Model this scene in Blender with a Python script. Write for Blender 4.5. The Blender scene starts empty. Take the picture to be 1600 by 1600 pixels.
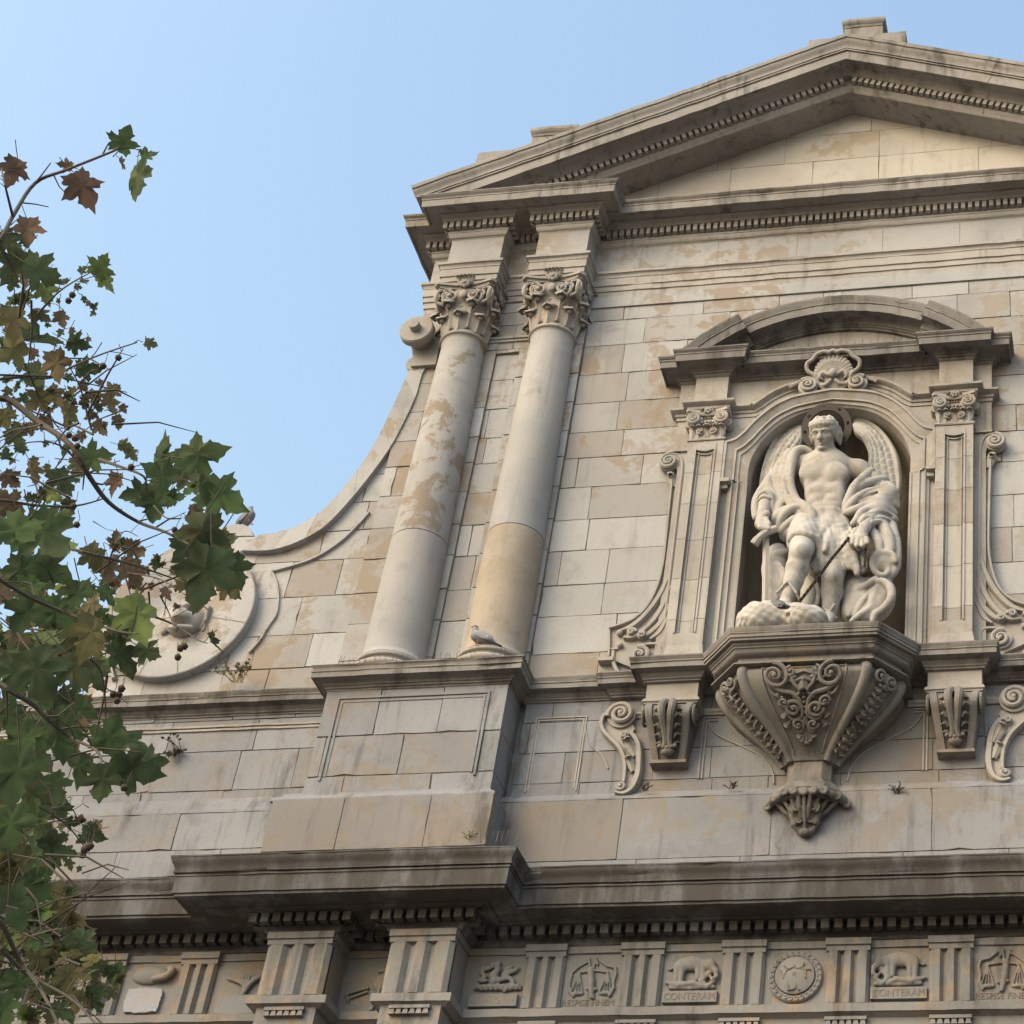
import bpy, bmesh, math, random
import numpy as np
from mathutils import Vector, Matrix

SUN_EL_DEG, SUN_AZ_DEG = 34.0, 222.0
AIR, DUST, OZONE, SKY_STRENGTH = 2.2, 8.0, 3.6, 0.14
SUN_ENERGY, SUN_ANGLE, SUN_COLOR = 0.5, 140.0, (1.0, 0.97, 0.93)
EXPOSURE = 1.37
GROUND_COL = (0.12, 0.10, 0.08)
# ------------------------------------------------------------------ camera, light, exposure
scene = bpy.context.scene
R_ = math.radians
WALL = 17.0            # distance of the facade plane (y) from the camera
EYE = 1.6
F_PX, PX, PY = 3105.0, 1251.0, 800.0
yaw, pitch, roll = R_(-11.94), R_(38.59), R_(4.23)
fwd = Vector((math.sin(yaw)*math.cos(pitch), math.cos(yaw)*math.cos(pitch), math.sin(pitch)))
rgt = Vector((math.cos(yaw), -math.sin(yaw), 0.0))
upv = rgt.cross(fwd)
rr = rgt*math.cos(roll) + upv*math.sin(roll)
uu = upv*math.cos(roll) - rgt*math.sin(roll)
cam_d = bpy.data.cameras.new("camera")
cam = bpy.data.objects.new("camera", cam_d)
scene.collection.objects.link(cam)
cam.matrix_world = Matrix(((rr.x, uu.x, -fwd.x, 0.0), (rr.y, uu.y, -fwd.y, 0.0), (rr.z, uu.z, -fwd.z, EYE), (0, 0, 0, 1)))
cam_d.sensor_fit = 'HORIZONTAL'; cam_d.sensor_width = 36.0
cam_d.lens = 36.0*F_PX/1600.0
cam_d.shift_x = (800.0-PX)/1600.0
cam_d.shift_y = (PY-800.0)/1600.0
cam_d.clip_start = 0.1; cam_d.clip_end = 3000.0
scene.camera = cam

SUN_EL, SUN_AZ = R_(SUN_EL_DEG), R_(SUN_AZ_DEG)
world = bpy.data.worlds.new("World"); scene.world = world
world.use_nodes = True
wn = world.node_tree
bg = wn.nodes["Background"]
sky = wn.nodes.new("ShaderNodeTexSky"); sky.sky_type = 'NISHITA'; sky.sun_disc = False
sky.sun_elevation = SUN_EL; sky.sun_rotation = SUN_AZ
sky.air_density = AIR; sky.dust_density = DUST; sky.ozone_density = OZONE; sky.altitude = 0
wn.links.new(sky.outputs[0], bg.inputs[0]); bg.inputs[1].default_value = SKY_STRENGTH
sun_d = bpy.data.lights.new("sun", 'SUN'); sun_d.energy = SUN_ENERGY; sun_d.angle = R_(SUN_ANGLE); sun_d.color = SUN_COLOR
sun = bpy.data.objects.new("sun", sun_d); scene.collection.objects.link(sun)
# sun_rotation 0 = +Y, clockwise seen from above
sdir = Vector((math.sin(SUN_AZ)*math.cos(SUN_EL), math.cos(SUN_AZ)*math.cos(SUN_EL), math.sin(SUN_EL)))
sun.rotation_euler = (-sdir).to_track_quat('-Z', 'Y').to_euler()
scene.view_settings.view_transform = 'Standard'; scene.view_settings.look = 'None'
scene.view_settings.exposure = EXPOSURE; scene.view_settings.gamma = 1.0
scene.cycles.max_bounces = 6
scene.cycles.transparent_max_bounces = 8
rng = random.Random(7)

# ------------------------------------------------------------------ helpers
XC = -3.285            # symmetry axis of the facade
def F(X, Z, p): return (X, WALL-p, Z)
def mir(x): return 2*XC-x
def ray(px, py):
    return (fwd + rr*((px-PX)/F_PX) - uu*((py-PY)/F_PX)).normalized()
def at(px, py, dist):            # a point seen at a pixel of the survey photo, at a real distance from the eye
    return Vector((0, 0, EYE)) + ray(px, py)*dist
def onp(px, py, p):              # a point seen at a pixel, lying p metres in front of the wall
    d = ray(px, py); d = d*((WALL-p)/d.y)
    return (d.x, d.z+EYE)        # (X, Z)

def empty(name, loc, label=None, cat=None, group=None):
    o = bpy.data.objects.new(name, None); scene.collection.objects.link(o)
    o.location = loc
    o.empty_display_size = 0.2
    if label: o["label"] = label
    if cat: o["category"] = cat
    if group: o["group"] = group
    return o

class MB:
    def __init__(s): s.v = []; s.f = []; s.t = []; s.m = []
    def add(s, verts, faces, tint=0.0, mi=0):
        n = len(s.v); s.v.extend(verts)
        for f in faces:
            s.f.append([i+n for i in f]); s.t.append(tint); s.m.append(mi)
    def box(s, x0, x1, z0, z1, p0, p1, tint=0.0, mi=0):
        c = [F(x, z, p) for x in (x0, x1) for z in (z0, z1) for p in (p0, p1)]
        s.add(c, [(0,1,3,2),(4,6,7,5),(0,4,5,1),(2,3,7,6),(0,2,6,4),(1,5,7,3)], tint, mi)
    def prism(s, poly, p0, p1, tint=0.0, mi=0):      # polygon in (X,Z), from depth p0 to p1
        n = len(poly)
        v = [F(x, z, p1) for x, z in poly]+[F(x, z, p0) for x, z in poly]
        s.add(v, [list(range(n)), list(range(2*n-1, n-1, -1))]+[(i, i+n, (i+1) % n+n, (i+1) % n) for i in range(n)], tint, mi)
    def plan(s, poly, z0, z1, tint=0.0):              # polygon in (X,p), from z0 to z1
        n = len(poly)
        v = [F(x, z0, p) for x, p in poly]+[F(x, z1, p) for x, p in poly]
        s.add(v, [list(range(n)), list(range(2*n-1, n-1, -1))]+[(i, i+n, (i+1) % n+n, (i+1) % n) for i in range(n)], tint)
    def sweep(s, path, prof, mode='plan', ends=(None, None), tint=0.0, closed=True, loop=False, rough=0.0024):
        if rough:                                  # extra stations so that long edges can wander and chip like cut stone
            Q = []
            for i in range(len(path)-1):
                a, b = path[i], path[i+1]; L = math.hypot(b[0]-a[0], b[1]-a[1]); k = max(1, int(L/0.16)) if L > 0.4 else 1
                Q += [(a[0]+(b[0]-a[0])*q/k, a[1]+(b[1]-a[1])*q/k) for q in range(k)]
            path = Q+[path[-1]] if not loop else path
        rs = random.Random(len(path)*31+len(prof)); umax = max(u for u, w in prof)
        n = len(path); dirs = []
        for i in range(n if loop else n-1):
            a, b = path[i], path[(i+1) % n]; l = math.hypot(b[0]-a[0], b[1]-a[1]); dirs.append(((b[0]-a[0])/l, (b[1]-a[1])/l))
        V = []
        for i in range(n):
            if loop: d1, d2 = dirs[i-1], dirs[i]
            else: d1 = dirs[max(i-1, 0)]; d2 = dirs[min(i, n-2)]
            n1 = (-d1[1], d1[0]); n2 = (-d2[1], d2[0])
            k = 1+n1[0]*n2[0]+n1[1]*n2[1]; k = max(k, 0.15)
            m = ((n1[0]+n2[0])/k, (n1[1]+n2[1])/k)
            if i == 0 and ends[0]: m = ends[0]
            if i == n-1 and ends[1]: m = ends[1]
            dr = (rs.gauss(0, rough), rs.gauss(0, rough)) if rough else (0, 0)
            for u, w in prof:
                if rough and u > 0.004:
                    u, w = u+dr[0]+rs.gauss(0, rough*.5), w+dr[1]*.6+rs.gauss(0, rough*.4)
                    if u > umax*.6 and rs.random() < .012: u -= rs.uniform(.008, .02)
                a, b = path[i][0]+m[0]*u, path[i][1]+m[1]*u
                V.append(F(a, w, b) if mode == 'plan' else F(a, b, w))
        k = len(prof); fs = []
        for i in range(n if loop else n-1):
            i2 = (i+1) % n
            for j in range(k if closed else k-1):
                j2 = (j+1) % k
                fs.append((i*k+j, i*k+j2, i2*k+j2, i2*k+j))
        if closed and not loop:
            fs.append(list(range(k))); fs.append([(n-1)*k+j for j in range(k)][::-1])
        s.add(V, fs, tint)
    def lathe(s, cx, cp, prof, seg=40, a0=0.0, a1=2*math.pi, tint=0.0):   # prof (r,z)
        k = len(prof); V = []; fs = []; full = abs(a1-a0-2*math.pi) < 1e-6
        n = seg if full else seg+1
        for i in range(n):
            a = a0+(a1-a0)*i/seg; c, sn = math.cos(a), math.sin(a)
            for r, z in prof: V.append(F(cx+r*c, z, cp+r*sn))
        for i in range(seg):
            i2 = (i+1) % n
            for j in range(k-1): fs.append((i*k+j, i2*k+j, i2*k+j+1, i*k+j+1))
        s.add(V, fs, tint)
    def tube(s, pts, rad, seg=6, cap=True, tint=0.0, mi=0):          # pts 3D world vectors
        pts = [Vector(q) for q in pts]; n = len(pts)
        if not hasattr(rad, '__len__'): rad = [rad]*n
        V = []; prev = None
        for i in range(n):
            d = (pts[min(i+1, n-1)]-pts[max(i-1, 0)])
            d = d.normalized() if d.length > 1e-9 else Vector((0, 0, 1))
            if prev is None:
                a = Vector((0, 0, 1)) if abs(d.z) < 0.9 else Vector((1, 0, 0))
                u = d.cross(a).normalized()
            else:
                u = (prev-d*prev.dot(d)); u = u.normalized() if u.length > 1e-6 else d.orthogonal().normalized()
            prev = u; w = d.cross(u)
            for j in range(seg):
                an = 2*math.pi*j/seg
                V.append(tuple(pts[i]+(u*math.cos(an)+w*math.sin(an))*rad[i]))
        fs = [(i*seg+j, i*seg+(j+1) % seg, (i+1)*seg+(j+1) % seg, (i+1)*seg+j) for i in range(n-1) for j in range(seg)]
        if cap: fs += [list(range(seg))[::-1], [(n-1)*seg+j for j in range(seg)]]
        s.add(V, fs, tint, mi)
    def ball(s, c, r, seg=10, rings=6, tint=0.0, mi=0):
        c = Vector(c)
        if not hasattr(r, '__len__'): r = (r, r, r)
        V = [(c.x, c.y, c.z+r[2])]
        for i in range(1, rings):
            th = math.pi*i/rings
            for j in range(seg):
                a = 2*math.pi*j/seg
                V.append((c.x+r[0]*math.sin(th)*math.cos(a), c.y+r[1]*math.sin(th)*math.sin(a), c.z+r[2]*math.cos(th)))
        V.append((c.x, c.y, c.z-r[2])); fs = []
        for j in range(seg):
            fs.append((0, 1+j, 1+(j+1) % seg))
            for i in range(rings-2):
                a = 1+i*seg; fs.append((a+j, a+seg+j, a+seg+(j+1) % seg, a+(j+1) % seg))
            a = 1+(rings-2)*seg; fs.append((a+j, len(V)-1, a+(j+1) % seg))
        s.add(V, fs, tint, mi)
    def grid(s, fn, nu, nv, thick=None, tint=0.0, mi=0):   # fn(u,v)->Vector ; optional thickness vector fn(u,v)->Vector
        A = [tuple(fn(i/nu, j/nv)) for i in range(nu+1) for j in range(nv+1)]
        q = lambda i, j: i*(nv+1)+j
        fs = [(q(i, j), q(i+1, j), q(i+1, j+1), q(i, j+1)) for i in range(nu) for j in range(nv)]
        if thick:
            n = len(A); B = [tuple(Vector(A[i*(nv+1)+j])+thick(i/nu, j/nv)) for i in range(nu+1) for j in range(nv+1)]
            A = A+B; fs2 = [tuple(n+k for k in f[::-1]) for f in fs]
            rim = [q(i, 0) for i in range(nu+1)]+[q(nu, j) for j in range(1, nv+1)]+[q(i, nv) for i in range(nu-1, -1, -1)]+[q(0, j) for j in range(nv-1, 0, -1)]
            fs = fs+fs2+[(rim[k], rim[(k+1) % len(rim)], rim[(k+1) % len(rim)]+n, rim[k]+n) for k in range(len(rim))]
        s.add(A, fs, tint, mi)
    def mirror(s, other):          # add a mirror image (about the axis of the facade) of another builder
        n = len(s.v); s.v.extend([(mir(x), y, z) for x, y, z in other.v])
        for f, t, m in zip(other.f, other.t, other.m): s.f.append([i+n for i in f[::-1]]); s.t.append(t); s.m.append(m)
    def build(s, name, mat, parent=None, smooth=0, label=None, fix=True, clipz=None):
        me = bpy.data.meshes.new(name); me.from_pydata([tuple(q) for q in s.v], [], s.f)
        mats = mat if isinstance(mat, (list, tuple)) else [mat]
        for m_ in mats: me.materials.append(m_)
        me.polygons.foreach_set("material_index", s.m)
        at_ = me.attributes.new("tint", 'FLOAT', 'FACE'); at_.data.foreach_set("value", s.t)
        if fix or smooth or clipz is not None:
            bm = bmesh.new(); bm.from_mesh(me)
            if clipz is not None:
                res = bmesh.ops.bisect_plane(bm, geom=bm.verts[:]+bm.edges[:]+bm.faces[:], plane_co=(0, 0, clipz), plane_no=(0, 0, 1), clear_inner=True)
                bmesh.ops.holes_fill(bm, edges=[e for e in res['geom_cut'] if isinstance(e, bmesh.types.BMEdge)], sides=0)
            if fix: bmesh.ops.recalc_face_normals(bm, faces=bm.faces[:])
            if smooth:
                for f in bm.faces: f.smooth = True
                th = math.radians(smooth)
                for e in bm.edges:
                    if len(e.link_faces) == 2 and e.calc_face_angle(0) > th: e.smooth = False
            bm.to_mesh(me); bm.free()
        me.update()
        return link(name, me, parent, label)

def link(name, me, parent=None, label=None):
    o = bpy.data.objects.new(name, me); scene.collection.objects.link(o)
    if parent is not None:
        o.parent = parent
        if parent.type == 'EMPTY': o.matrix_parent_inverse = Matrix.Translation(-parent.location)
    if label: o["label"] = label
    return o

def arc(cx, cy, r, a0, a1, n, ry=None):
    ry = r if ry is None else ry
    return [(cx+r*math.cos(math.radians(a0+(a1-a0)*i/n)), cy+ry*math.sin(math.radians(a0+(a1-a0)*i/n))) for i in range(n+1)]
def smooth_path(pts, n=8, closed=False):        # Catmull-Rom through points of any dimension
    P = [np.array(q, float) for q in pts]; out = []
    m = len(P)
    for i in range(m if closed else m-1):
        if closed: p0, p1, p2, p3 = P[i-1], P[i], P[(i+1) % m], P[(i+2) % m]
        else: p0, p1, p2, p3 = P[max(i-1, 0)], P[i], P[i+1], P[min(i+2, m-1)]
        for k in range(n):
            t = k/n
            out.append(tuple(0.5*((2*p1)+(-p0+p2)*t+(2*p0-5*p1+4*p2-p3)*t*t+(-p0+3*p1-3*p2+p3)*t**3)))
    if not closed: out.append(tuple(P[-1]))
    return out
def ogee(u0, w0, u1, w1, n=6, flip=False):      # S-curve between two profile points
    out = []
    for i in range(n+1):
        t = i/n; s_ = t-math.sin(2*math.pi*t)/(2*math.pi)*(0.8 if not flip else -0.8)
        out.append((u0+(u1-u0)*s_, w0+(w1-w0)*t))
    return out
def cove(u0, w0, u1, w1, n=5, convex=False):    # quarter curve
    out = []
    for i in range(n+1):
        a = math.pi/2*i/n
        if convex: out.append((u0+(u1-u0)*math.sin(a), w0+(w1-w0)*(1-math.cos(a))))
        else: out.append((u0+(u1-u0)*(1-math.cos(a)), w0+(w1-w0)*math.sin(a)))
    return out

def clip_rect(poly, x0, x1, z0, z1):
    def cut(P, ax, val, keep_gt):
        out = []
        for i in range(len(P)):
            a, b = P[i-1], P[i]
            ia = (a[ax] >= val) == keep_gt; ib = (b[ax] >= val) == keep_gt
            if ia != ib:
                t = (val-a[ax])/(b[ax]-a[ax]); out.append((a[0]+(b[0]-a[0])*t, a[1]+(b[1]-a[1])*t))
            if ib: out.append(b)
        return out
    for ax, val, g in ((0, x0, True), (0, x1, False), (1, z0, True), (1, z1, False)):
        poly = cut(poly, ax, val, g)
        if len(poly) < 3: return []
    return poly
def sgn(P): return 1.0 if sum(P[i-1][0]*P[i][1]-P[i][0]*P[i-1][1] for i in range(len(P))) > 0 else -1.0
def area(P): return abs(sum(P[i-1][0]*P[i][1]-P[i][0]*P[i-1][1] for i in range(len(P))))/2

def ashlar(mb, region, courses, p, seed, wmin=0.7, wmax=1.35, gap=0.0075, depth=0.05, jit=0.004, backing=True, amp=1.0):
    r = random.Random(seed)
    xs = [q[0] for q in region]; X0, X1 = min(xs), max(xs)
    for z0, z1 in zip(courses[:-1], courses[1:]):
        x = X0-r.uniform(0, wmax)
        g = gap*r.uniform(0.7, 1.6)
        while x < X1:
            w = r.uniform(wmin, wmax)
            P = clip_rect(region, x+g*0.3, x+w-g*0.3, z0+g*0.5, z1-g*0.5)
            Q = []
            for q in P:
                if not Q or abs(q[0]-Q[-1][0])+abs(q[1]-Q[-1][1]) > 1e-5: Q.append(q)
            if len(Q) > 2 and area(Q) > 0.0008:
                t = max(-1, min(1, r.gauss(0, 0.42)))*amp
                E = []
                for i in range(len(Q)):            # worn, slightly chipped arrises
                    a, c = Q[i], Q[(i+1) % len(Q)]; L = math.hypot(c[0]-a[0], c[1]-a[1]); k = max(1, int(L/0.13))
                    for q in range(k):
                        t_ = q/k; o = abs(r.gauss(0, .0018))+(r.uniform(.006, .018) if r.random() < .03 else 0)
                        if q == 0: o += abs(r.gauss(0, .004))
                        E.append((a[0]+(c[0]-a[0])*t_-(c[1]-a[1])/max(L, 1e-6)*o*sgn(Q), a[1]+(c[1]-a[1])*t_+(c[0]-a[0])/max(L, 1e-6)*o*sgn(Q)))
                mb.prism(E, p-depth, p+r.uniform(-jit, jit), t)
            x += w
    if backing: mb.prism(region, p-depth-0.05, p-0.014, 0.0, 1)

# ------------------------------------------------------------------ materials
def newmat(name):
    m = bpy.data.materials.new(name); m.use_nodes = True
    nt = m.node_tree; b = nt.nodes["Principled BSDF"]
    return m, nt, b
def stone(name, base, warm=(0.36, 0.23, 0.12), pale=None, patch=0.55, patch_scale=2.2, soot=0.0, soot_col=(0.045, 0.041, 0.037), streak=0.35, rough=0.9, bump=0.35, tint_amt=0.16, scale=1.0, gated=True):
    m, nt, b = newmat(name); N = nt.nodes; Lk = nt.links.new
    geo = N.new("ShaderNodeNewGeometry")
    att = N.new("ShaderNodeAttribute"); att.attribute_name = "tint"
    def noise(sc, det, rough_=0.6, vec=None, lac=2.0, dist=0.0):
        n = N.new("ShaderNodeTexNoise"); n.inputs["Scale"].default_value = sc*scale; n.inputs["Detail"].default_value = det
        n.inputs["Roughness"].default_value = rough_; n.inputs["Distortion"].default_value = dist
        Lk(vec if vec is not None else geo.outputs["Position"], n.inputs["Vector"]); return n.outputs["Fac"]
    def ramp(src, a, c, lo=0.0, hi=1.0):
        r = N.new("ShaderNodeMapRange"); r.inputs["From Min"].default_value = a; r.inputs["From Max"].default_value = c
        r.inputs["To Min"].default_value = lo; r.inputs["To Max"].default_value = hi; r.interpolation_type = 'SMOOTHSTEP'
        Lk(src, r.inputs["Value"]); return r.outputs[0]
    def math_(op, x, y=None):
        q = N.new("ShaderNodeMath"); q.operation = op
        for i, v in enumerate((x, y)):
            if v is None: continue
            if isinstance(v, (int, float)): q.inputs[i].default_value = v
            else: Lk(v, q.inputs[i])
        return q.outputs[0]
    def mix(fac, a, c, mode='MIX'):
        q = N.new("ShaderNodeMix"); q.data_type = 'RGBA'; q.blend_type = mode
        if isinstance(fac, (int, float)): q.inputs[0].default_value = fac
        else: Lk(fac, q.inputs[0])
        for i, v in ((6, a), (7, c)):
            if isinstance(v, tuple): q.inputs[i].default_value = (*v, 1)
            else: Lk(v, q.inputs[i])
        return q.outputs[2]
    base = (base[0]*.785, base[1]*.855, base[2]*.985); warm = (warm[0]*.85, warm[1]*.89, warm[2]*.95)
    if pale: pale = (pale[0]*.80, pale[1]*.865, pale[2]*.985)
    pale = pale or tuple(min(1, x*1.18+0.02) for x in base)
    big = noise(0.55, 3); mid = noise(3.0, 6, 0.65); fine = noise(28, 5, 0.7); grit = noise(120, 2, 0.7)
    col = mix(ramp(big, 0.35, 0.65), base, pale)
    # per-stone tone
    dark = tuple(x*0.66 for x in base)
    tn = math_('MULTIPLY', att.outputs["Fac"], tint_amt*2.2)
    col = mix(math_('MAXIMUM', tn, 0.0), col, tuple(min(1, x*1.25) for x in pale))
    col = mix(math_('MAXIMUM', math_('MULTIPLY', tn, -1.0), 0.0), col, (warm[0]*0.9, warm[1]*0.95, warm[2]*1.05))
    # worn ochre patches with ragged edges
    pn = noise(patch_scale, 9, 0.68, dist=0.35)
    gate = ramp(math_('ADD', noise(0.45, 2), math_('MULTIPLY', att.outputs["Fac"], -0.16)), 0.40, 0.60)
    pm = math_('MULTIPLY', math_('MULTIPLY', ramp(pn, 0.50, 0.565), gate if gated else 1.0), patch)
    col = mix(pm, col, warm)
    # small pits and grime
    col = mix(math_('MULTIPLY', ramp(mid, 0.52, 0.74), 0.45), col, dark)
    col = mix(math_('MULTIPLY', ramp(fine, 0.52, 0.74), 0.42), col, dark)
    # rain streaks
    sx = N.new("ShaderNodeVectorMath"); sx.operation = 'MULTIPLY'; sx.inputs[1].default_value = (9, 9, 0.8); Lk(geo.outputs["Position"], sx.inputs[0])
    st = noise(1.0, 5, 0.6, sx.outputs[0])
    col = mix(math_('MULTIPLY', math_('MULTIPLY', ramp(st, 0.5, 0.72), ramp(noise(0.8, 3), 0.4, 0.62)), streak), col, tuple(x*0.42 for x in base))
    if soot > 0:
        sv = N.new("ShaderNodeVectorMath"); sv.operation = 'MULTIPLY'; sv.inputs[1].default_value = (1.2, 1.2, 0.35); Lk(geo.outputs["Position"], sv.inputs[0])
        sn = noise(1.6, 8, 0.7, sv.outputs[0])
        col = mix(math_('MULTIPLY', ramp(sn, 0.62-soot*0.45, 0.74-soot*0.3), min(1.0, 0.55+soot*0.5)), col, soot_col)
    Lk(col, b.inputs["Base Color"]); b.inputs["Roughness"].default_value = rough
    b.inputs["Specular IOR Level"].default_value = 0.2
    h = math_('ADD', math_('MULTIPLY', fine, 0.6), math_('ADD', math_('MULTIPLY', grit, 0.25), math_('MULTIPLY', pm, -0.25)))
    h = math_('ADD', h, math_('MULTIPLY', mid, 0.5))
    bp = N.new("ShaderNodeBump"); bp.inputs["Strength"].default_value = bump; bp.inputs["Distance"].default_value = 0.02
    Lk(h, bp.inputs["Height"]); Lk(bp.outputs[0], b.inputs["Normal"])
    return m
def plain(name, col, rough=0.8, metal=0.0, noise_amt=0.25, nscale=12.0):
    m, nt, b = newmat(name); N = nt.nodes
    n = N.new("ShaderNodeTexNoise"); n.inputs["Scale"].default_value = nscale; n.inputs["Detail"].default_value = 5
    g = N.new("ShaderNodeNewGeometry"); nt.links.new(g.outputs["Position"], n.inputs["Vector"])
    mx = N.new("ShaderNodeMix"); mx.data_type = 'RGBA'
    mx.inputs[6].default_value = (*[c*(1-noise_amt) for c in col], 1); mx.inputs[7].default_value = (*[min(1, c*(1+noise_amt)) for c in col], 1)
    nt.links.new(n.outputs["Fac"], mx.inputs[0]); nt.links.new(mx.outputs[2], b.inputs["Base Color"])
    b.inputs["Roughness"].default_value = rough; b.inputs["Metallic"].default_value = metal
    return m

M_WALL = stone("ashlar_limestone", (0.318, 0.300, 0.272), warm=(0.255, 0.195, 0.135), patch=0.7, tint_amt=0.26)
M_WALLLOW = stone("lower_ashlar_dimmed", (0.205, 0.199, 0.194), warm=(0.215, 0.168, 0.118), patch=0.5, tint_amt=0.24, soot=0.12, streak=0.6)  # dimmer light low on the facade is put into this grey base colour
M_TRIM = stone("trim_limestone", (0.32, 0.285, 0.24), warm=(0.24,0.185,0.125), patch=0.4, patch_scale=4, streak=0.6)
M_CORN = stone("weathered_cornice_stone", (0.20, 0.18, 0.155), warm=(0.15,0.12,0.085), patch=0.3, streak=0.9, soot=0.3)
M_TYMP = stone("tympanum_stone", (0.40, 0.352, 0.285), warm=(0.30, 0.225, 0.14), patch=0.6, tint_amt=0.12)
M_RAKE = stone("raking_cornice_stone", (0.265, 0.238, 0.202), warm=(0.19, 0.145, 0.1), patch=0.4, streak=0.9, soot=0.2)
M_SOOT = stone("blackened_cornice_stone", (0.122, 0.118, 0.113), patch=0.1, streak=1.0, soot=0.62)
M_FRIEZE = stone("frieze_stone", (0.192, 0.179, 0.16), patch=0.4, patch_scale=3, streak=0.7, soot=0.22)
M_COLA = stone("mottled_column_stone", (0.325, 0.30, 0.265), warm=(0.225,0.172,0.125), gated=False, patch=0.85, patch_scale=2.6, streak=0.3)
M_COLB = stone("smooth_column_stone", (0.32, 0.298, 0.268), patch=0.12, streak=0.3)
M_COLC = stone("ochre_drum_stone", (0.315, 0.25, 0.18), warm=(0.35, 0.32, 0.28), patch=0.5, patch_scale=1.6, streak=0.2)
M_CARVE = stone("carved_limestone", (0.32, 0.285, 0.24), patch=0.2, streak=0.4, bump=0.25)
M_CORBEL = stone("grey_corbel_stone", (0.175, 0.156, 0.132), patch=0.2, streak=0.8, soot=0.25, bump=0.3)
M_STATUE = stone("statue_stone", (0.40, 0.355, 0.295), warm=(0.25, 0.205, 0.155), pale=(0.50, 0.455, 0.39), patch=0.45, patch_scale=4.5, streak=0.7, bump=0.25)
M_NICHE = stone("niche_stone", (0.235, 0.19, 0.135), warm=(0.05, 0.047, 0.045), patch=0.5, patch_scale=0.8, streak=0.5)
M_MORTAR = plain("mortar_joint", (0.17, 0.15, 0.125), 0.95)
M_RUST = plain("rust_stain", (0.2, 0.1, 0.05))
M_DARKMETAL = plain("dark_metal", (0.016, 0.013, 0.012), 0.6, 0.0)
M_CHAIN = plain("rusty_chain_iron", (0.035, 0.025, 0.02), 0.6, 0.5)
M_SLATEGREY = stone("repaired_pale_stone", (0.31, 0.305, 0.31), patch=0.2, streak=0.8, bump=0.6)

# ------------------------------------------------------------------ ground
g = MB(); g.add([(-400, -400, 0), (400, -400, 0), (400, 400, 0), (-400, 400, 0)], [(0, 1, 2, 3)])
ground = g.build("ground", plain("paving_stone", GROUND_COL, 0.9, 0, 0.15, 0.6), fix=False); ground["kind"] = "structure"

church = empty("church_facade", (XC, WALL, 0.0), "weathered cream stone baroque church front with pediment, paired columns and statue niche", "church")
def part(mb, name, mat, **k): return mb.build(name, mat, k.pop("parent", church), **k)
S2 = [M_WALL, M_MORTAR]; S2L = [M_WALLLOW, M_MORTAR]

# body of the building behind the facade, and everything below the frieze
b = MB()
b.box(-8.55, mir(-8.55), 0, 20.3, -14, -1.3)
b.prism([(-8.55, 20.3), (mir(-8.55), 20.3), (XC, 22.45)], -14, -1.3)
b.box(-13.6, -8.55, 0, 12.9, -14, -1.3); b.box(mir(-8.55), mir(-13.6), 0, 12.9, -14, -1.3)
part(b, "nave_body", M_WALLLOW)
b = MB(); b.box(-13.6, mir(-13.6), 0, 9.42, -1.3, 0.0)
for x0, x1 in ((-8.44, -7.84), (-7.20, -6.60)): b.box(x0, x1, 0, 9.44, -0.1, 0.40)
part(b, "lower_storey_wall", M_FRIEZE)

# ------------------------------------------------------------------ wall faces
COURSES = [13.2, 13.27, 13.68, 14.18, 14.61, 15.09, 15.54, 16.02, 16.47, 16.87, 17.33, 17.80, 18.28, 18.70, 18.92, 19.10]
A_arch = [(-4.51, 15.85), (-4.51, 16.42), (-4.40, 16.45), (-4.30, 16.55), (-4.19, 16.71), (-4.03, 16.88), (-3.87, 17.0), (-3.68, 17.07), (XC, 17.13)]
B_arch = [(-4.38, 15.85), (-4.38, 16.31), (-4.30, 16.36), (-4.20, 16.47), (-4.11, 16.60), (-3.97, 16.77), (-3.82, 16.87), (-3.65, 16.94), (XC, 17.0)]
C_arch = [(-4.31, 15.85), (-4.31, 16.24), (-4.24, 16.30), (-4.15, 16.42), (-4.06, 16.55), (-3.92, 16.71), (-3.78, 16.81), (-3.63, 16.87), (XC, 16.94)]
D_arch = [(-4.21, 15.85), (-4.21, 16.06), (-4.185, 16.22), (-4.12, 16.39), (-4.02, 16.55), (-3.89, 16.69), (-3.75, 16.79), (-3.58, 16.86), (XC, 16.91)]
b = MB()
ashlar(b, [(-6.46, 13.2), (-6.46, 19.1), (XC, 19.1), (XC, 17.2), (-4.6, 17.2), (-4.6, 13.2)], COURSES, 0.0, 3, 0.55, 1.12)
ashlar(b, [(mir(-4.6), 13.2), (mir(-4.6), 17.2), (XC, 17.2), (XC, 19.1), (mir(-6.46), 19.1), (mir(-6.46), 13.2)], COURSES, 0.0, 5, 0.55, 1.12)
b.box(-6.46, mir(-6.46), 18.92, 19.10, -0.04, 0.022, 0.1)                 # flat course above the groove
part(b, "upper_wall", S2)
PB = 0.05
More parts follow.
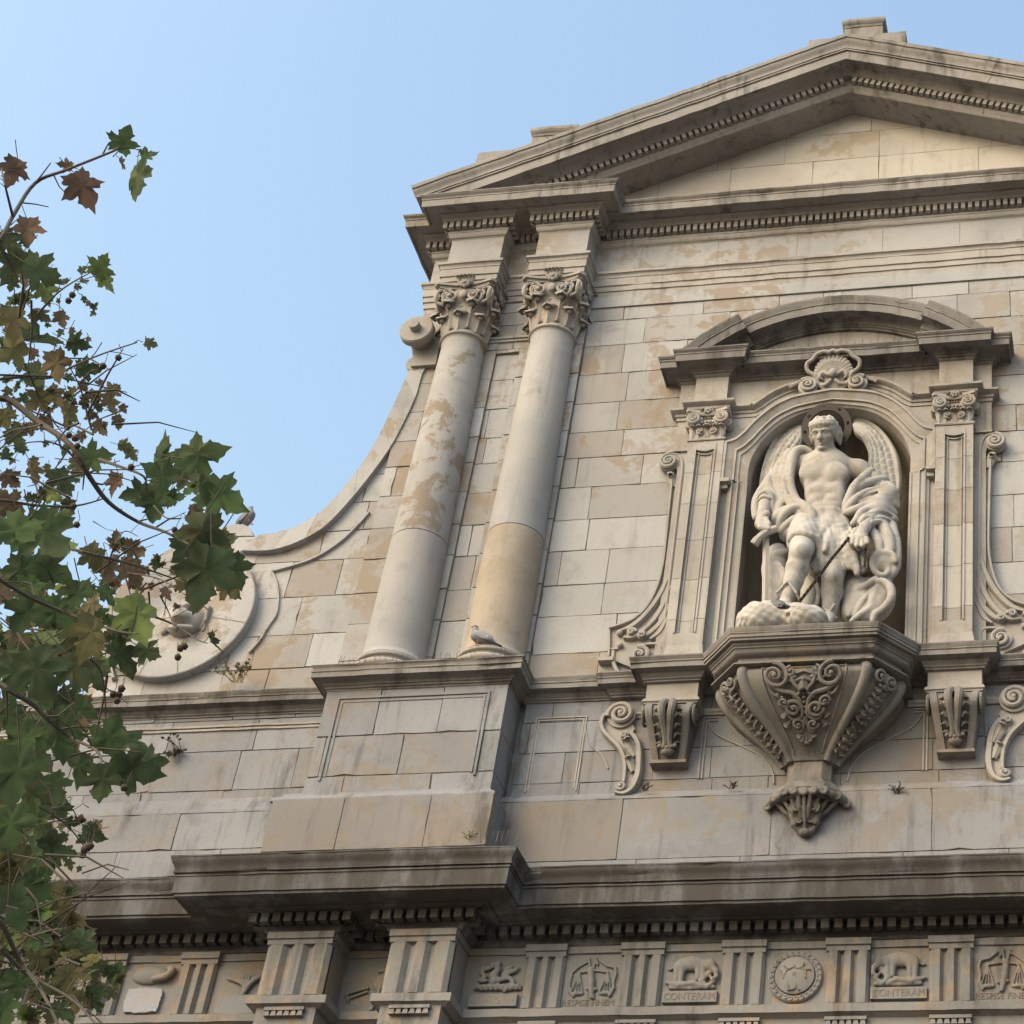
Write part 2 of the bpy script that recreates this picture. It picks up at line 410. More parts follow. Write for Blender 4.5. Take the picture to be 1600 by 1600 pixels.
for sg in (1, -1):
    b = MB(); q = (lambda x: x) if sg == 1 else mir
    for reg, p, sd in (([(-8.65, 13.2), (-8.65, 19.1), (-7.57, 19.1), (-7.57, 13.2)], PB, 11), ([(-7.268, 13.2), (-7.268, 19.1), (-6.463, 19.1), (-6.463, 13.2)], PB, 12),
                ([(-7.57, 18.23), (-7.57, 19.1), (-7.265, 19.1), (-7.265, 18.23)], PB, 13), ([(-7.568, 13.2), (-7.568, 18.228), (-7.27, 18.228), (-7.27, 13.2)], 0.012, 14)):
        ashlar(b, [(q(x), z) for x, z in reg][::sg], COURSES, p, sd+20*(sg < 0), 0.8, 1.6)
    for x0, x1, z0, z1, p0, p1 in ((-8.65, -8.56, 13.2, 20.3, -1.3, 0.03), (-8.30, -6.55, 18.44, 18.47, 0.0, 0.09), (-8.30, -6.55, 18.40, 18.44, 0.0, 0.07)):
        b.box(min(q(x0), q(x1)), max(q(x0), q(x1)), z0, z1, p0, p1)
    xa, xb = sorted((q(-8.6), q(-6.3))); b.box(xa, xb, 13.2, 19.1, -0.3, -0.05, 0, 1)
    part(b, "column_backing_wall", S2)
# tympanum
sl = 0.41
def rz(x, top): return top-sl*abs(x-XC)
b = MB(); ashlar(b, [(-7.60, 20.45), (XC, 22.24), (mir(-7.60), 20.45)], [20.44, 20.86, 21.34, 21.85, 22.4], 0.0, 21, 0.8, 1.5, gap=0.004, jit=0.0015)
part(b, "tympanum", [M_TYMP, M_MORTAR])
# wall zone between main cornice and string course
LOWC = [10.80, 10.98, 11.10, 11.50, 11.86]
b = MB()
ashlar(b, [(-6.42, 11.86), (-6.42, 13.2), (mir(-6.42), 13.2), (mir(-6.42), 11.86)], [11.86, 12.05, 12.42, 12.80, 13.2], 0.0, 31, 0.5, 1.1)
ashlar(b, [(-13.6, 11.95), (-13.6, 13.2), (-8.45, 13.2), (-8.45, 11.95)], [11.95, 12.11, 12.60, 13.0, 13.2], 0.0, 32, 0.65, 1.2)
for x0, x1, sd in ((-6.5, mir(-6.5), 33), (-13.6, -8.55, 34)):
    ashlar(b, [(x0, 10.80), (x0, 11.80), (x1, 11.80), (x1, 10.80)], [10.80, 11.05, 11.36, 11.80] if sd == 34 else [10.80, 10.98, 11.10, 11.80], 0.07, sd, 1.0, 1.7)
b.sweep([(-6.5, 0.0), (mir(-6.5), 0.0)], [(-0.04, 11.80), (0.07, 11.80), (0.062, 11.83), (0.03, 11.87), (0.0, 11.91), (-0.04, 11.91)])
b.sweep([(-13.6, 0.0), (-8.5, 0.0)], [(-0.04, 11.80), (0.07, 11.80), (0.065, 11.84), (0.055, 11.85), (0.012, 12.0), (-0.04, 12.01)])
b.box(-13.6, mir(-13.6), 10.5, 13.2, -1.3, -0.08, 0, 0)
part(b, "plinth_wall", S2L)
# left wing with its concave flank
curve = [(-8.60, 18.62), (-8.64, 18.26), (-8.66, 17.96), (-8.72, 17.6), (-8.79, 17.18), (-8.89, 16.75), (-9.02, 16.38), (-9.27, 15.90), (-9.53, 15.65), (-9.77, 15.56), (-10.01, 15.53), (-10.12, 15.58), (-10.20, 15.70), (-10.28, 15.76),
         (-10.45, 15.77), (-10.94, 15.58), (-11.2, 15.42), (-11.42, 15.18), (-11.62, 14.85), (-11.72, 14.5), (-11.70, 14.1), (-11.62, 13.75), (-11.62, 13.2)]
wing = smooth_path(curve, 4)
b = MB(); WC = [13.2, 13.27, 13.66, 14.11, 14.64, 15.16, 15.58, 16.0, 16.42, 16.86, 17.30, 17.75, 18.2, 18.7]
kd = max(i for i, q in enumerate(wing) if q[0] >= -10.011)       # lowest point of the dip: the courses stop there on both sides
ashlar(b, wing[:kd+1]+[(wing[kd][0], 13.2), (-8.56, 13.2)], WC, 0.0, 41, 0.55, 1.1, backing=False)
ashlar(b, wing[kd:]+[(wing[kd][0], 13.2)], WC, 0.0, 43, 0.55, 1.1, backing=False)
b.prism([(-8.56+(x+8.56)*.985-.0, 13.2+(z-13.2)*.985) for x, z in wing]+[(-8.5, 13.2)], -.10, -.014, 0.0, 1)
b.prism([(x, z-0.02) for x, z in wing]+[(-8.5, 13.2)], -1.0, -0.03, 0.0)
part(b, "wing_wall", S2)
b = MB(); ashlar(b, [(mir(x), z) for x, z in (wing+[(-8.56, 13.2)])[::-1]], WC, 0.0, 42, 0.8, 1.3, backing=False)
b.prism([(mir(x), z-0.005) for x, z in wing][::-1]+[(mir(-8.5), 13.2)][::-1], -1.0, -0.03, 0.0)
part(b, "wing_wall", S2)
def stroke(mb, pts, wd, p0, p1, n=5):            # raised strip following a line on the wall
    P = smooth_path(pts, n); mb.sweep(P, [(-wd/2, p0), (-wd/2*.5, p1), (wd/2*.5, p1), (wd/2, p0)], 'xz', rough=0)
# raised rim along the flank
rim_in = [(-8.33, 18.3), (-8.46, 17.98), (-8.48, 17.58), (-8.56, 17.13), (-8.68, 16.68), (-8.95, 16.06), (-9.21, 15.62), (-9.46, 15.42), (-9.72, 15.31), (-9.93, 15.29), (-10.18, 15.31)]
b = MB(); RI = smooth_path(rim_in, 8); RO = smooth_path(curve[:11], 8)
def resample(P, n):
    d = [0]
    for i in range(1, len(P)): d.append(d[-1]+math.hypot(P[i][0]-P[i-1][0], P[i][1]-P[i-1][1]))
    out = []; j = 0
    for k in range(n):
        t = d[-1]*k/(n-1)
        while j < len(P)-2 and d[j+1] < t: j += 1
        u = (t-d[j])/max(1e-9, d[j+1]-d[j]); u = max(0, min(1, u)); out.append(tuple(P[j][q]+(P[j+1][q]-P[j][q])*u for q in range(len(P[0]))))
    return out
ro = resample(RO, 41); ri = resample(RI, 41)
for k in range(10):
    i0, i1 = k*4, k*4+4
    poly = ro[i0:i1+1]+ri[i0:i1+1][::-1]
    c = (sum(q[0] for q in poly)/len(poly), sum(q[1] for q in poly)/len(poly))
    b.prism([(c[0]+(x-c[0])*0.994, c[1]+(z-c[1])*0.994) for x, z in poly], -0.98, 0.078+rng.uniform(-.003, .003), rng.gauss(0, 0.4))
part(b, "flank_coping", M_WALL)
b = MB()
stroke(b, [(-8.74, 15.82), (-8.87, 15.59), (-9.06, 15.35), (-9.34, 15.15), (-9.76, 15.02)], 0.045, -0.02, 0.035)
stroke(b, [(-9.76, 15.02), (-9.66, 14.85), (-9.59, 14.64), (-9.56, 14.41), (-9.61, 14.25), (-9.66, 14.1)], 0.035, -0.02, 0.03)
stroke(b, [(-9.64, 14.13), (-9.69, 14.0), (-9.76, 13.88)], 0.04, -0.02, 0.035)
stroke(b, [(-10.2, 15.31), (-10.6, 15.32), (-11.0, 15.13), (-11.35, 14.82), (-11.5, 14.45), (-11.48, 14.0), (-11.3, 13.6)], 0.07, -0.02, 0.06)
part(b, "scroll_border", M_WALL)
# round volute disc of the wing with radial joints and a carved mask
MC, MR = (-10.725, 14.445), 0.91
b = MB()
def disc_lathe(mb, cx, cz, prof, seg=64):        # prof (radius, p)
    n = len(prof); V = []; fs = []
    for i in range(seg):
        a = 2*math.pi*i/seg
        for r, p in prof: V.append(F(cx+r*math.cos(a), cz+r*math.sin(a), p))
    for i in range(seg):
        i2 = (i+1) % seg
        for j in range(n-1): fs.append((i*n+j, i*n+j+1, i2*n+j+1, i2*n+j))
    mb.add(V, fs)
disc_lathe(b, MC[0], MC[1], [(MR, -0.05), (MR, 0.11), (MR-0.012, 0.118), (0.45, 0.11), (0.40, 0.085), (0.0, 0.085)])
part(b, "wing_roundel", M_WALL, smooth=30)
for a in (-14, -75, -68+130, 140, 200, 255):
    b = MB(); ca, sa = math.cos(R_(a)), math.sin(R_(a))
    b.add([F(MC[0]+r*ca+o*sa, MC[1]+r*sa-o*ca, 0.1215 if r > .5 else 0.1135) for r in (0.46, 0.905) for o in (-.005, .005)], [(0, 1, 3, 2)])
    part(b, "roundel_joint", M_MORTAR)
# roll (end volute) at the top of the flank
b = MB(); TX, TZ = -8.555, 18.47
disc_lathe(b, TX, TZ, [(0.15, -0.6), (0.15, 0.24), (0.215, 0.245), (0.22, 0.255), (0.22, 0.33), (0.205, 0.35), (0.07, 0.35), (0.07, 0.43), (0.062, 0.44), (0.0, 0.44)], 48)
b.prism([(-8.62, 18.2), (-8.68, 18.42), (-8.50, 18.95), (-8.38, 18.97), (-8.3, 18.9), (-8.3, 18.05), (-8.62, 18.05)], -0.9, 0.12)
disc_lathe(b, -8.60, 18.13, [(0.11, -0.6), (0.11, 0.08), (0.0, 0.08)], 24)
part(b, "flank_roll", M_TRIM, smooth=30)

# ------------------------------------------------------------------ main (lower) cornice and frieze
def mirror_path(P): return P+[(mir(x), p) for x, p in P[::-1]]
CZ0 = 10.80
corona_path = mirror_path([(-13.6, 0.0), (-8.93, 0.0), (-8.93, 0.43), (-6.43, 0.43), (-6.43, 0.0)])
prof_c = [(-0.3, 10.36), (0.20, 10.36), (0.20, 10.385), (0.40, 10.40), (0.425, 10.40), (0.425, 10.43)] + [(0.445, 10.43), (0.45, 10.60), (0.462, 10.60), (0.462, 10.618), (0.452, 10.618), (0.452, 10.632), (0.475, 10.635), (0.475, 10.65), (0.465, 10.655)] + ogee(0.467, 10.66, 0.515, 10.785, 7) + [(0.52, 10.785), (0.52, 10.80), (-0.02, 10.86), (-0.3, 10.86)]
b = MB(); b.sweep(corona_path, prof_c)
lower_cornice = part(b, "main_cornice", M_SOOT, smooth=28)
bedA = [(-13.6, 0.0), (-8.50, 0.0), (-8.50, 0.40), (-7.79, 0.40), (-7.79, 0.0), (-7.25, 0.0), (-7.25, 0.40), (-6.54, 0.40), (-6.54, 0.0)]
bed_path = mirror_path(bedA)
prof_bed = [(-0.25, 10.19), (0.0, 10.19), (0.02, 10.20)] + cove(0.025, 10.205, 0.07, 10.25, 4) + [(0.05, 10.25), (0.05, 10.355), (0.19, 10.357), (0.19, 10.37), (-0.25, 10.37)]
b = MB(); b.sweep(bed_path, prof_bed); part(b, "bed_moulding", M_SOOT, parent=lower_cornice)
def dentils(mb, path, o0, o1, z0, z1, pitch, w, skip=lambda x: False):
    """one continuous strip of small blocks that follows the wall and its projections"""
    st = []                                        # stations: (x, p, offset vector, offset)
    def nrm(i): a, c = path[i], path[i+1]; L = math.hypot(c[0]-a[0], c[1]-a[1]); return (-(c[1]-a[1])/L, (c[0]-a[0])/L), ((c[0]-a[0])/L, (c[1]-a[1])/L), L
    g = o0+0.004
    for i in range(len(path)-1):
        n, d, L = nrm(i)
        def turn(j):
            if j <= 0 or j >= len(path)-1: return 0
            e, f = nrm(j-1)[1], nrm(j)[1]; return 1 if e[0]*f[1]-e[1]*f[0] < -1e-9 else -1
        ta, tb = turn(i), turn(i+1)
        s0 = -o1 if ta > 0 else (o1+.01 if ta < 0 else 0); s1 = L+o1 if tb > 0 else (L-o1-.01 if tb < 0 else L)
        k = int(round((s1-s0-w)/pitch))
        if i > 0:                                  # corner station
            n0 = nrm(i-1)[0]; q = 1+n0[0]*n[0]+n0[1]*n[1]; m = ((n0[0]+n[0])/max(q, .15), (n0[1]+n[1])/max(q, .15))
            st.append((path[i], m, o1 if ta > 0 else g))
        else: st.append((path[0], n, g))
        if k < 1: continue
        step = (s1-s0-w)/k
        for j in range(k+1):
            t0 = s0+j*step; t1 = t0+w
            first = ta > 0 and j == 0; last = tb > 0 and j == k
            A = (path[i][0]+d[0]*t0, path[i][1]+d[1]*t0); B = (path[i][0]+d[0]*t1, path[i][1]+d[1]*t1)
            oj = o1+rng.gauss(0, .0025)-(.03 if rng.random() < .015 and not first and not last else 0)
            if not first: st += [(A, n, g), (A, n, oj)]
            if not last: st += [(B, n, oj), (B, n, g)]
    st.append((path[-1], nrm(len(path)-2)[0], g))
    V = []
    for (x, p), m, o in st:
        for u, z in ((o0, z0), (o, z0), (o, z1), (o0, z1)): V.append(F(x+m[0]*u, z, p+m[1]*u))
    mb.add(V, [(i*4+j, i*4+(j+1) % 4, i*4+4+(j+1) % 4, i*4+4+j) for i in range(len(st)-1) for j in range(4)])
b = MB(); dentils(b, bed_path, 0.045, 0.165, 10.258, 10.352, 0.128, 0.078)
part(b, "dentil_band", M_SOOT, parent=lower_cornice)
# frieze ground, taenia and architrave below
fr = mirror_path([(-13.6, 0.0), (-8.47, 0.0), (-8.47, 0.38), (-7.81, 0.38), (-7.81, 0.0), (-7.22, 0.0), (-7.22, 0.38), (-6.57, 0.38), (-6.57, 0.0)])
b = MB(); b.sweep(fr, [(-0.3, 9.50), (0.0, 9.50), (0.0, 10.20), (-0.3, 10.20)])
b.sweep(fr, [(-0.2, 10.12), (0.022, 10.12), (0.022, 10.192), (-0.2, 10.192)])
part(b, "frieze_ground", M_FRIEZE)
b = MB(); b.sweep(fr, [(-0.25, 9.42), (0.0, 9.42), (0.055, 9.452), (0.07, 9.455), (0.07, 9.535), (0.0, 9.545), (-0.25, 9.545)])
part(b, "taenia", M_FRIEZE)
def triglyph(x0, x1, p, name="triglyph"):
    w = x1-x0; b = MB(); d = 0.055; gq = w*0.085
    edges = [0, .10, .225, .33, .415, .585, .67, .775, .90, 1.0]
    # plan outline with two V grooves and half grooves at the sides
    pl = [(x0, p-0.02), (x0, p+d*.35), (x0+w*.07, p+d)]
    for c in (0.34, 0.66): pl += [(x0+w*(c-.095), p+d), (x0+w*(c-.02), p+d*.12), (x0+w*(c+.02), p+d*.12), (x0+w*(c+.095), p+d)]
    pl += [(x1-w*.07, p+d), (x1, p+d*.35), (x1, p-0.02)]
    b.plan(pl, 9.548, 10.075)
    b.box(x0-.004, x1+.004, 10.075, 10.13, p-0.02, p+d+.002); b.box(x0-0.012, x1+0.012, 10.13, 10.197, p-0.02, p+d+0.022)
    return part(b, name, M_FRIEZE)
def regula(x0, x1, p):
    b = MB(); b.box(x0, x1, 9.385, 9.418, p-0.02, p+0.05)
    n = 6; w = (x1-x0)/n
    for i in range(n):
        c = x0+w*(i+.5); h = w*0.28; k = w*0.44
        b.add([F(c-h, 9.384, p), F(c+h, 9.384, p), F(c+h, 9.384, p+.04), F(c-h, 9.384, p+.04), F(c-k, 9.33, p), F(c+k, 9.33, p), F(c+k, 9.33, p+.05), F(c-k, 9.33, p+.05)], [(0,1,2,3),(7,6,5,4),(0,4,5,1),(1,5,6,2),(2,6,7,3),(3,7,4,0)])
    part(b, "guttae", M_FRIEZE)
TRI = [(-5.96, -5.57), (-5.01, -4.60), (-4.02, -3.61), (-3.02, -2.61), (-2.05, -1.64), (-1.07, -0.66), (-11.50, -11.12), (-10.50, -10.13), (-9.53, -9.15)]
for x0, x1 in TRI: triglyph(x0, x1, 0.0)
for x0, x1 in TRI[:6]: regula(x0+.01, x1-.01, 0.0)
for x0, x1 in ((-8.40, -7.88), (-7.155, -6.635)): regula(x0+.06, x1-.06, 0.40)
for x0, x1 in ((-8.47, -7.81), (-7.22, -6.57)):
    w = x1-x0; triglyph(x0+w*.0, x1-w*.0, 0.38, "corner_triglyph")

# ------------------------------------------------------------------ column pedestal and string course
b = MB()
ashlar(b, [(-8.51, 11.75), (-8.51, 13.06), (-6.50, 13.06), (-6.50, 11.75)], [11.75, 11.98, 12.47, 13.06], 0.40, 51, 0.6, 1.05)
b.box(-8.505, -6.505, 11.75, 13.06, -0.2, 0.375)
for x, s_ in ((-6.50, 1), (-8.51, -1)):   # side faces
    for z0, z1 in ((11.75, 11.975), (11.985, 12.465), (12.475, 13.06)): b.box(min(x-.02*s_, x+.001*s_), max(x-.02*s_, x+.001*s_), z0, z1, -0.1, 0.398, rng.gauss(0, .3))
def frame(mb, x0, x1, z0, z1, p, wd=0.05, d=0.022, bottom=True):   # raised moulding round a panel, double line
    for k in range(2):
        o = k*wd*0.62; h = d*(1-k*0.45)
        for (a, c, e, f) in ((x0+o, x1-o, z1-o-wd*.35, z1-o), (x0+o, x0+o+wd*.35, z0+o, z1-o-wd*.35), (x1-o-wd*.35, x1-o, z0+o, z1-o-wd*.35)) + (((x0+o+wd*.35, x1-o-wd*.35, z0+o, z0+o+wd*.35),) if bottom else ()):
            mb.box(a, c, e, f, p-0.01, p+h)
frame(b, -8.37, -6.68, 11.93, 12.955, 0.40, 0.07, 0.018, False)
part(b, "column_pedestal", S2L)
b = MB()
ashlar(b, [(-8.76, 10.84), (-8.76, 11.66), (-6.41, 11.66), (-6.41, 10.84)], [10.84, 11.06, 11.66], 0.50, 52, 0.9, 1.3)
b.box(-8.755, -6.415, 10.84, 11.66, -0.2, 0.475)
b.box(-6.43, -6.411, 11.07, 11.655, 0.0, 0.498)
b.sweep([(-8.76, 0.0), (-8.76, 0.45), (-6.45, 0.45), (-6.45, 0.0)], [(-0.2, 11.655), (0.04, 11.655), (0.04, 11.675), (0.025, 11.70), (-0.04, 11.755), (-0.05, 11.79), (-0.2, 11.79)])
part(b, "pedestal_base", S2L)
prof_cap = [(-0.2, 13.03), (0.0, 13.03), (0.012, 13.04), (0.012, 13.055), (0.03, 13.06), (0.035, 13.08), (0.05, 13.085)] + cove(0.05, 13.085, 0.085, 13.125, 4) + [(0.14, 13.135), (0.14, 13.13), (0.155, 13.13), (0.155, 13.19), (0.165, 13.195), (0.165, 13.215), (0.15, 13.22)] + cove(0.152, 13.222, 0.175, 13.262, 4) + [(0.175, 13.275), (-0.2, 13.28)]
b = MB(); b.sweep([(-8.51, -0.05), (-8.51, 0.40), (-6.50, 0.40), (-6.50, -0.05)], prof_cap)
part(b, "pedestal_cap", M_CORN, smooth=28)
prof_s = [(-0.2, 13.04), (0.0, 13.04), (0.012, 13.045), (0.012, 13.06), (0.03, 13.07), (0.03, 13.085), (0.055, 13.11), (0.06, 13.135), (0.125, 13.145), (0.125, 13.14), (0.14, 13.14), (0.14, 13.20), (0.15, 13.205), (0.15, 13.22), (0.14, 13.225), (0.165, 13.262), (0.165, 13.275), (-0.2, 13.28)]
b = MB()
b.sweep([(-13.6, 0.0), (-8.50, 0.0)], prof_s); part(b, "string_course", M_CORN, smooth=28)
half = [(-6.45, 0.0), (-5.47, 0.0), (-5.47, 0.045), (-5.05, 0.045), (-5.05, 0.30), (-4.47, 0.30), (-4.47, 0.045), (-4.15, 0.045)]
for hp in (half, [(mir(x), p) for x, p in half[::-1]]):
    b = MB(); b.sweep(hp, prof_s); part(b, "string_course", M_CORN, smooth=28)
for z in (12.86, 12.905):                           # flat double fillets below
    b = MB(); b.sweep([(-13.6, 0.0), (-8.5, 0.0)], [(-.03, z), (0.018, z), (0.018, z+.022), (-.03, z+.028)]); part(b, "wall_fillet", M_TRIM)
for x0, x1 in ((-5.3, -4.25), (mir(-4.25), mir(-5.3))):
    b = MB(); b.sweep([(x0, 0.0), (x1, 0.0)], [(-.03, 12.80), (0.02, 12.80), (0.03, 12.82), (0.05, 12.835), (0.05, 12.86), (-.03, 12.865)]); part(b, "wall_fillet", M_TRIM)
# panels of the zone under the niche
b = MB()
for x0, x1, z1 in ((-6.28, -5.72, 12.86), (mir(-5.72), mir(-6.28), 12.86)): b = MB(); frame(b, x0, x1, 11.95, z1, 0.0, 0.045, 0.012, False); part(b, "panel_moulding", M_TRIM)
for s_ in (1, -1):
    b = MB(); q = (lambda x: x) if s_ == 1 else mir
    L = [(-4.46, 12.06), (-4.43, 12.79), (-4.30, 12.79)]
    for o in (0, 0.035): 
        b.box(min(q(-4.46+o), q(-4.445+o)), max(q(-4.46+o), q(-4.445+o)), 12.04, 12.78-o, -0.01, 0.016)
        b.box(min(q(-4.445+o), q(-4.31)), max(q(-4.445+o), q(-4.31)), 12.765-o, 12.78-o, -0.01, 0.016)
    stroke(b, [(q(x), z) for x, z in [(-4.40, 12.72), (-4.30, 12.56), (-3.98, 12.38), (-3.81, 12.27), (-3.69, 12.1), (-3.66, 11.95)]][::s_], 0.02, -0.01, 0.02)
    stroke(b, [(q(x), z) for x, z in [(-5.72, 12.7), (-5.66, 12.52), (-5.5, 12.36), (-5.42, 12.2)]][::s_], 0.022, -0.01, 0.012)
    part(b, "panel_moulding", M_TRIM)

# ------------------------------------------------------------------ upper order: entablature and pediment
upA = [(-8.66, -1.25), (-8.66, 0.06), (-8.33, 0.06), (-8.33, 0.38), (-7.64, 0.38), (-7.64, 0.06), (-7.17, 0.06), (-7.17, 0.38), (-6.51, 0.38), (-6.51, 0.0)]
up_path = mirror_path(upA)
cor_path = mirror_path([(-8.66, -1.25), (-8.66, 0.06), (-8.34, 0.06), (-8.34, 0.38), (-6.50, 0.38), (-6.50, 0.0)])
b = MB()
prof_arch = [(-0.25, 19.09), (0.0, 19.09), (0.012, 19.092), (0.012, 19.185), (0.028, 19.19), (0.028, 19.27), (0.044, 19.275), (0.044, 19.395), (0.052, 19.40)] + cove(0.052, 19.405, 0.075, 19.455, 4) + [(0.085, 19.46), (0.085, 19.498), (-0.25, 19.505)]
b.sweep(up_path, prof_arch); part(b, "upper_architrave", M_TRIM, smooth=28)
b = MB(); b.sweep(up_path, [(-0.25, 19.45), (0.002, 19.45), (0.002, 20.0), (-0.25, 20.0)])
for i in range(len(up_path)-1):                    # faint vertical joints
    a, c = up_path[i], up_path[i+1]
    if abs(c[0]-a[0]) > 2:
        x = a[0]+0.6
        while x < c[0]: b.box(x, x+0.006, 19.5, 19.97, a[1], a[1]+0.004, 0, 1); x += rng.uniform(0.9, 1.3)
part(b, "upper_frieze", [M_WALL, M_MORTAR])
b = MB()
prof_top = [(-0.3, 20.285), (0.17, 20.285), (0.17, 20.30), (0.325, 20.305), (0.33, 20.27), (0.352, 20.27), (0.36, 20.375), (0.368, 20.378), (0.368, 20.392), (0.36, 20.395)] + ogee(0.362, 20.397, 0.395, 20.44, 4) + [(0.40, 20.442), (0.40, 20.456), (-0.3, 20.50)]
b.sweep(cor_path, prof_top); up_corn = part(b, "pediment_cornice", M_RAKE, smooth=28)
prof_b = [(-0.25, 19.96), (0.002, 19.96), (0.012, 19.975)] + cove(0.014, 19.98, 0.05, 20.05, 4, True) + [(0.058, 20.055), (0.058, 20.085), (0.04, 20.088), (0.04, 20.205), (0.128, 20.207), (0.132, 20.215)] + cove(0.132, 20.217, 0.18, 20.288, 4) + [(-0.25, 20.292)]
b = MB(); b.sweep(up_path, prof_b); part(b, "bed_moulding", M_TRIM, parent=up_corn, smooth=28)
b = MB(); dentils(b, up_path, 0.035, 0.122, 20.10, 20.20, 0.088, 0.052, lambda x: x > 0.6)
part(b, "dentil_band", M_TRIM, parent=up_corn)
# raking cornices
cs = math.cos(math.atan(sl)); BED = 22.21
def rprof(h): return h*cs
rake = [(-8.78, rz(-8.78, BED)), (XC, BED), (mir(-8.78), rz(mir(-8.78), BED))]
ends = ((0.0, 1/cs), (0.0, 1/cs))
rp = [(0.0, -0.9), (0.0, 0.38), (0.015, 0.395)] + [(u*1.0, w) for u, w in [(0.03, 0.40), (0.055, 0.425), (0.085, 0.44), (0.088, 0.425), (0.185, 0.425), (0.19, 0.505), (0.20, 0.51), (0.225, 0.525), (0.262, 0.575), (0.268, 0.70), (0.245, 0.705), (0.245, 0.728), (0.395, 0.732), (0.395, 0.752), (0.412, 0.752), (0.416, 0.738), (0.428, 0.738), (0.43, 0.758), (0.452, 0.758), (0.456, 0.742)]] + [(0.458+0.13*i/6, 0.742+0.042*((i/6)-math.sin(2*math.pi*i/6)/(2*math.pi))) for i in range(7)] + [(0.592, 0.80), (0.65, 0.803), (0.66, 0.795), (0.675, -0.9)]
b = MB(); b.sweep(rake, rp, 'xz', ends); rk = part(b, "raking_cornice", M_RAKE, smooth=28, clipz=20.44)
for s_ in (1, -1):
    b = MB(); V = []; t = (-s_*cs, -sl*cs); nn = (0.0 if False else -s_*-sl*cs*-1, cs); nn = (-s_*sl*cs, cs); cnt = 0
    for i in range(66):
        d0 = 0.012+i*0.088/1.0
        if BED-d0*sl*cs+0.1-0.02 < 20.46: break
        for dd, o in ((d0, .428), (d0, .502), (d0+.052, .502), (d0+.052, .428)):
            x0, zz0 = XC+t[0]*dd, BED+t[1]*dd
            for u, p in ((.10, .415), (.10, o), (.186, o), (.186, .415)): V.append(F(x0+nn[0]*u, zz0+nn[1]*u, p))
            cnt += 1
    b.add(V, [(i*4+j, i*4+(j+1) % 4, i*4+4+(j+1) % 4, i*4+4+j) for i in range(cnt-1) for j in range(4)])
    part(b, "dentil_band", M_TRIM, parent=rk)
b = MB()                                            # open joints of the raking cornice
for s_, ds in ((-1, (1.45, 2.55, 3.62, 4.7)), (1, (0.55, 1.75, 2.95))):
    for d0 in ds:
        b = MB(); x = XC+s_*d0; z = rz(x, BED); nn = (s_*sl*cs, cs); t = (s_*cs, -sl*cs)
        pr = [(u, w) for u, w in rp[2:-1]]
        V = []
        for u, w in pr:
            for o in (-0.006, 0.006):
                jt = 0.012*math.sin(u*17+d0*5)
                V.append(F(x+nn[0]*u+t[0]*(o+jt)+(0.003 if w > .7 else 0)*0, z+nn[1]*u+t[1]*(o+jt)-(0.004 if 0.26 < u < .27 or .18 < u < .2 else 0), w+0.004))
        b.add(V, [(2*i, 2*i+1, 2*i+3, 2*i+2) for i in range(len(pr)-1)])
        part(b, "open_joint", M_MORTAR, parent=rk)
# pedestals standing on the gable
def gable_block(x0, x1, z0, z1, cx0, cx1, cz):
    b = MB(); b.box(x0, x1, z0, z1, -0.75, 0.0); o = part(b, "gable_pedestal", M_RAKE)
    b = MB(); b.box(cx0+.03, cx1-.03, z1, cz-0.13, -0.7, -0.04)
    b.sweep([(cx0+.05, -0.7), (cx0+.05, -0.04), (cx1-.05, -0.04), (cx1-.05, -0.7)], [(-0.2, cz-.13), (0.01, cz-.13), (0.02, cz-.10), (0.04, cz-.08), (0.055, cz-.05), (0.055, cz), (-0.2, cz+.02)])
    part(b, "pedestal_block", M_RAKE, parent=o)
gable_block(-3.97, -2.62, 22.6, 23.88, -3.52, -2.92, 24.24)
gable_block(-8.46, -6.95, 20.5, 22.12, -7.77, -7.09, 22.52)
gable_block(mir(-6.95), mir(-8.46), 20.5, 22.12, mir(-7.09), mir(-7.77), 22.52)

# ------------------------------------------------------------------ columns
PC = 0.12
def column(xc, mats):
    z0, z1 = 13.285, 18.28; zj = 15.19
    def rad(z):
        t = (z-z0)/(z1-z0); return 0.338-0.073*max(0, (t-0.15)/0.85)**1.35
    b = MB(); pr = [(rad(z0)+.05, z0+.20), (rad(z0)+.035, z0+.225), (rad(z0)+.012, z0+.26)]
    pr += [(rad(z), z) for z in np.linspace(z0+.3, zj-0.004, 10)]
    b.lathe(xc, PC, pr, 56); sh = part(b, "column_shaft", mats[0], smooth=40)
    b = MB(); b.lathe(xc, PC, [(rad(zj)-.012, zj-.004), (rad(zj)-.012, zj+.005)], 56)
    b.lathe(xc, PC, [(rad(z), z) for z in np.linspace(zj+0.005, z1-.05, 14)]+[(rad(z1)+.006, z1-.02), (rad(z1)+.02, z1)], 56)
    part(b, "upper_drum", mats[1], parent=sh, smooth=40)
    b = MB()
    t1 = [(0.30, z0), (0.43, z0)]+arc(0.40, z0+.045, 0.045, -60, 90, 6)+[(0.385, z0+.09), (0.375, z0+.10), (0.36, z0+.125), (0.372, z0+.148)]+arc(0.375, z0+.172, 0.026, -70, 90, 6)+[(0.36, z0+.205), (0.30, z0+.21)]
    b.lathe(xc, PC, t1, 56); b.box(xc-.42, xc+.42, z0-.02, z0+.004, -0.1, PC+.42)
    part(b, "column_base", M_TRIM, parent=sh, smooth=40)
    b = MB(); r1 = rad(z1)
    b.lathe(xc, PC, [(r1-.02, z1-.01)]+arc(r1+.012, z1+.022, 0.028, -90, 90, 7)+[(r1+.01, z1+.055), (r1+.012, z1+.075), (r1-.02, z1+.08)], 56)
    part(b, "necking_ring", M_TRIM, parent=sh, smooth=40)
    return sh, r1, z1+.06
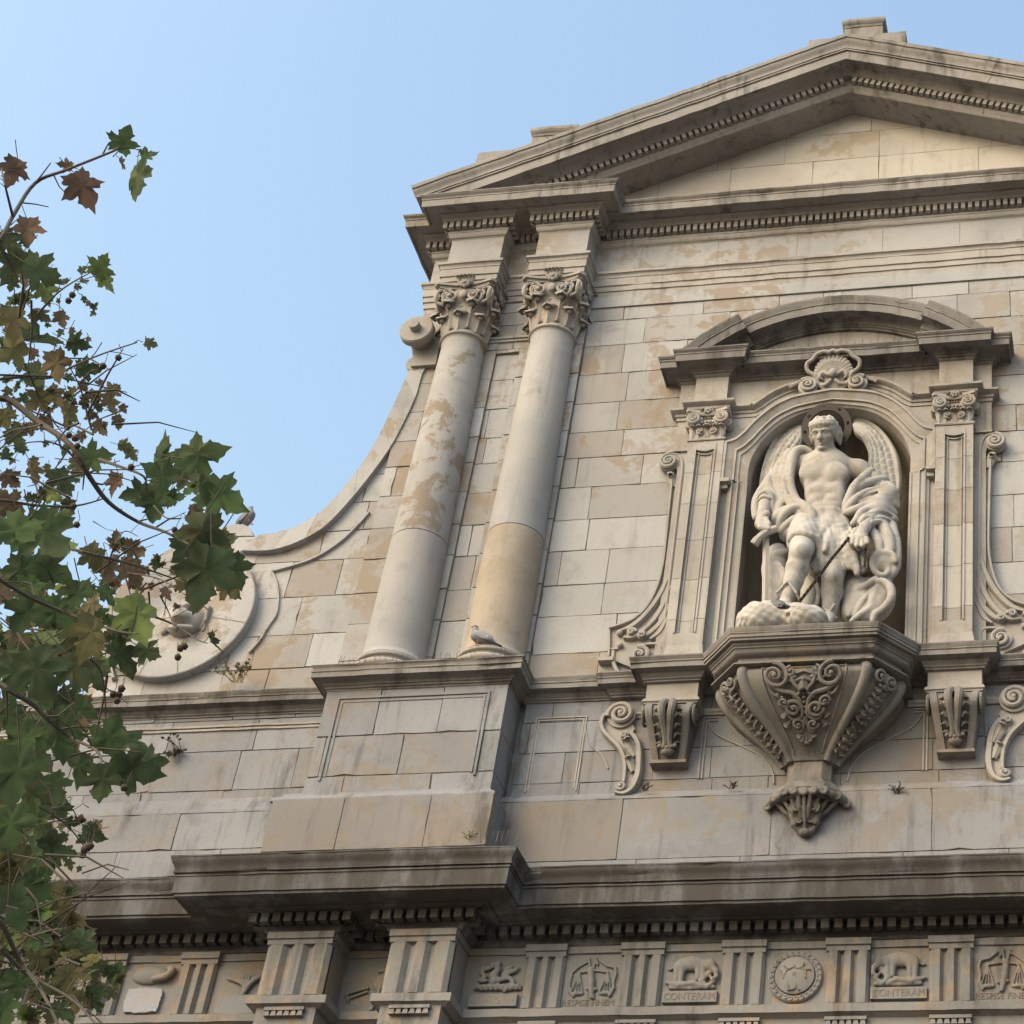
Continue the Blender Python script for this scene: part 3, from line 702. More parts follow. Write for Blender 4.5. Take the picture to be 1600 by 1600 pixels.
COLS = [(-7.975, [M_COLB, M_COLA]), (-6.835, [M_COLC, M_COLB])]

# ------------------------------------------------------------------ sculpting kit: signed distance field -> one continuous surface
class Clay:
    """grid in (X, p, Z); negative inside"""
    def __init__(s, lo, hi, h):
        s.lo = np.array(lo, np.float32); s.h = h
        s.n = np.ceil((np.array(hi)-np.array(lo))/h).astype(int)+1
        s.D = np.full(tuple(s.n), 0.5, np.float32)
    def _sub(s, lo, hi):
        a = np.clip(np.floor((np.array(lo)-s.lo)/s.h).astype(int), 0, s.n-1); b = np.clip(np.ceil((np.array(hi)-s.lo)/s.h).astype(int)+1, 1, s.n)
        if np.any(b <= a): return None, None
        g = [s.lo[k]+s.h*np.arange(a[k], b[k], dtype=np.float32) for k in range(3)]
        return tuple(slice(a[k], b[k]) for k in range(3)), (g[0][:, None, None], g[1][None, :, None], g[2][None, None, :])
    def put(s, lo, hi, fn, k=0.02, cut=False):
        m = k+2.5*s.h; sl_, G = s._sub([a-m for a in lo], [a+m for a in hi])
        if sl_ is None: return
        d = fn(*G); A = s.D[sl_]
        if cut: d = -d; 
        if k > 1e-6:
            e = np.clip(0.5+0.5*(d-A)/k*(1 if not cut else -1), 0, 1)
            if not cut: s.D[sl_] = d*(1-e)+A*e-k*e*(1-e)
            else: s.D[sl_] = d*(1-e)+A*e+k*e*(1-e)
        else: s.D[sl_] = np.maximum(A, d) if cut else np.minimum(A, d)
    def cone(s, a, b, ra, rb=None, k=0.02, cut=False):
        rb = ra if rb is None else rb; a = np.array(a, float); b = np.array(b, float); ab = b-a; L2 = max(1e-9, float(ab@ab)); R = max(ra, rb)
        def fn(x, y, z):
            t = np.clip(((x-a[0])*ab[0]+(y-a[1])*ab[1]+(z-a[2])*ab[2])/L2, 0, 1)
            return np.sqrt((x-a[0]-ab[0]*t)**2+(y-a[1]-ab[1]*t)**2+(z-a[2]-ab[2]*t)**2)-(ra+(rb-ra)*t)
        s.put(np.minimum(a, b)-R, np.maximum(a, b)+R, fn, k, cut)
    def chain(s, pts, rad, k=0.02, cut=False, n=0):
        if n: 
            R = rad if hasattr(rad, '__len__') else [rad]*len(pts)
            q = smooth_path([tuple(p)+(r,) for p, r in zip(pts, R)], n); pts = [c[:3] for c in q]; rad = [max(.002, c[3]) for c in q]
        for i in range(len(pts)-1):
            s.cone(pts[i], pts[i+1], rad[i] if hasattr(rad, '__len__') else rad, rad[i+1] if hasattr(rad, '__len__') else rad, k, cut)
    def ell(s, c, r, k=0.02, M=None, cut=False):
        c = np.array(c, float); r = np.array(r, float); M = np.eye(3) if M is None else np.array(M, float)   # rows = local axes
        def fn(x, y, z):
            q = [(M[i, 0]*(x-c[0])+M[i, 1]*(y-c[1])+M[i, 2]*(z-c[2]))/r[i] for i in range(3)]
            l = np.sqrt(q[0]**2+q[1]**2+q[2]**2); l2 = np.sqrt((q[0]/r[0])**2+(q[1]/r[1])**2+(q[2]/r[2])**2)
            return l*(l-1)/np.maximum(l2, 1e-6)
        R = r.max(); s.put(c-R, c+R, fn, k, cut)
    def slab(s, c, r, M=None, rnd=0.01, k=0.01, cut=False):
        c = np.array(c, float); r = np.array(r, float); M = np.eye(3) if M is None else np.array(M, float)
        def fn(x, y, z):
            q = [np.abs(M[i, 0]*(x-c[0])+M[i, 1]*(y-c[1])+M[i, 2]*(z-c[2]))-r[i]+rnd for i in range(3)]
            return np.sqrt(sum(np.maximum(a, 0)**2 for a in q))+np.minimum(np.maximum(np.maximum(q[0], q[1]), q[2]), 0)-rnd
        R = np.linalg.norm(r); s.put(c-R, c+R, fn, k, cut)
    def disp(s, fn, lo, hi):
        sl_, G = s._sub(lo, hi); s.D[sl_] += fn(*G)
    def mesh(s):
        D = s.D; nx, ny, nz = D.shape
        D[0], D[-1], D[:, 0], D[:, -1], D[:, :, 0], D[:, :, -1] = 1, 1, 1, 1, 1, 1
        c = [D[i:nx-1+i, j:ny-1+j, k:nz-1+k] for i in (0, 1) for j in (0, 1) for k in (0, 1)]
        ins = np.zeros(c[0].shape, np.int8)
        for a in c: ins += (a < 0)
        act = (ins > 0) & (ins < 8); idx = np.full(act.shape, -1, np.int64); n = int(act.sum()); idx[act] = np.arange(n)
        cells = np.argwhere(act).astype(np.float32); vals = np.stack([a[act] for a in c], 1)
        off = np.array([(i, j, k) for i in (0, 1) for j in (0, 1) for k in (0, 1)], np.float32)
        P = np.zeros((n, 3), np.float32); cnt = np.zeros((n, 1), np.float32)
        for a in range(8):
            for b in range(a+1, 8):
                if abs(off[a]-off[b]).sum() != 1: continue
                va, vb = vals[:, a], vals[:, b]; m = (va < 0) != (vb < 0)
                t = np.where(m, va/np.where(m, va-vb, 1), 0)[:, None]
                P += np.where(m[:, None], off[a]+(off[b]-off[a])*t, 0); cnt += m[:, None]
        V = s.lo+(cells+P/cnt)*s.h; Fs = []
        S = D < 0
        for ax in range(3):
            o = [0, 1, 2]; o.remove(ax); u, v = o
            sh = [slice(1, -1)]*3; sh[ax] = slice(0, -1); s0 = S[tuple(sh)]; sh2 = list(sh); sh2[ax] = slice(1, None); s1 = S[tuple(sh2)]
            e = np.argwhere(s0 != s1)
            if not len(e): continue
            fl = s0[s0 != s1]; e[:, u] += 1; e[:, v] += 1
            def cell(du, dv): q = e.copy(); q[:, u] += du; q[:, v] += dv; return idx[q[:, 0], q[:, 1], q[:, 2]]
            q = np.stack([cell(-1, -1), cell(0, -1), cell(0, 0), cell(-1, 0)], 1)
            flip = fl if ax != 1 else ~fl
            q[flip] = q[flip][:, ::-1]; Fs.append(q)
        Fs = np.concatenate(Fs); W_ = np.stack([V[:, 0], WALL-V[:, 1], V[:, 2]], 1)
        return W_, Fs
    def build(s, name, mat, parent=None, label=None, relax=1):
        W_, Fs = s.mesh()
        if relax:       # light smoothing of the grid
            e = np.concatenate([Fs[:, [0, 1]], Fs[:, [1, 2]], Fs[:, [2, 3]], Fs[:, [3, 0]]])
            for _ in range(relax):
                A = np.zeros_like(W_); c = np.zeros((len(W_), 1), np.float32)
                np.add.at(A, e[:, 0], W_[e[:, 1]]); np.add.at(c, e[:, 0], 1); np.add.at(A, e[:, 1], W_[e[:, 0]]); np.add.at(c, e[:, 1], 1)
                W_ = W_*0.5+0.5*A/np.maximum(c, 1)
        me = bpy.data.meshes.new(name)
        me.vertices.add(len(W_)); me.vertices.foreach_set("co", W_.astype(np.float32).ravel())
        me.loops.add(len(Fs)*4); me.loops.foreach_set("vertex_index", Fs.astype(np.int32).ravel())
        me.polygons.add(len(Fs)); me.polygons.foreach_set("loop_start", np.arange(0, len(Fs)*4, 4, dtype=np.int32)); me.polygons.foreach_set("loop_total", np.full(len(Fs), 4, np.int32))
        me.polygons.foreach_set("use_smooth", np.ones(len(Fs), bool))
        me.materials.append(mat); me.update(calc_edges=True); me.validate()
        return link(name, me, parent, label)
def loc3(px, py, p):            # survey pixel + depth in front of the wall -> (X, p, Z)
    X, Z = onp(px, py, p); return (X, p, Z)
def u2(a, c, p): return loc3(1160+a/5.926, 640+c/5.926, p)      # enlarged survey views of the statue
def u3(a, c, p): return loc3(1160+a/5.926, 810+c/5.926, p)

# ------------------------------------------------------------------ statue niche and its frame
nic = MB(); NR, NS = 0.922, 15.985
seg = 28
pr = [F(XC-NR*math.cos(math.pi*i/seg), 13.2, -0.88*math.sin(math.pi*i/seg)) for i in range(seg+1)]
V = []; rows = 18
for j in range(rows+1):
    z = 13.2+(NS-13.2)*j/rows
    for i in range(seg+1):
        a = math.pi*i/seg; V.append(F(XC-NR*math.cos(a), z, -0.10-0.80*math.sin(a)))
for j in range(1, 11):
    th = math.pi/2*j/10; c, s_ = math.cos(th), math.sin(th)
    for i in range(seg+1):
        a = math.pi*i/seg; V.append(F(XC-NR*c*math.cos(a), NS+NR*s_, -0.10-0.80*c*math.sin(a)))
n = seg+1
nic.add(V, [(j*n+i, j*n+i+1, (j+1)*n+i+1, (j+1)*n+i) for j in range(rows+10) for i in range(seg)])
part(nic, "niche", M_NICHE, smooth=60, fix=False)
# shouldered archivolt
def curve_of(C):
    left = [C[0], C[1]]+smooth_path(C[1:], 5)[1:]
    left = [C[0], tuple((C[0][k]+C[1][k])/2 for k in range(2))]+left[1:]
    return left+[(mir(x), z) for x, z in left[-2::-1]]
ca, cb, cc, cd = [curve_of(C) for C in (A_arch, B_arch, C_arch, D_arch)]
def mixc(P, Q, t): return [(a[0]+(b_[0]-a[0])*t, a[1]+(b_[1]-a[1])*t) for a, b_ in zip(P, Q)]
layers = [(ca, -0.02), (ca, 0.20), (mixc(ca, cb, .08), 0.215), (mixc(ca, cb, .30), 0.215), (mixc(ca, cb, .34), 0.195), (mixc(ca, cb, .6), 0.18), (mixc(ca, cb, .97), 0.155), (cb, 0.175), (mixc(cb, cc, .3), 0.175), (mixc(cb, cc, .34), 0.150), (mixc(cb, cc, .96), 0.145), (cc, 0.13), (mixc(cc, cd, .2), 0.125), (mixc(cc, cd, .94), 0.11), (cd, 0.10), (cd, -0.14)]
def loft(mb, layers):
    n = len(layers[0][0]); V = [F(x, z, p) for C, p in layers for x, z in C]
    mb.add(V, [(k*n+i, k*n+i+1, (k+1)*n+i+1, (k+1)*n+i) for k in range(len(layers)-1) for i in range(n-1)])
b = MB(); loft(b, layers)
for x0 in (-4.51, mir(-4.40)):
    b.box(x0, x0+.11, 15.80, 15.85, 0.0, 0.225); b.box(x0+.005, x0+.085, 15.74, 15.80, 0.0, 0.17)
part(b, "archivolt", M_TRIM, smooth=32)
b = MB(); hb = MB()
hb.plan([(-4.43, -0.02), (-4.43, 0.12), (-4.40, 0.13), (-4.392, 0.155), (-4.372, 0.16), (-4.366, 0.135), (-4.33, 0.13), (-4.325, 0.15), (-4.305, 0.15), (-4.30, 0.12), (-4.235, 0.115), (-4.23, 0.125), (-4.207, 0.12), (-4.207, -0.14)], 13.3, 15.848)
jamb_l = hb
def both(name, hb, mat, **k):
    o = MB(); o.mirror(hb); part(o, name, mat, **k)
    return part(hb, name, mat, **k)
both("niche_jamb", jamb_l, M_TRIM)
# backing plate of the aedicule
b = MB()
la = curve_of([(x+.03, z-.03) for x, z in A_arch])
la = [q for q in la if q[0] <= XC+1e-6]
plate = [(-5.055, 13.25), (-5.055, 16.1), (-5.12, 16.385), (-5.12, 17.45), (XC, 17.45)]+la[::-1]+[(-4.42, 15.8), (-4.42, 13.25)]
b.prism(plate, -0.05, 0.096)
both("aedicule_plate", b, M_TRIM)
# pilasters
pl_mats = M_TRIM
for s_ in (1, -1):
    b = MB(); q = MB()
    x0, x1 = -4.925, -4.505
    zc = [13.56, 13.9, 14.45, 15.0, 15.5, 15.95, 16.44]
    for z0, z1 in zip(zc[:-1], zc[1:]):
        t = rng.gauss(0, .5); g = 0.003
        for (a, c) in ((x0, x0+.085), (x1-.085, x1)): q.box(a, c, z0+g, z1-g, 0.05, 0.22, t)
        zz1 = min(z1-g, 16.30)
        q.box(x0+.088, x1-.088, max(z0+g, 13.72), zz1, 0.05, 0.185, t)
        q.box(x0+.085, x0+.105, max(z0+g, 13.72), zz1, 0.05, 0.232, t); q.box(x0+.125, x0+.138, max(z0+g, 13.74), zz1-0.0, 0.05, 0.20, t)
        q.box(x1-.105, x1-.085, max(z0+g, 13.72), zz1, 0.05, 0.232, t); q.box(x1-.138, x1-.125, max(z0+g, 13.74), zz1, 0.05, 0.20, t)
    q.box(x0+.085, x1-.085, 13.56, 13.72, 0.05, 0.22); q.box(x0+.085, x1-.085, 16.36, 16.44, 0.05, 0.22)
    top = [(x0+.085, 16.37), (x0+.085, 16.285)]+[(x0+.085+(x1-x0-.17)*i/8, 16.30-0.035*math.sin(math.pi*i/8)) for i in range(9)]+[(x1-.085, 16.37)]
    q.prism(top, 0.05, 0.225)
    st = [(x0+.10+(x1-x0-.20)*i/8, 16.265-0.033*math.sin(math.pi*i/8)) for i in range(9)]
    q.sweep(st, [(-.007, .15), (-.007, .205), (.007, .205), (.007, .15)], 'xz')
    q.sweep([(x0, 0.0), (x0, 0.22), (x1, 0.22), (x1, 0.0)], [(-.2, 13.34), (0.05, 13.34), (0.05, 13.40), (0.035, 13.405), (0.035, 13.425), (0.022, 13.43), (0.004, 13.56), (-.2, 13.57)])
    q.sweep([(x0, 0.0), (x0, 0.22), (x1, 0.22), (x1, 0.0)], [(-.2, 16.415), (0.01, 16.42), (0.018, 16.435), (0.01, 16.452), (-.2, 16.455)])
    q.box(-5.13, -4.93, 16.375, 16.40, 0.0, 0.125)
    if s_ == -1: b.mirror(q); q = b
    part(q, "pilaster", M_TRIM)
# architrave and hood that rises over the arch
hb = MB()
pth = [(-5.12, 0.0), (-5.12, 0.10), (-4.95, 0.10), (-4.95, 0.22), (-4.50, 0.22), (-4.50, 0.10), (-4.20, 0.10)]
ar = [(-0.1, 16.845), (0.0, 16.845), (0.01, 16.85), (0.01, 16.895), (0.028, 16.90), (0.028, 16.935), (0.05, 16.945), (0.075, 16.955), (0.085, 16.965), (0.085, 16.99), (-0.1, 17.0)]
hb.sweep(pth, ar)
hood = [(-4.2005, 16.845)]+smooth_path([(-4.18, 16.848), (-4.09, 16.91), (-3.94, 17.04), (-3.78, 17.125), (-3.62, 17.17)], 5)
hb.sweep(hood, [(w-16.845, 0.10+u) for u, w in ar][::-1], 'xz', rough=0)
both("aedicule_architrave", hb, M_TRIM, smooth=30)
# frieze and cornice of the aedicule
fp = mirror_path([(-5.125, 0.0), (-5.125, 0.12), (-4.92, 0.12), (-4.92, 0.22), (-4.53, 0.22), (-4.53, 0.10)])
b = MB(); b.sweep(fp, [(-.15, 16.96), (0.0, 16.96), (0.0, 17.43), (-.15, 17.43)]); part(b, "aedicule_frieze", M_TRIM)
ac = [(-.2, 17.405), (0.0, 17.405), (0.02, 17.42), (0.025, 17.442), (0.045, 17.445), (0.05, 17.468), (0.068, 17.47)]+cove(0.07, 17.475, 0.125, 17.53, 4)+[(0.205, 17.535), (0.205, 17.505), (0.222, 17.505), (0.226, 17.592), (0.236, 17.597), (0.236, 17.612)]+ogee(0.232, 17.615, 0.252, 17.645, 4)+[(0.258, 17.648), (0.258, 17.668), (-.2, 17.695)]
b = MB(); b.sweep(fp, ac); part(b, "aedicule_cornice", M_CORN, smooth=28)
# segmental pediment
SR, SZ = 2.425, 16.055
def segarc(xa, xb, n): 
    o = []
    for i in range(n+1):
        x = xa+(xb-xa)*i/n; o.append((x, SZ+math.sqrt((SR-.32)**2-(x-XC)**2)))
    return o
sp = [(0.0, -.05), (0.0, 0.10), (0.02, 0.105), (0.025, 0.125), (0.04, 0.128), (0.045, 0.145), (0.06, 0.148)]+[(0.065+.045*i/4, 0.15+0.03*(1-math.cos(math.pi/2*i/4))) for i in range(5)]+[(0.118, 0.30), (0.095, 0.305), (0.095, 0.322), (0.205, 0.328), (0.21, 0.34), (0.225, 0.34), (0.23, 0.333)]+[(0.232+.06*i/4, 0.335+0.022*i/4) for i in range(5)]+[(0.30, 0.36), (0.32, 0.36), (0.325, -.05)]
def seg_piece(xa, xb, dp, n):
    A = segarc(xa, xb, n); P = []
    b = MB(); b.sweep(A, [(u, w if w < 0.09 else w+dp) for u, w in sp][::-1], 'xz', tint=0)
    return b
for xa, xb, dp, n in ((-4.27, mir(-4.27), 0.0, 28), (-5.02, -4.275, 0.10, 12), (mir(-4.275), mir(-5.02), 0.10, 12)):
    part(seg_piece(xa, xb, dp, n), "segmental_pediment", M_CORN, smooth=28, clipz=17.68)
b = MB(); A = segarc(-5.0, mir(-5.0), 30); b.prism([(x, z+.03) for x, z in A if z > 17.6][::-1]+[(-4.86, 17.6), (mir(-4.86), 17.6)], -0.05, 0.06)
part(b, "pediment_field", M_TRIM)

# ------------------------------------------------------------------ carving helpers
def spiral_pts(cx, cz, r0, r1, turns, a0, p0, p1, n=40, hand=1):
    out = []
    for i in range(n+1):
        t = i/n; r = r0+(r1-r0)*t**0.8; a = a0+hand*2*math.pi*turns*t
        out.append(Vector(F(cx+r*math.cos(a), cz+r*math.sin(a), p0+(p1-p0)*t)))
    return out
def volute(mb, cx, cz, r, a0, p, hand=1, turns=1.9, th=None, depth=0.05):
    th = th or r*0.17
    P = spiral_pts(cx, cz, r-th*.5, r*0.2, turns, a0, p, p+depth*.6, 48, hand)
    mb.tube(P, [th*(1-.45*i/48) for i in range(49)], 7)
    n = 20; disc_lathe(mb, cx, cz, [(r*.93, p-.08), (r*.93, p-.012), (0, p-.005)], 24)
    mb.ball(F(cx, cz, p+depth*.5), r*0.2, 10, 7)
def ribbon(mb, pts, wid, p0, thick, n=6, ridge=0.4):     # carved strap in the wall plane with rounded back
    P = smooth_path(pts, n); W_ = smooth_path([(w,) for w in wid], n) if hasattr(wid, '__len__') else [(wid,)]*len(P)
    prof = lambda w: [(-w/2, -0.03), (-w/2, thick*(1-ridge)), (-w*.3, thick), (w*.3, thick), (w/2, thick*(1-ridge)), (w/2, -0.03)]
    V = []; k = 6; m = len(P)
    for i in range(m):
        a, c = P[max(0, i-1)], P[min(m-1, i+1)]; l = math.hypot(c[0]-a[0], c[1]-a[1]) or 1; nx, nz = -(c[1]-a[1])/l, (c[0]-a[0])/l
        pp = p0 if not callable(p0) else p0(i/(m-1))
        for u, w in prof(W_[min(i, len(W_)-1)][0]): V.append(F(P[i][0]+nx*u, P[i][1]+nz*u, pp+w))
    fs = [(i*k+j, i*k+(j+1) % k, (i+1)*k+(j+1) % k, (i+1)*k+j) for i in range(m-1) for j in range(k)]
    fs += [list(range(k)), [(m-1)*k+j for j in range(k)][::-1]]
    mb.add(V, fs)
def leaf3(mb, base, tip_dir, out_dir, h, w, curl=0.35, lobes=3, lean=0.12, th=0.012):
    """acanthus leaf: grows from base along tip_dir, curls over towards out_dir"""
    base, t, o = Vector(base), Vector(tip_dir).normalized(), Vector(out_dir).normalized()
    o = (o-t*o.dot(t)).normalized(); s = t.cross(o)
    nu, nv = 14, 8
    def fn(u, v):
        e = v*2-1
        wd = w*0.5*(0.62+0.5*math.sin(min(1, u*1.25)*math.pi*0.62))*(1.0-0.55*max(0, u-.72)/.28)
        wd *= 1-0.20*abs(math.sin(u*lobes*math.pi))**0.7*(abs(e)**1.2)
        if u > 0.62:
            a = (u-.62)/.38*math.pi*0.95; r = h*curl*0.42
            y = h*(.62+.10)*0.96+r*math.sin(a)*0.9; x = lean*h*0.62+r*(1-math.cos(a))
        else: y = h*0.72*u/.62*0.96; x = lean*h*u
        rib = 0.10*w*(1-abs(e))**1.5+0.035*w*math.cos(e*math.pi*3.2)*(1-u*.5)
        return base+t*y+s*(wd*e)+o*(x+rib-0.12*w*e*e)
    mb.grid(fn, nu, nv, lambda u, v: -o*th-t*th*.3)
def rosette(mb, c, out, r, n=6):
    c, out = Vector(c), Vector(out).normalized(); a = out.orthogonal().normalized(); d = out.cross(a)
    for i in range(n):
        an = 2*math.pi*i/n; q = a*math.cos(an)+d*math.sin(an)
        mb.ball(c+q*r*.6, (r*.42,)*3, 8, 5)
    mb.ball(c+out*r*.3, r*.35, 8, 5)

# ------------------------------------------------------------------ Corinthian capitals
def composite_capital(xc, r, z0, parent):
    H = 19.085-z0; b = MB()
    b.lathe(xc, PC, [(r*0.98, z0), (r*1.0, z0+H*.5), (r*1.12, z0+H*.72), (r*1.32, z0+H*.84), (r*1.32, z0+H*.86), (0, z0+H*.86)], 40)
    # abacus with hollowed sides
    def aba(e, hollow, n=10):
        C = [(-e, -e), (e, -e), (e, e), (-e, e)]; P = []
        for i in range(4):
            a, c = C[i], C[(i+1) % 4]; d = ((c[0]-a[0])/(2*e), (c[1]-a[1])/(2*e)); nrm = (-d[1], d[0]); cut = 0.08
            for k in range(n+1):
                t = cut/2/e+(1-cut/e)*k/n; q = math.sin(math.pi*t)
                P.append((xc+a[0]+d[0]*2*e*t+nrm[0]*hollow*q, PC+a[1]+d[1]*2*e*t+nrm[1]*hollow*q))
        return P
    b.plan(aba(0.345, .07), z0+H*.84, z0+H*.90); b.plan(aba(0.395, .085), z0+H*.90, z0+H*.94); b.plan(aba(0.43, .09), z0+H*.955, z0+H); b.plan(aba(0.40, .085), z0+H*.93, z0+H*.96)
    cap = part(b, "column_capital", M_CARVE, parent=parent, smooth=35)
    b = MB()
    for ring_, (nl, off, zz, hh, ww, rr_, cu) in enumerate(((8, 0, 0.0, .40, .30, r*.98, .42), (8, .5, .06, .60, .28, r*1.0, .38))):
        for i in range(nl):
            a = 2*math.pi*(i+off)/nl+math.pi/8*0
            o = Vector((math.cos(a), -math.sin(a), 0)); base = Vector(F(xc+rr_*math.cos(a), z0+H*zz, PC+rr_*math.sin(a)))
            leaf3(b, base, (o.x*.10, o.y*.10, 1), o, H*hh, ww, cu, 4, 0.10, 0.015)
            tipb = base+o*(H*hh*(.13+.22*cu*2.0))+Vector((0, 0, H*hh*.68)); b.ball(tipb, 0.035, 7, 5)
    part(b, "acanthus_leaves", M_CARVE, parent=parent, smooth=60)
    b = MB()
    for s1 in (1, -1):
        for s2 in (1, -1):                     # corner volutes seen from both faces
            dia = Vector((s1, -s2, 0)).normalized()
            for tw in (1, -1):
                side = Vector((-dia.y, dia.x, 0))*tw
                face = (dia+side*0.55).normalized()*1.0
                cen = Vector((xc, WALL-PC, z0+H*.745))+dia*0.40+side*0.045
                u = (dia*0.8-side*0.6).normalized(); pts = []; rad = []
                for i in range(37):
                    t = i/36; an = -0.6*math.pi+2*math.pi*1.55*t; rr_ = 0.125*(1-t)**.8+0.02
                    q = cen+u*(rr_*math.cos(an))+Vector((0, 0, rr_*math.sin(an)))+side*0.05*t
                    pts.append(q); rad.append(0.026*(1-.35*t))
                st = Vector((xc, WALL-PC, z0+H*.40))+dia*(r*1.02)-side*0.10*-1
                lead = [st+(pts[0]-st)*k/5+Vector((0, 0, -0.05*math.sin(math.pi*k/5))) for k in range(5)]
                b.tube(lead+pts, [0.022]*5+rad, 6); b.ball(cen+side*.06, 0.034, 8, 6)
    for o in (Vector((0, -1, 0)), Vector((1, 0, 0)), Vector((-1, 0, 0))):   # helices, shield and flower on each face
        sd = Vector((-o.y, o.x, 0)); c0 = Vector((xc, WALL-PC, z0))+o*(r*1.16)
        for tw in (1, -1):
            cen = c0+sd*tw*0.155+Vector((0, 0, H*.665))+o*.03; pts = []; rad = []
            for i in range(31):
                t = i/30; an = -0.5*math.pi+2*math.pi*1.5*t; rr_ = 0.095*(1-t)**.8+0.015
                pts.append(cen+sd*(-tw*rr_*math.cos(an)*-1)+Vector((0, 0, rr_*math.sin(an)))+o*.06*t); rad.append(0.022*(1-.3*t))
            lead = [c0+sd*tw*.07+Vector((0, 0, H*(.34+.05*k)))+o*(-.03+.01*k) for k in range(4)]
            b.tube(lead+pts, [0.02]*4+rad, 6); b.ball(cen+o*.05, 0.032, 8, 6)
            b.ball(cen+sd*tw*.02+Vector((0, 0, .12)), (0.03, 0.03, 0.025), 7, 5); b.ball(cen+sd*tw*.10+Vector((0, 0, .125)), (0.03, 0.03, 0.025), 7, 5)
        b.ball(c0+Vector((0, 0, H*.73))+o*.045, (0.055 if o.x == 0 else .03, 0.03 if o.x == 0 else .055, 0.07), 10, 7)
        b.ball(c0+Vector((0, 0, H*.52))+o*.0, (0.06, 0.03, 0.04), 10, 7)
        fl = Vector((xc, WALL-PC, z0+H*.955))+o*0.37; rosette(b, fl, o, 0.075, 7)
        for k in range(5): leaf3(b, fl+sd*(.03*(k-2)), Vector((0, 0, 1))+sd*.5*(k-2)*.4, o, .13, .06, .5, 2, .2, .008)
    part(b, "capital_volutes", M_CARVE, parent=parent, smooth=50)
for xc, mats in COLS:
    sh, r1, zt = column(xc, mats); composite_capital(xc, r1, zt, sh)

# ------------------------------------------------------------------ carved ornament of the aedicule (left half, mirrored to the right)
def merge(*ms):
    o = MB()
    for q in ms:
        n = len(o.v); o.v += q.v; o.f += [[i+n for i in f] for f in q.f]; o.t += q.t; o.m += q.m
    return o
def mirrored(mb):
    o = MB(); o.mirror(mb); return o
UPV = Vector((0, 0, 1)); OUT = Vector((0, -1, 0)); RX = Vector((1, 0, 0))
# composite pilaster capitals
def pil_capital():
    x0, x1, z0, z1 = -4.925, -4.505, 16.455, 16.845; xm = (x0+x1)/2; H = z1-z0; b = MB()
    b.plan([(x0+.03, 0.05), (x0+.03, .225), (x1-.03, .225), (x1-.03, .05)], z0, z0+H*.62)
    b.plan([(x0+.0, 0.05), (x0+.0, .25), (x1-.0, .25), (x1-.0, .05)], z0+H*.62, z0+H*.86)
    ab = [(x0-.045, 0.05), (x0-.045, .30), (x0-.02, .325)]+[(x0-.02+(x1-x0+.04)*i/8, .325-0.05*math.sin(math.pi*i/8)) for i in range(1, 8)]+[(x1+.02, .325), (x1+.045, .30), (x1+.045, .05)]
    b.plan(ab, z0+H*.90, z1); b.plan([(x, p-.018 if p > .06 else p) for x, p in ab], z0+H*.85, z0+H*.91)
    for s_ in (1, -1):
        volute(b, xm+s_*.155, z0+H*.66, .098, math.pi/2, .285, -s_, 1.9, .024, .05)
        b.tube([F(xm+s_*.155, z0+H*.66+.09, .29), F(xm+s_*.07, z0+H*.80, .285), F(xm, z0+H*.79, .275)], [.022, .02, .016], 6)
        disc_lathe(b, xm+s_*.222, z0+H*.62, [(.06, .08), (.06, .22), (0, .22)], 12)
        for k in range(3):
            o = .17-.075*k; leaf3(b, F(xm+s_*o, z0, .225), UPV, OUT, H*.5, .10, .42, 3, .10, .01)
        volute(b, xm+s_*.075, z0+H*.24, .052, -math.pi/2, .255, s_, 1.4, .013, .03)
    leaf3(b, F(xm, z0, .225), UPV, OUT, H*.52, .10, .42, 3, .10, .01)
    for k in range(6): b.ball(F(x0+.10+(x1-x0-.2)*k/5, z0+H*.56, .255), .02, 7, 5)
    for k in range(9): b.ball(F(x0+.09+(x1-x0-.18)*k/8, z0+H*.72, .26), .014, 6, 4)
    rosette(b, F(xm, z0+H*.93, .30), OUT, .05, 6)
    for s_ in (1, -1): leaf3(b, F(xm, z0+H*.80, .28), UPV*.7+RX*s_*.7, OUT, .12, .07, .4, 2, .15, .008)
    return b
for mb in (pil_capital(),): part(mb, "pilaster_capital", M_CARVE, smooth=45); part(mirrored(mb), "pilaster_capital", M_CARVE, smooth=45)
# volutes of the hood above the arch and the shell cartouche between them
hv = MB(); volute(hv, -3.575, 17.185, .128, math.pi*.75, .215, -1, 1.8, .026, .07)
hv.tube([F(x, z, .185) for x, z in smooth_path([(-3.80, 17.20), (-3.68, 17.27), (-3.575, 17.305)], 6)], .022, 6)
both("hood_volute", hv, M_CARVE, smooth=45)
ct = Clay((-3.72, -.02, 17.08), (-2.85, .50, 17.62), .0095)
XM = XC+.01; out_l = [(-.10, 17.13), (-.17, 17.20), (-.22, 17.30), (-.30, 17.36), (-.31, 17.44), (-.24, 17.49), (-.19, 17.545), (-.10, 17.57), (-.05, 17.555), (0, 17.575)]
full = out_l+[(-x, z) for x, z in out_l[::-1][1:]]
pf = lambda z: .16+.42*(z-17.1)
ct.chain([(XM+x, pf(z), z) for x, z in full], [.024]*len(full), .008, n=4)
for i in range(15):
    a = -75+150*i/14; ca, sa = math.sin(R_(a)), math.cos(R_(a)); L = .27+.03*math.cos(R_(a)*2)
    ct.chain([(XM+ca*r*1.02, pf(17.28+sa*r*.92)-.03+.02*math.sin(r*12), 17.27+sa*r*.95) for r in (.04, .12, .2, L-.02)], [.014, .02, .024, .024], .008)
ct.ell((XM, .16, 17.32), (.23, .07, .2), .02); ct.ell((XM, .27, 17.30), (.055, .05, .06), .01)
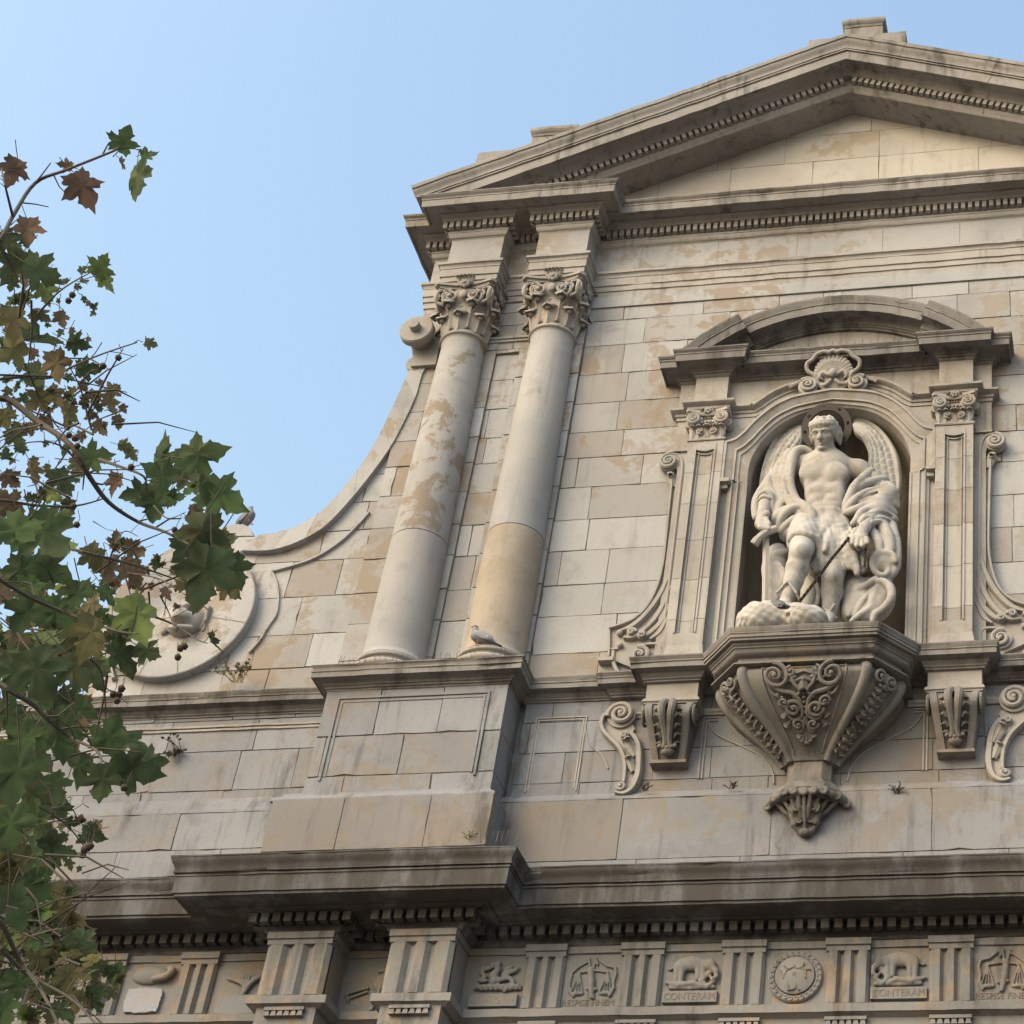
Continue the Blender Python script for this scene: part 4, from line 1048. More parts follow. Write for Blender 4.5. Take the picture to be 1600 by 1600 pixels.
for s_ in (1, -1):
    ct.chain([(XM+s_*.05, .27, 17.28), (XM+s_*.12, .26, 17.33), (XM+s_*.16, .25, 17.27), (XM+s_*.12, .23, 17.24)], [.022, .022, .02, .012], .008, n=3)
    ct.chain([(XM+s_*.03, .24, 17.22), (XM+s_*.09, .22, 17.17), (XM+s_*.15, .2, 17.19), (XM+s_*.14, .2, 17.24)], [.022, .022, .02, .012], .008, n=3)
ct.build("shell_cartouche", M_CARVE, church)
# flower relief in the segmental pediment
rf = Clay((-4.35, .0, 17.66), (-2.2, .16, 18.0), .011)
for s_ in (1, -1):
    rf.chain([(XC+s_*x, .065, z) for x, z in ((.02, 17.78), (.2, 17.84), (.34, 17.79), (.5, 17.80), (.66, 17.76), (.85, 17.74))], [.03, .03, .026, .026, .022, .014], .01, n=4)
    for x, z, r in ((.22, 17.86, .05), (.38, 17.80, .045), (.52, 17.82, .042), (.68, 17.765, .035)):
        rf.chain([(XC+s_*(x+r*math.cos(a)), .075, z+r*math.sin(a)*.8) for a in np.linspace(0, 5.5, 12)], [.014]*12, .006); rf.ell((XC+s_*x, .075, z), (.018, .02, .018), .006)
    for k in range(6): rf.ell((XC+s_*(.1+.12*k), .07, 17.74+.02*(k % 2)), (.05, .03, .02), .008)
for k in range(7): rf.chain([(XC, .07, 17.76), (XC+.13*math.cos(R_(20+140*k/6)), .09, 17.78+.11*math.sin(R_(20+140*k/6)))], [.022, .012], .008)
rf.build("pediment_relief", M_CARVE, church)
# side scrolls of the aedicule
sc = MB()
volute(sc, -5.16, 16.235, .128, math.pi*.5, .115, 1, 1.9, .03, .05)
sc.tube([F(x, z, .10) for x, z in smooth_path([(-5.16, 16.36), (-5.06, 16.33), (-5.00, 16.2), (-4.99, 15.9), (-4.985, 15.0), (-4.98, 14.0)], 6)], .016, 6)
volute(sc, -5.125, 16.03, .055, math.pi*.8, .10, -1, 1.2, .018, .03)
leaf3(sc, F(-5.08, 15.88, .08), UPV*.9+RX*-.25, OUT, .20, .11, .4, 3, .12, .01)
edge = [(-5.105, 16.0), (-5.095, 15.6), (-5.085, 15.1), (-5.085, 14.75), (-5.115, 14.48), (-5.19, 14.22), (-5.32, 14.05), (-5.47, 13.97), (-5.60, 13.93)]
ribbon(sc, edge, .035, 0.05, .055, 6); ribbon(sc, [(x+.06, z+.01) for x, z in edge[:5]]+[(-5.10, 14.2)], .018, 0.05, .03, 6)
sc.prism([(x, z) for x, z in smooth_path(edge, 4)]+[(-5.56, 13.55), (-5.05, 13.3), (-4.93, 13.3), (-4.93, 16.0)], -.02, .055)
ribbon(sc, [(-5.60, 13.94), (-5.57, 13.72), (-5.56, 13.56)], .03, .05, .04)
sc.box(-5.67, -5.50, 13.50, 13.545, -.02, .10)
for x0, z0, pts in ((0, 0, [(-4.97, 14.45), (-5.04, 14.15), (-5.16, 13.93), (-5.30, 13.80), (-5.42, 13.79)]), (0, 0, [(-4.96, 14.2), (-5.02, 13.98), (-5.14, 13.83), (-5.24, 13.77)]), (0, 0, [(-4.96, 14.02), (-5.03, 13.84), (-5.12, 13.75)]), (0, 0, [(-5.0, 14.6), (-5.08, 14.33), (-5.2, 14.1), (-5.33, 13.95), (-5.46, 13.88)])):
    ribbon(sc, pts, [.05]+[.07]*(len(pts)-2)+[.03], .055, .055, 5)
volute(sc, -5.33, 13.84, .06, 0, .12, 1, 1.3, .02, .04); volute(sc, -5.22, 13.80, .05, 1, .12, -1, 1.3, .018, .04); sc.ball(F(-5.47, 13.86, .08), .04, 8, 6); sc.ball(F(-5.45, 13.70, .08), .035, 8, 6)
volute(sc, -5.21, 13.545, .125, math.pi*.6, .10, -1, 1.5, .028, .05)
ribbon(sc, [(-5.21, 13.68), (-5.03, 13.68), (-4.99, 13.55), (-5.02, 13.40)], .04, .055, .05, 5)
ribbon(sc, [(-5.52, 13.64), (-5.51, 13.52), (-5.46, 13.40), (-5.40, 13.31)], .05, .02, .06, 5); ribbon(sc, [(-5.58, 13.66), (-5.47, 13.66)], .03, .02, .06, 2)
both("side_scroll", sc, M_CARVE, smooth=40)
# pedestal blocks, fillets and acanthus consoles under the pilasters
pb = MB()
pb.sweep([(-5.03, 0.0), (-5.03, .28), (-4.48, .28), (-4.48, 0.0)], [(-.25, 12.86), (0.0, 12.86), (0.0, 13.05), (-.25, 13.05)])
pb.sweep([(-5.03, 0.0), (-5.03, .28), (-4.48, .28), (-4.48, 0.0)], [(-.25, 12.785), (0.01, 12.785), (0.012, 12.80), (0.03, 12.81), (0.03, 12.83), (0.02, 12.835), (0.02, 12.85), (0.0, 12.862), (-.25, 12.865)])
both("pilaster_pedestal", pb, M_TRIM)
def console():
    b = MB(); xm = -4.757
    n = 22; prof = []
    for i in range(n+1):
        t = i/n; z = 12.785-.585*t
        p = .30+.07*math.sin(min(1, t/.35)*math.pi*.75) if t < .35 else .35-.23*((t-.35)/.65)**.8
        prof.append((p, z, .262-.085*t))
    V = []
    for p, z, hw in prof:
        for x, pp in ((-hw, -.02), (-hw, p-.05), (-hw, p-.012), (-hw+.012, p), (-hw+.075, p), (-hw+.085, p-.03), (hw-.085, p-.03), (hw-.075, p), (hw-.012, p), (hw, p-.012), (hw, p-.05), (hw, -.02)): V.append(F(xm+x, z, pp))
    k = 12; b.add(V, [(i*k+j, i*k+j+1, (i+1)*k+j+1, (i+1)*k+j) for i in range(n) for j in range(k-1)]+[list(range(k)), [n*k+j for j in range(k)][::-1]])
    for s_ in (1, -1):                           # scrolls at the sides
        for q in range(2):
            R0 = .10-.045*q; P = [F(xm+s_*(.268+.01*q), 12.66+R0*math.sin(a), .245+R0*math.cos(a)) for a in np.linspace(0, 2*math.pi, 18)]; b.tube(P, .016, 6, False)
        b.ball(F(xm+s_*.27, 12.66, .245), .03, 8, 6)
    b.box(xm-.19, xm+.19, 12.165, 12.20, -.02, .14)
    def surf(z):  # depth of the front at height z
        t = (12.785-z)/.585; i = min(n-1, max(0, int(t*n))); return prof[i][0]-.03
    for s_ in (1, -1):
        pts = [Vector(F(xm+s_*x, z, surf(z)+.035+o)) for x, z, o in ((.035, 12.77, .02), (.055, 12.70, .03), (.05, 12.6, .03), (.032, 12.48, .03), (.02, 12.38, .03), (.03, 12.30, .035))]
        P = smooth_path([tuple(q) for q in pts], 5); b.tube(P, [.05-.022*i/len(P) for i in range(len(P))], 8)
        for z, L in ((12.72, .13), (12.63, .13), (12.54, .12), (12.45, .10), (12.37, .08)):
            q = Vector(F(xm+s_*.06, z+.02, surf(z)+.02)); leaf3(b, q, Vector((s_*.55, 0, -.85)), OUT, L, .085, .42, 3, .14, .008)
    b.ball(F(xm, 12.27, surf(12.27)+.05), (.075, .055, .05), 10, 7)
    for k2 in range(5): b.ball(F(xm-.08+.04*k2, 12.29+.01*abs(k2-2), surf(12.28)+.08), .025, 7, 5)
    return b
for mb in (console(),): part(mb, "acanthus_console", M_CORBEL, smooth=40); part(mirrored(mb), "acanthus_console", M_CORBEL, smooth=40)
# S scrolls beside the consoles
ss = MB()
volute(ss, -5.335, 12.815, .165, math.pi*1.05, .075, -1, 1.85, .034, .06)
ribbon(ss, [(-5.52, 12.83), (-5.54, 12.72), (-5.50, 12.62), (-5.41, 12.52), (-5.30, 12.40), (-5.235, 12.25), (-5.215, 12.1), (-5.215, 11.99)], [.05, .055, .055, .055, .055, .05, .045, .04], .02, .07, 6)
ribbon(ss, [(-5.26, 12.60), (-5.17, 12.55), (-5.11, 12.42), (-5.085, 12.25), (-5.08, 12.08), (-5.12, 11.93), (-5.20, 11.87), (-5.29, 11.88)], [.04, .06, .075, .075, .07, .06, .05, .03], .02, .06, 6)
ss.prism(smooth_path([(-5.52, 12.85), (-5.53, 12.66), (-5.38, 12.48), (-5.25, 12.28), (-5.22, 12.0), (-5.28, 11.86), (-5.17, 11.87), (-5.09, 12.0), (-5.08, 12.25), (-5.12, 12.46), (-5.2, 12.58), (-5.2, 12.7)], 3, True), -.02, .035)
volute(ss, -5.235, 11.955, .06, math.pi, .06, 1, 1.3, .02, .05); volute(ss, -5.27, 12.56, .055, 0, .07, 1, 1.3, .02, .05)
leaf3(ss, F(-5.13, 12.30, .07), Vector((-.45, 0, .9)), OUT, .26, .12, .38, 4, .12, .01); leaf3(ss, F(-5.13, 12.12, .07), Vector((-.35, 0, .9)), OUT, .2, .1, .38, 4, .12, .01)
both("s_scroll", ss, M_CARVE, smooth=40)

# ------------------------------------------------------------------ corbel that carries the statue
def slab_poly(s): return [(XC-1.12*1-s*1.0, -.05), (XC-1.12-s, .47+s*.4), (XC-.76-s*.42, .90+s), (XC+.76+s*.42, .90+s), (XC+1.12+s, .47+s*.4), (XC+1.12+s, -.05)]
base = [(XC-1.12, -.05), (XC-1.12, .47), (XC-.76, .90), (XC+.76, .90), (XC+1.12, .47), (XC+1.12, -.05)]
b = MB()
b.sweep(base, [(-.4, 13.11), (-.02, 13.12), (-.02, 13.145), (-.005, 13.15), (-.005, 13.185), (.005, 13.19), (.005, 13.205), (-.005, 13.21), (0.012, 13.245), (0.012, 13.262), (-.4, 13.27)])
b.plan([(x, p) for x, p in base], 13.215, 13.262)
b.plan([(XC+(x-XC)*.8, p*.8) for x, p in base], 12.92, 13.262)
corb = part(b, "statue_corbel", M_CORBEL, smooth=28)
b = MB()
neck = [(-.12, 12.885), (-.10, 12.885), (-.10, 12.90), (-.125, 12.905), (-.12, 12.92), (-.14, 12.925)]+cove(-.145, 12.93, -.175, 12.975, 4, True)+[(-.175, 12.995)]+cove(-.172, 13.0, -.10, 13.045, 5, True)+[(-.095, 13.05), (-.095, 13.06), (-.08, 13.065), (-.08, 13.08), (-.06, 13.095), (-.06, 13.115), (-.4, 13.12), (-.4, 12.87)]
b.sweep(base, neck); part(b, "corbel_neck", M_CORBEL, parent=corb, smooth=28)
# bell shaped body: three panels separated by S curved ribs
_bp = smooth_path([(0, .95), (.085, .995), (.2, .965), (.34, .88), (.52, .72), (.68, .545), (.83, .40), (.93, .325), (1.0, .29)], 8); BT, BS = [q[0] for q in _bp], [q[1] for q in _bp]
def bell(t):      # t 0 top .. 1 foot -> scale of plan and height
    z = 12.895-.815*t
    s_ = float(np.interp(t, BT, BS))
    return z, s_
tp = [(XC-.935, 0.0), (XC-.935, .37), (XC-.64, .75), (XC+.64, .75), (XC+.935, .37), (XC+.935, 0.0)]
def bpt(k, t, out=0.0):    # corner k of plan at t
    z, s_ = bell(t); bul = 1.0
    x, p = tp[k]; return XC+(x-XC)*s_*bul*(1+out*.0), max(0, p*(s_*.86+.14*s_)*bul), z
b = MB(); n = 40; V = []
for i in range(n+1):
    for k in range(6):
        x, p, z = bpt(k, i/n); V.append(F(x, z, p if 0 < k < 5 else -.02))
b.add(V, [(i*6+k, i*6+k+1, (i+1)*6+k+1, (i+1)*6+k) for i in range(n) for k in range(5)]+[[n*6+k for k in range(6)][::-1], list(range(6))])
for k in (1, 2, 3, 4):      # ribs
    P = []; W_ = []
    for i in range(n+1):
        x, p, z = bpt(k, i/n); P.append(F(x, z, p-.02)); W_.append(.058-.02*i/n)
    b.tube(P, W_, 10)
for ka, kb in ((1, 2), (2, 3), (3, 4)):   # inner fillets of each panel
    for f0 in (.16, .84):
        P = []
        for i in range(1, n-2):
            A, B_ = bpt(ka, i/n), bpt(kb, i/n); f = f0 if i > 2 else f0; P.append(F(A[0]+(B_[0]-A[0])*f, A[2], A[1]+(B_[1]-A[1])*f+.004))
        b.tube(P, .013, 5)
    A, B_ = bpt(ka, .06), bpt(kb, .06)
    b.tube([F(A[0]+(B_[0]-A[0])*f, A[2], A[1]+(B_[1]-A[1])*f+.006) for f in (.16, .84)], .013, 5)
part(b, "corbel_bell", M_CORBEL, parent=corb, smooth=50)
# acanthus and scroll carving of the panels
def panel_pt(ka, kb, f, t, lift):
    A, B_ = bpt(ka, t), bpt(kb, t); A2, B2 = bpt(ka, min(1, t+.03)), bpt(kb, min(1, t+.03))
    x, p, z = [A[i]+(B_[i]-A[i])*f for i in range(3)]
    tx = Vector((B_[0]-A[0], -(B_[1]-A[1]), B_[2]-A[2])).normalized(); dn = Vector((A2[0]+(B2[0]-A2[0])*f-x, -(A2[1]+(B2[1]-A2[1])*f-p), A2[2]-z)).normalized()
    nr = tx.cross(dn).normalized(); nr = nr if nr.y < 0 else -nr
    return Vector(F(x, z, p))+nr*lift, tx, dn, nr
b = MB()
def ptube(ka, kb, pts, r, lift=.03):
    P = smooth_path([tuple(panel_pt(ka, kb, f, t, lift)[0]) for f, t in pts], 5); R = r if not hasattr(r, '__len__') else [r[0]+(r[1]-r[0])*i/(len(P)-1) for i in range(len(P))]; b.tube(P, R, 7)
def pspiral(ka, kb, f, t, r, hand, a0, turns=1.5, th=.022):
    c, tx, dn, nr = panel_pt(ka, kb, f, t, .03); P = []
    for i in range(31):
        u = i/30; rr_ = r*(1-u)**.8+r*.15; an = a0+hand*2*math.pi*turns*u; P.append(c+tx*(rr_*math.cos(an))-dn*(rr_*math.sin(an))+nr*.03*u)
    b.tube(P, [th*(1-.4*i/30) for i in range(31)], 7); b.ball(c+nr*.03, r*.25, 8, 6)
for s_ in (1, -1):
    g = lambda f: .5+s_*(f-.5)
    pspiral(2, 3, g(.27), .17, .12, -s_, math.pi*.5, 1.6, .027)
    ptube(2, 3, [(g(.22), .26), (g(.30), .33), (g(.40), .36), (g(.46), .44), (g(.44), .52)], (.03, .02))
    pspiral(2, 3, g(.40), .13, .05, s_, math.pi*.5, 1.2, .018); ptube(2, 3, [(g(.40), .17), (g(.42), .26), (g(.47), .34), (g(.40), .40)], (.024, .016))
    pspiral(2, 3, g(.38), .50, .075, s_, 0, 1.4, .024); pspiral(2, 3, g(.30), .44, .05, -s_, 0, 1.2, .02); ptube(2, 3, [(g(.30), .40), (g(.22), .36), (g(.20), .30)], (.02, .012))
    ptube(2, 3, [(g(.46), .44), (g(.47), .56), (g(.36), .60), (g(.30), .56)], (.024, .014)); pspiral(2, 3, g(.40), .64, .05, s_, 0, 1.2, .02); ptube(2, 3, [(g(.5), .58), (g(.44), .70), (g(.36), .70)], (.022, .014))
    for t in (.30, .40, .52, .60):
        c, tx, dn, nr = panel_pt(2, 3, g(.33), t, .0); leaf3(b, c, tx*-s_*.7+dn*.7, nr, .12, .09, .42, 3, .16, .01)
    ptube(2, 3, [(.5, .20), (g(.42), .235), (g(.33), .20), (g(.28), .10)], (.022, .016), .02); ptube(2, 3, [(.5, .12), (g(.40), .16), (g(.34), .12)], .012, .015)
    b.ball(panel_pt(2, 3, g(.42), .19, .03)[0], (.035, .02, .025), 8, 6)
c, tx, dn, nr = panel_pt(2, 3, .5, .62, .02)
for k in (-2, -1, 0, 1, 2): leaf3(b, c+dn*.06, dn+tx*.35*k, nr, .20-.02*abs(k), .08, .35, 3, .12, .01)
for i in range(9): b.ball(panel_pt(2, 3, .5, .22+.045*i, .03)[0], .022-.001*i, 7, 5)
c, tx, dn, nr = panel_pt(2, 3, .5, .20, .03); leaf3(b, c, dn, nr, .16, .12, .4, 3, .1, .01)
for ka, kb in ((1, 2), (3, 4)):
    for i in range(13):
        t = .10+.06*i; c, tx, dn, nr = panel_pt(ka, kb, .5, t, .02); b.ball(c+tx*.018*(-1)**i, (.042, .036, .036), 8, 6)
        for sg in (1, -1): leaf3(b, c, dn*.8+tx*sg*.6, nr, .11, .07, .42, 3, .16, .008)
    for f in (.34, .66): pspiral(ka, kb, f, .14, .065, 1 if f < .5 else -1, 0, 1.4, .022)
    for i in range(16):
        for kk in (ka, kb): pass
part(b, "corbel_carving", M_CORBEL, parent=corb, smooth=50)
# foot and hanging pendant
b = MB()
b.plan([(XC-.225, -.02), (XC-.225, .12), (XC-.14, .20), (XC+.14, .20), (XC+.225, .12), (XC+.225, -.02)], 11.86, 12.08)
b.sweep([(XC-.24, -.02), (XC-.24, .12), (XC-.15, .21), (XC+.15, .21), (XC+.24, .12), (XC+.24, -.02)], [(-.2, 11.70), (.10, 11.705), (.11, 11.72), (.10, 11.75), (.06, 11.80), (.03, 11.84), (.01, 11.845), (.01, 11.87), (-.2, 11.875)])
b.plan([(XC-.34, -.02), (XC-.30, .18), (XC-.17, .29), (XC+.17, .29), (XC+.30, .18), (XC+.34, -.02)], 11.62, 11.705)
foot = part(b, "corbel_foot", M_CORBEL, smooth=28)
pd = Clay((XC-.5, -.03, 11.24), (XC+.5, .42, 11.74), .0105)
for s_ in (1, -1):
    pd.chain([(XC, .30, 11.68), (XC+s_*.09, .31, 11.655), (XC+s_*.17, .30, 11.69), (XC+s_*.26, .24, 11.66), (XC+s_*.35, .14, 11.665), (XC+s_*.40, .07, 11.625)], [.032, .036, .032, .04, .045, .03], .012, n=3)
    for x, p, z, r in ((.0, .32, 11.65, .04), (.10, .325, 11.655, .04), (.2, .30, 11.665, .045), (.32, .20, 11.655, .05), (.40, .10, 11.62, .05)):
        pd.chain([(XC+s_*(x+r*.6*math.cos(a)), p+.015, z+r*.6*math.sin(a)) for a in np.linspace(0, 5.2, 9)], [.02]*9, .006)
    for k in range(4): pd.chain([(XC+s_*(.06+.075*k), .30-.05*k, 11.62), (XC+s_*(.05+.05*k), .25-.035*k, 11.52), (XC+s_*(.035+.025*k), .19-.02*k, 11.44)], [.024, .022, .018], .01)
    pd.chain([(XC+s_*(.085+(.06-.045*a/9)*math.cos(a)), .235, 11.535+(.065-.05*a/9)*math.sin(a)) for a in np.linspace(-1, 9, 26)], [.013]*26, .006)
    pd.chain([(XC+s_*(.065+(.045-.035*a/8)*math.cos(a)), .175, 11.42+(.05-.04*a/8)*math.sin(a)) for a in np.linspace(-1, 8, 22)], [.011]*22, .006)
    pd.chain([(XC+s_*.13, .17, 11.47), (XC+s_*.12, .14, 11.39), (XC+s_*.04, .10, 11.31)], [.03, .03, .025], .012)
pd.cone((XC, .08, 11.62), (XC, .05, 11.36), .19, .085, .03); pd.ell((XC, .12, 11.31), (.06, .05, .045), .012); pd.chain([(XC, .31, 11.64), (XC, .24, 11.5), (XC, .15, 11.33)], [.02, .018, .015], .008)
pd.build("corbel_pendant", M_CORBEL, foot)

# ------------------------------------------------------------------ reliefs of the metopes
def relief_clay(x0, x1, z0=9.555, z1=10.11): return Clay((x0, -.025, z0), (x1, .11, z1), .0085)
def letters(txt, cx, cz, w, h, p, name, mat, parent, d=.012):
    cu = bpy.data.curves.new(name, 'FONT'); cu.body = txt; cu.size = 1.0; cu.align_x = 'CENTER'; cu.align_y = 'CENTER'; cu.extrude = 0.01; cu.resolution_u = 3
    tmp = bpy.data.objects.new("tmp", cu); scene.collection.objects.link(tmp)
    dg = bpy.context.evaluated_depsgraph_get(); me = bpy.data.meshes.new_from_object(tmp.evaluated_get(dg)); bpy.data.objects.remove(tmp); bpy.data.curves.remove(cu)
    co = np.empty(len(me.vertices)*3, np.float32); me.vertices.foreach_get("co", co); co = co.reshape(-1, 3)
    mn, mx = co.min(0), co.max(0)
    x = cx+((co[:, 0]-(mn[0]+mx[0])/2)/(mx[0]-mn[0]))*w; z = cz+((co[:, 1]-(mn[1]+mx[1])/2)/(mx[1]-mn[1]))*h; y = WALL-p-np.where(co[:, 2] > 0, d, -.01)
    me.vertices.foreach_set("co", np.stack([x, y, z], 1).astype(np.float32).ravel()); me.materials.clear(); me.materials.append(mat); me.update()
    me.name = name
    return link(name, me, parent)
M_LETTER = stone("incised_lettering", (0.17, 0.135, 0.10), patch=0.1, streak=0.3)
def scales(x0, x1, mir_=False):
    xm = (x0+x1)/2; w = x1-x0; c = relief_clay(x0, x1)
    f = lambda u: xm+(u-.5)*w*(-1 if mir_ else 1)
    def L(pts, r, k=.006): c.chain([(f(u), .012, 9.555+v*.555) for u, v in pts], r, k)
    L([(.26, .66), (.50, .70), (.78, .66)], .012)
    L([(.50, .70), (.52, .93)], .014); L([(.52, .93), (.575, .80)], .012); L([(.40, .92), (.43, .78), (.47, .70)], .012)
    for sx in (.26, .78):
        L([(sx, .66), (sx-.11, .30)], .008); L([(sx, .66), (sx+.10, .30)], .008); L([(sx, .66), (sx-.03, .31)], .007); L([(sx, .66), (sx+.03, .31)], .007)
        c.ell((f(sx), .0, 9.555+.27*.555), (.075, .03, .022), .008)
    L([(.46, .70), (.50, .45), (.54, .20)], [.03, .038, .02]); L([(.44, .36), (.60, .34)], .016); L([(.54, .34), (.58, .18)], .012)
    L([(.12, .62), (.10, .45), (.13, .3), (.2, .22)], .014); L([(.62, .88), (.75, .78), (.9, .74), (.93, .62), (.9, .46), (.92, .36), (.86, .22)], .016); L([(.12, .66), (.25, .78), (.38, .86)], .012)
    return c
mets = [(-6.50, -5.97, 'flames'), (-5.56, -5.02, 'scales'), (-4.59, -4.03, 'eleph'), (-3.60, -3.03, 'seal'), (-2.60, -2.06, 'eleph2'), (-1.63, -1.08, 'scales2')]
for x0, x1, kind in mets:
    xm, w = (x0+x1)/2, x1-x0
    holder = empty("metope", (xm, WALL, 9.555)); holder.parent = church; holder.matrix_parent_inverse = Matrix.Translation(-church.location)
    def put(o):
        o.parent = holder; o.matrix_parent_inverse = Matrix.Translation(-holder.location); return o
    if kind.startswith('scales'):
        put(scales(x0, x1, kind[-1] == '2').build("scales_relief", M_FRIEZE, church))
        put(letters("RESPISE FINEM", xm-.01, 9.615, w*.94, .062, 0.0, "inscription", M_LETTER, church, .006))
    elif kind.startswith('eleph'):
        d = 1 if kind == 'eleph' else -1; f = lambda u: xm+d*u; c = relief_clay(x0, x1)
        def L(pts, r, k=.012): c.chain([(f(u), q, z) for u, q, z in pts], r, k)
        c.ell((f(-.01), .02, 9.985), (.155, .05, .075), .02); c.ell((f(-.11), .02, 9.96), (.075, .045, .07), .02)
        for u, z in ((-.15, 9.80), (-.10, 9.81), (.06, 9.83), (.11, 9.82)): L([(u, .025, 9.95), (u, .025, z)], [.036, .026])
        c.ell((f(.165), .03, 9.965), (.062, .045, .062), .015); c.ell((f(.12), .055, 9.965), (.035, .012, .05), .006)
        L([(.19, .035, 9.95), (.235, .04, 9.90), (.245, .04, 9.84), (.20, .045, 9.81)], [.032, .025, .02, .015]); L([(.19, .05, 9.915), (.23, .06, 9.875)], [.012, .006])
        L([(-.17, .02, 9.97), (-.215, .015, 9.93), (-.24, .012, 9.94)], [.012, .01, .012])
        L([(.24, .02, 9.90), (.17, .025, 9.89), (.10, .03, 9.80), (.16, .03, 9.74), (.22, .025, 9.80), (.18, .03, 9.85)], [.02, .022, .024, .024, .02, .014])
        L([(-.24, .015, 9.80), (-.12, .025, 9.765), (.02, .03, 9.78), (.1, .025, 9.75)], [.02, .03, .03, .025]); L([(-.2, .015, 9.745), (0, .02, 9.735), (.22, .015, 9.745)], .02)
        put(c.build("elephant_relief", M_FRIEZE, church))
        q = MB(); q.box(xm-.262, xm+.262, 9.585, 9.70, -.02, .045); put(q.build("tablet", M_FRIEZE, church))
        put(letters("CONTERAM", xm, 9.643, .49, .072, .045, "inscription", M_LETTER, church, .004))
    elif kind == 'seal':
        q = MB(); cz = 9.835; r = .262
        disc_lathe(q, xm, cz, [(r, -.02), (r, .02), (r-.012, .034), (r-.06, .034), (r-.07, .022), (r-.075, .05), (r*.4, .075), (0, .08)], 48)
        put(q.build("seal_disc", M_FRIEZE, church, smooth=40))
        q = MB()
        for i in range(26):
            a = 2*math.pi*i/26; cx, cz2 = xm+(r-.034)*math.cos(a), cz+(r-.034)*math.sin(a)
            q.tube([F(cx+.016*math.cos(t), cz2+.016*math.sin(t), .036) for t in np.linspace(a, a+4.2, 7)], .008, 5)
        put(q.build("seal_rim_pattern", M_FRIEZE, church))
        put(letters("V", xm-.105, cz+.0, .085, .10, .072, "letter", M_LETTER, church, .008)); put(letters("T", xm+.105, cz+.005, .09, .10, .072, "letter", M_LETTER, church, .008)); put(letters("D.", xm+.0, cz-.105, .12, .11, .068, "letter", M_LETTER, church, .008))
        q = MB(); q.tube([F(xm-.05+.055*math.cos(t), cz+.105+.05*math.sin(t), .075) for t in np.linspace(-2.8, -.3, 9)][::1], .009, 5); q.tube([F(xm+.035+.05*math.cos(t), cz+.10+.045*math.sin(t), .075) for t in np.linspace(-2.6, .4, 9)], .009, 5); q.tube([F(xm-.085, cz+.03, .078), F(xm-.02, cz+.065, .08)], .008, 5)
        for a, c in ((-.012, .012),): q.tube([F(xm+a, cz+.0+a, .08), F(xm+c, cz+.0+a, .08), F(xm+c, cz+.0+c, .08), F(xm+a, cz+c, .08), F(xm+a, cz+a, .08)], .004, 4)
        put(q.build("emblem", M_LETTER, church))
    else:
        c = relief_clay(x0, x1); r3 = random.Random(5)
        for i in range(9):
            u = -.2+.05*i; c.chain([(xm+u, .02, 9.76+r3.uniform(-.02, .03)), (xm+u+.03, .03, 9.79), (xm+u+.06, .02, 9.765), (xm+u+.09, .025, 9.79)], [.02, .022, .02, .014], .008)
        c.chain([(xm-.02, .03, 9.84), (xm-.03, .035, 9.90), (xm+.0, .035, 9.96), (xm-.02, .03, 10.01)], [.045, .04, .03, .022], .01); c.ell((xm+.01, .03, 9.85), (.05, .03, .035), .01)
        for pts in ([(-.15, 9.99), (-.16, 9.93), (-.12, 9.89), (-.16, 9.85), (-.09, 9.85)], [(-.12, 9.97), (-.05, 10.0), (0, 10.03), (-.1, 10.02)], [(.08, 9.88), (.12, 9.93), (.17, 9.95), (.2, 9.98)], [(.06, 9.86), (.13, 9.87), (.17, 9.82), (.13, 9.80)], [(.06, 9.9), (.1, 9.97), (.14, 9.99)]):
            c.chain([(xm+a, .025, z) for a, z in pts], [.022]*(len(pts)-1)+[.012], .008, n=3)
        put(c.build("flames_relief", M_FRIEZE, church))
        q = MB(); q.box(xm-.24, xm+.24, 9.575, 9.70, -.02, .05); put(q.build("tablet", M_FRIEZE, church))
        put(letters("RELINQUIT", xm, 9.638, .44, .07, .05, "inscription", stone("faint_lettering", (0.27, 0.22, 0.165)), church, .003))
# left wing metopes with worn scrollwork, one repaired with pale stone
for x0, x1, kind in ((-10.12, -9.54, 'scroll'), (-9.14, -8.48, 'plant'), (-11.11, -10.51, 'plant')):
    xm = (x0+x1)/2; c = relief_clay(x0, x1)
    if kind == 'scroll':
        c.ell((xm-.02, .0, 9.98), (.20, .06, .10), .02); c.chain([(xm+.05, .04, 9.93), (xm+.17, .05, 9.95), (xm+.215, .04, 10.02), (xm+.16, .03, 10.05)], [.03, .035, .035, .02], .01, n=3)
    else:
        c.chain([(xm, .02, 9.76), (xm+.06, .03, 9.87), (xm+.16, .03, 9.95)], [.025, .022, .016], .01, n=3); c.chain([(xm-.2, .02, 9.93), (xm-.1, .025, 9.90), (xm-.02, .03, 9.86)], [.018, .02, .018], .01)
        for k in range(6): c.chain([(xm+.0, .025, 9.82), (xm-.08+.04*k, .035, 9.93+.01*(k % 2))], [.018, .01], .008)
    o = c.build("metope_relief", M_FRIEZE, church)
    q = MB(); r4 = random.Random(int(xm*100)); P = []
    hw, hh = (.19, .13) if kind == 'scroll' else (.23, .12)
    for i in range(40):
        a = 2*math.pi*i/40; k = 1/max(abs(math.cos(a)), abs(math.sin(a)))**.75; P.append((xm-.02+hw*k*math.cos(a)*(1+r4.uniform(-.04, .04)), 9.71+hh*k*math.sin(a)*(1+r4.uniform(-.05, .05)) if kind == 'scroll' else 9.555+max(0, hh*1.6*k*(.2+.8*math.sin(a)) if math.sin(a) > 0 else 0)))
    q.prism(P, -.02, .035); o2 = part(q, "repair_patch" if kind == 'scroll' else "worn_shell", M_SLATEGREY if kind == 'scroll' else M_WALLLOW)
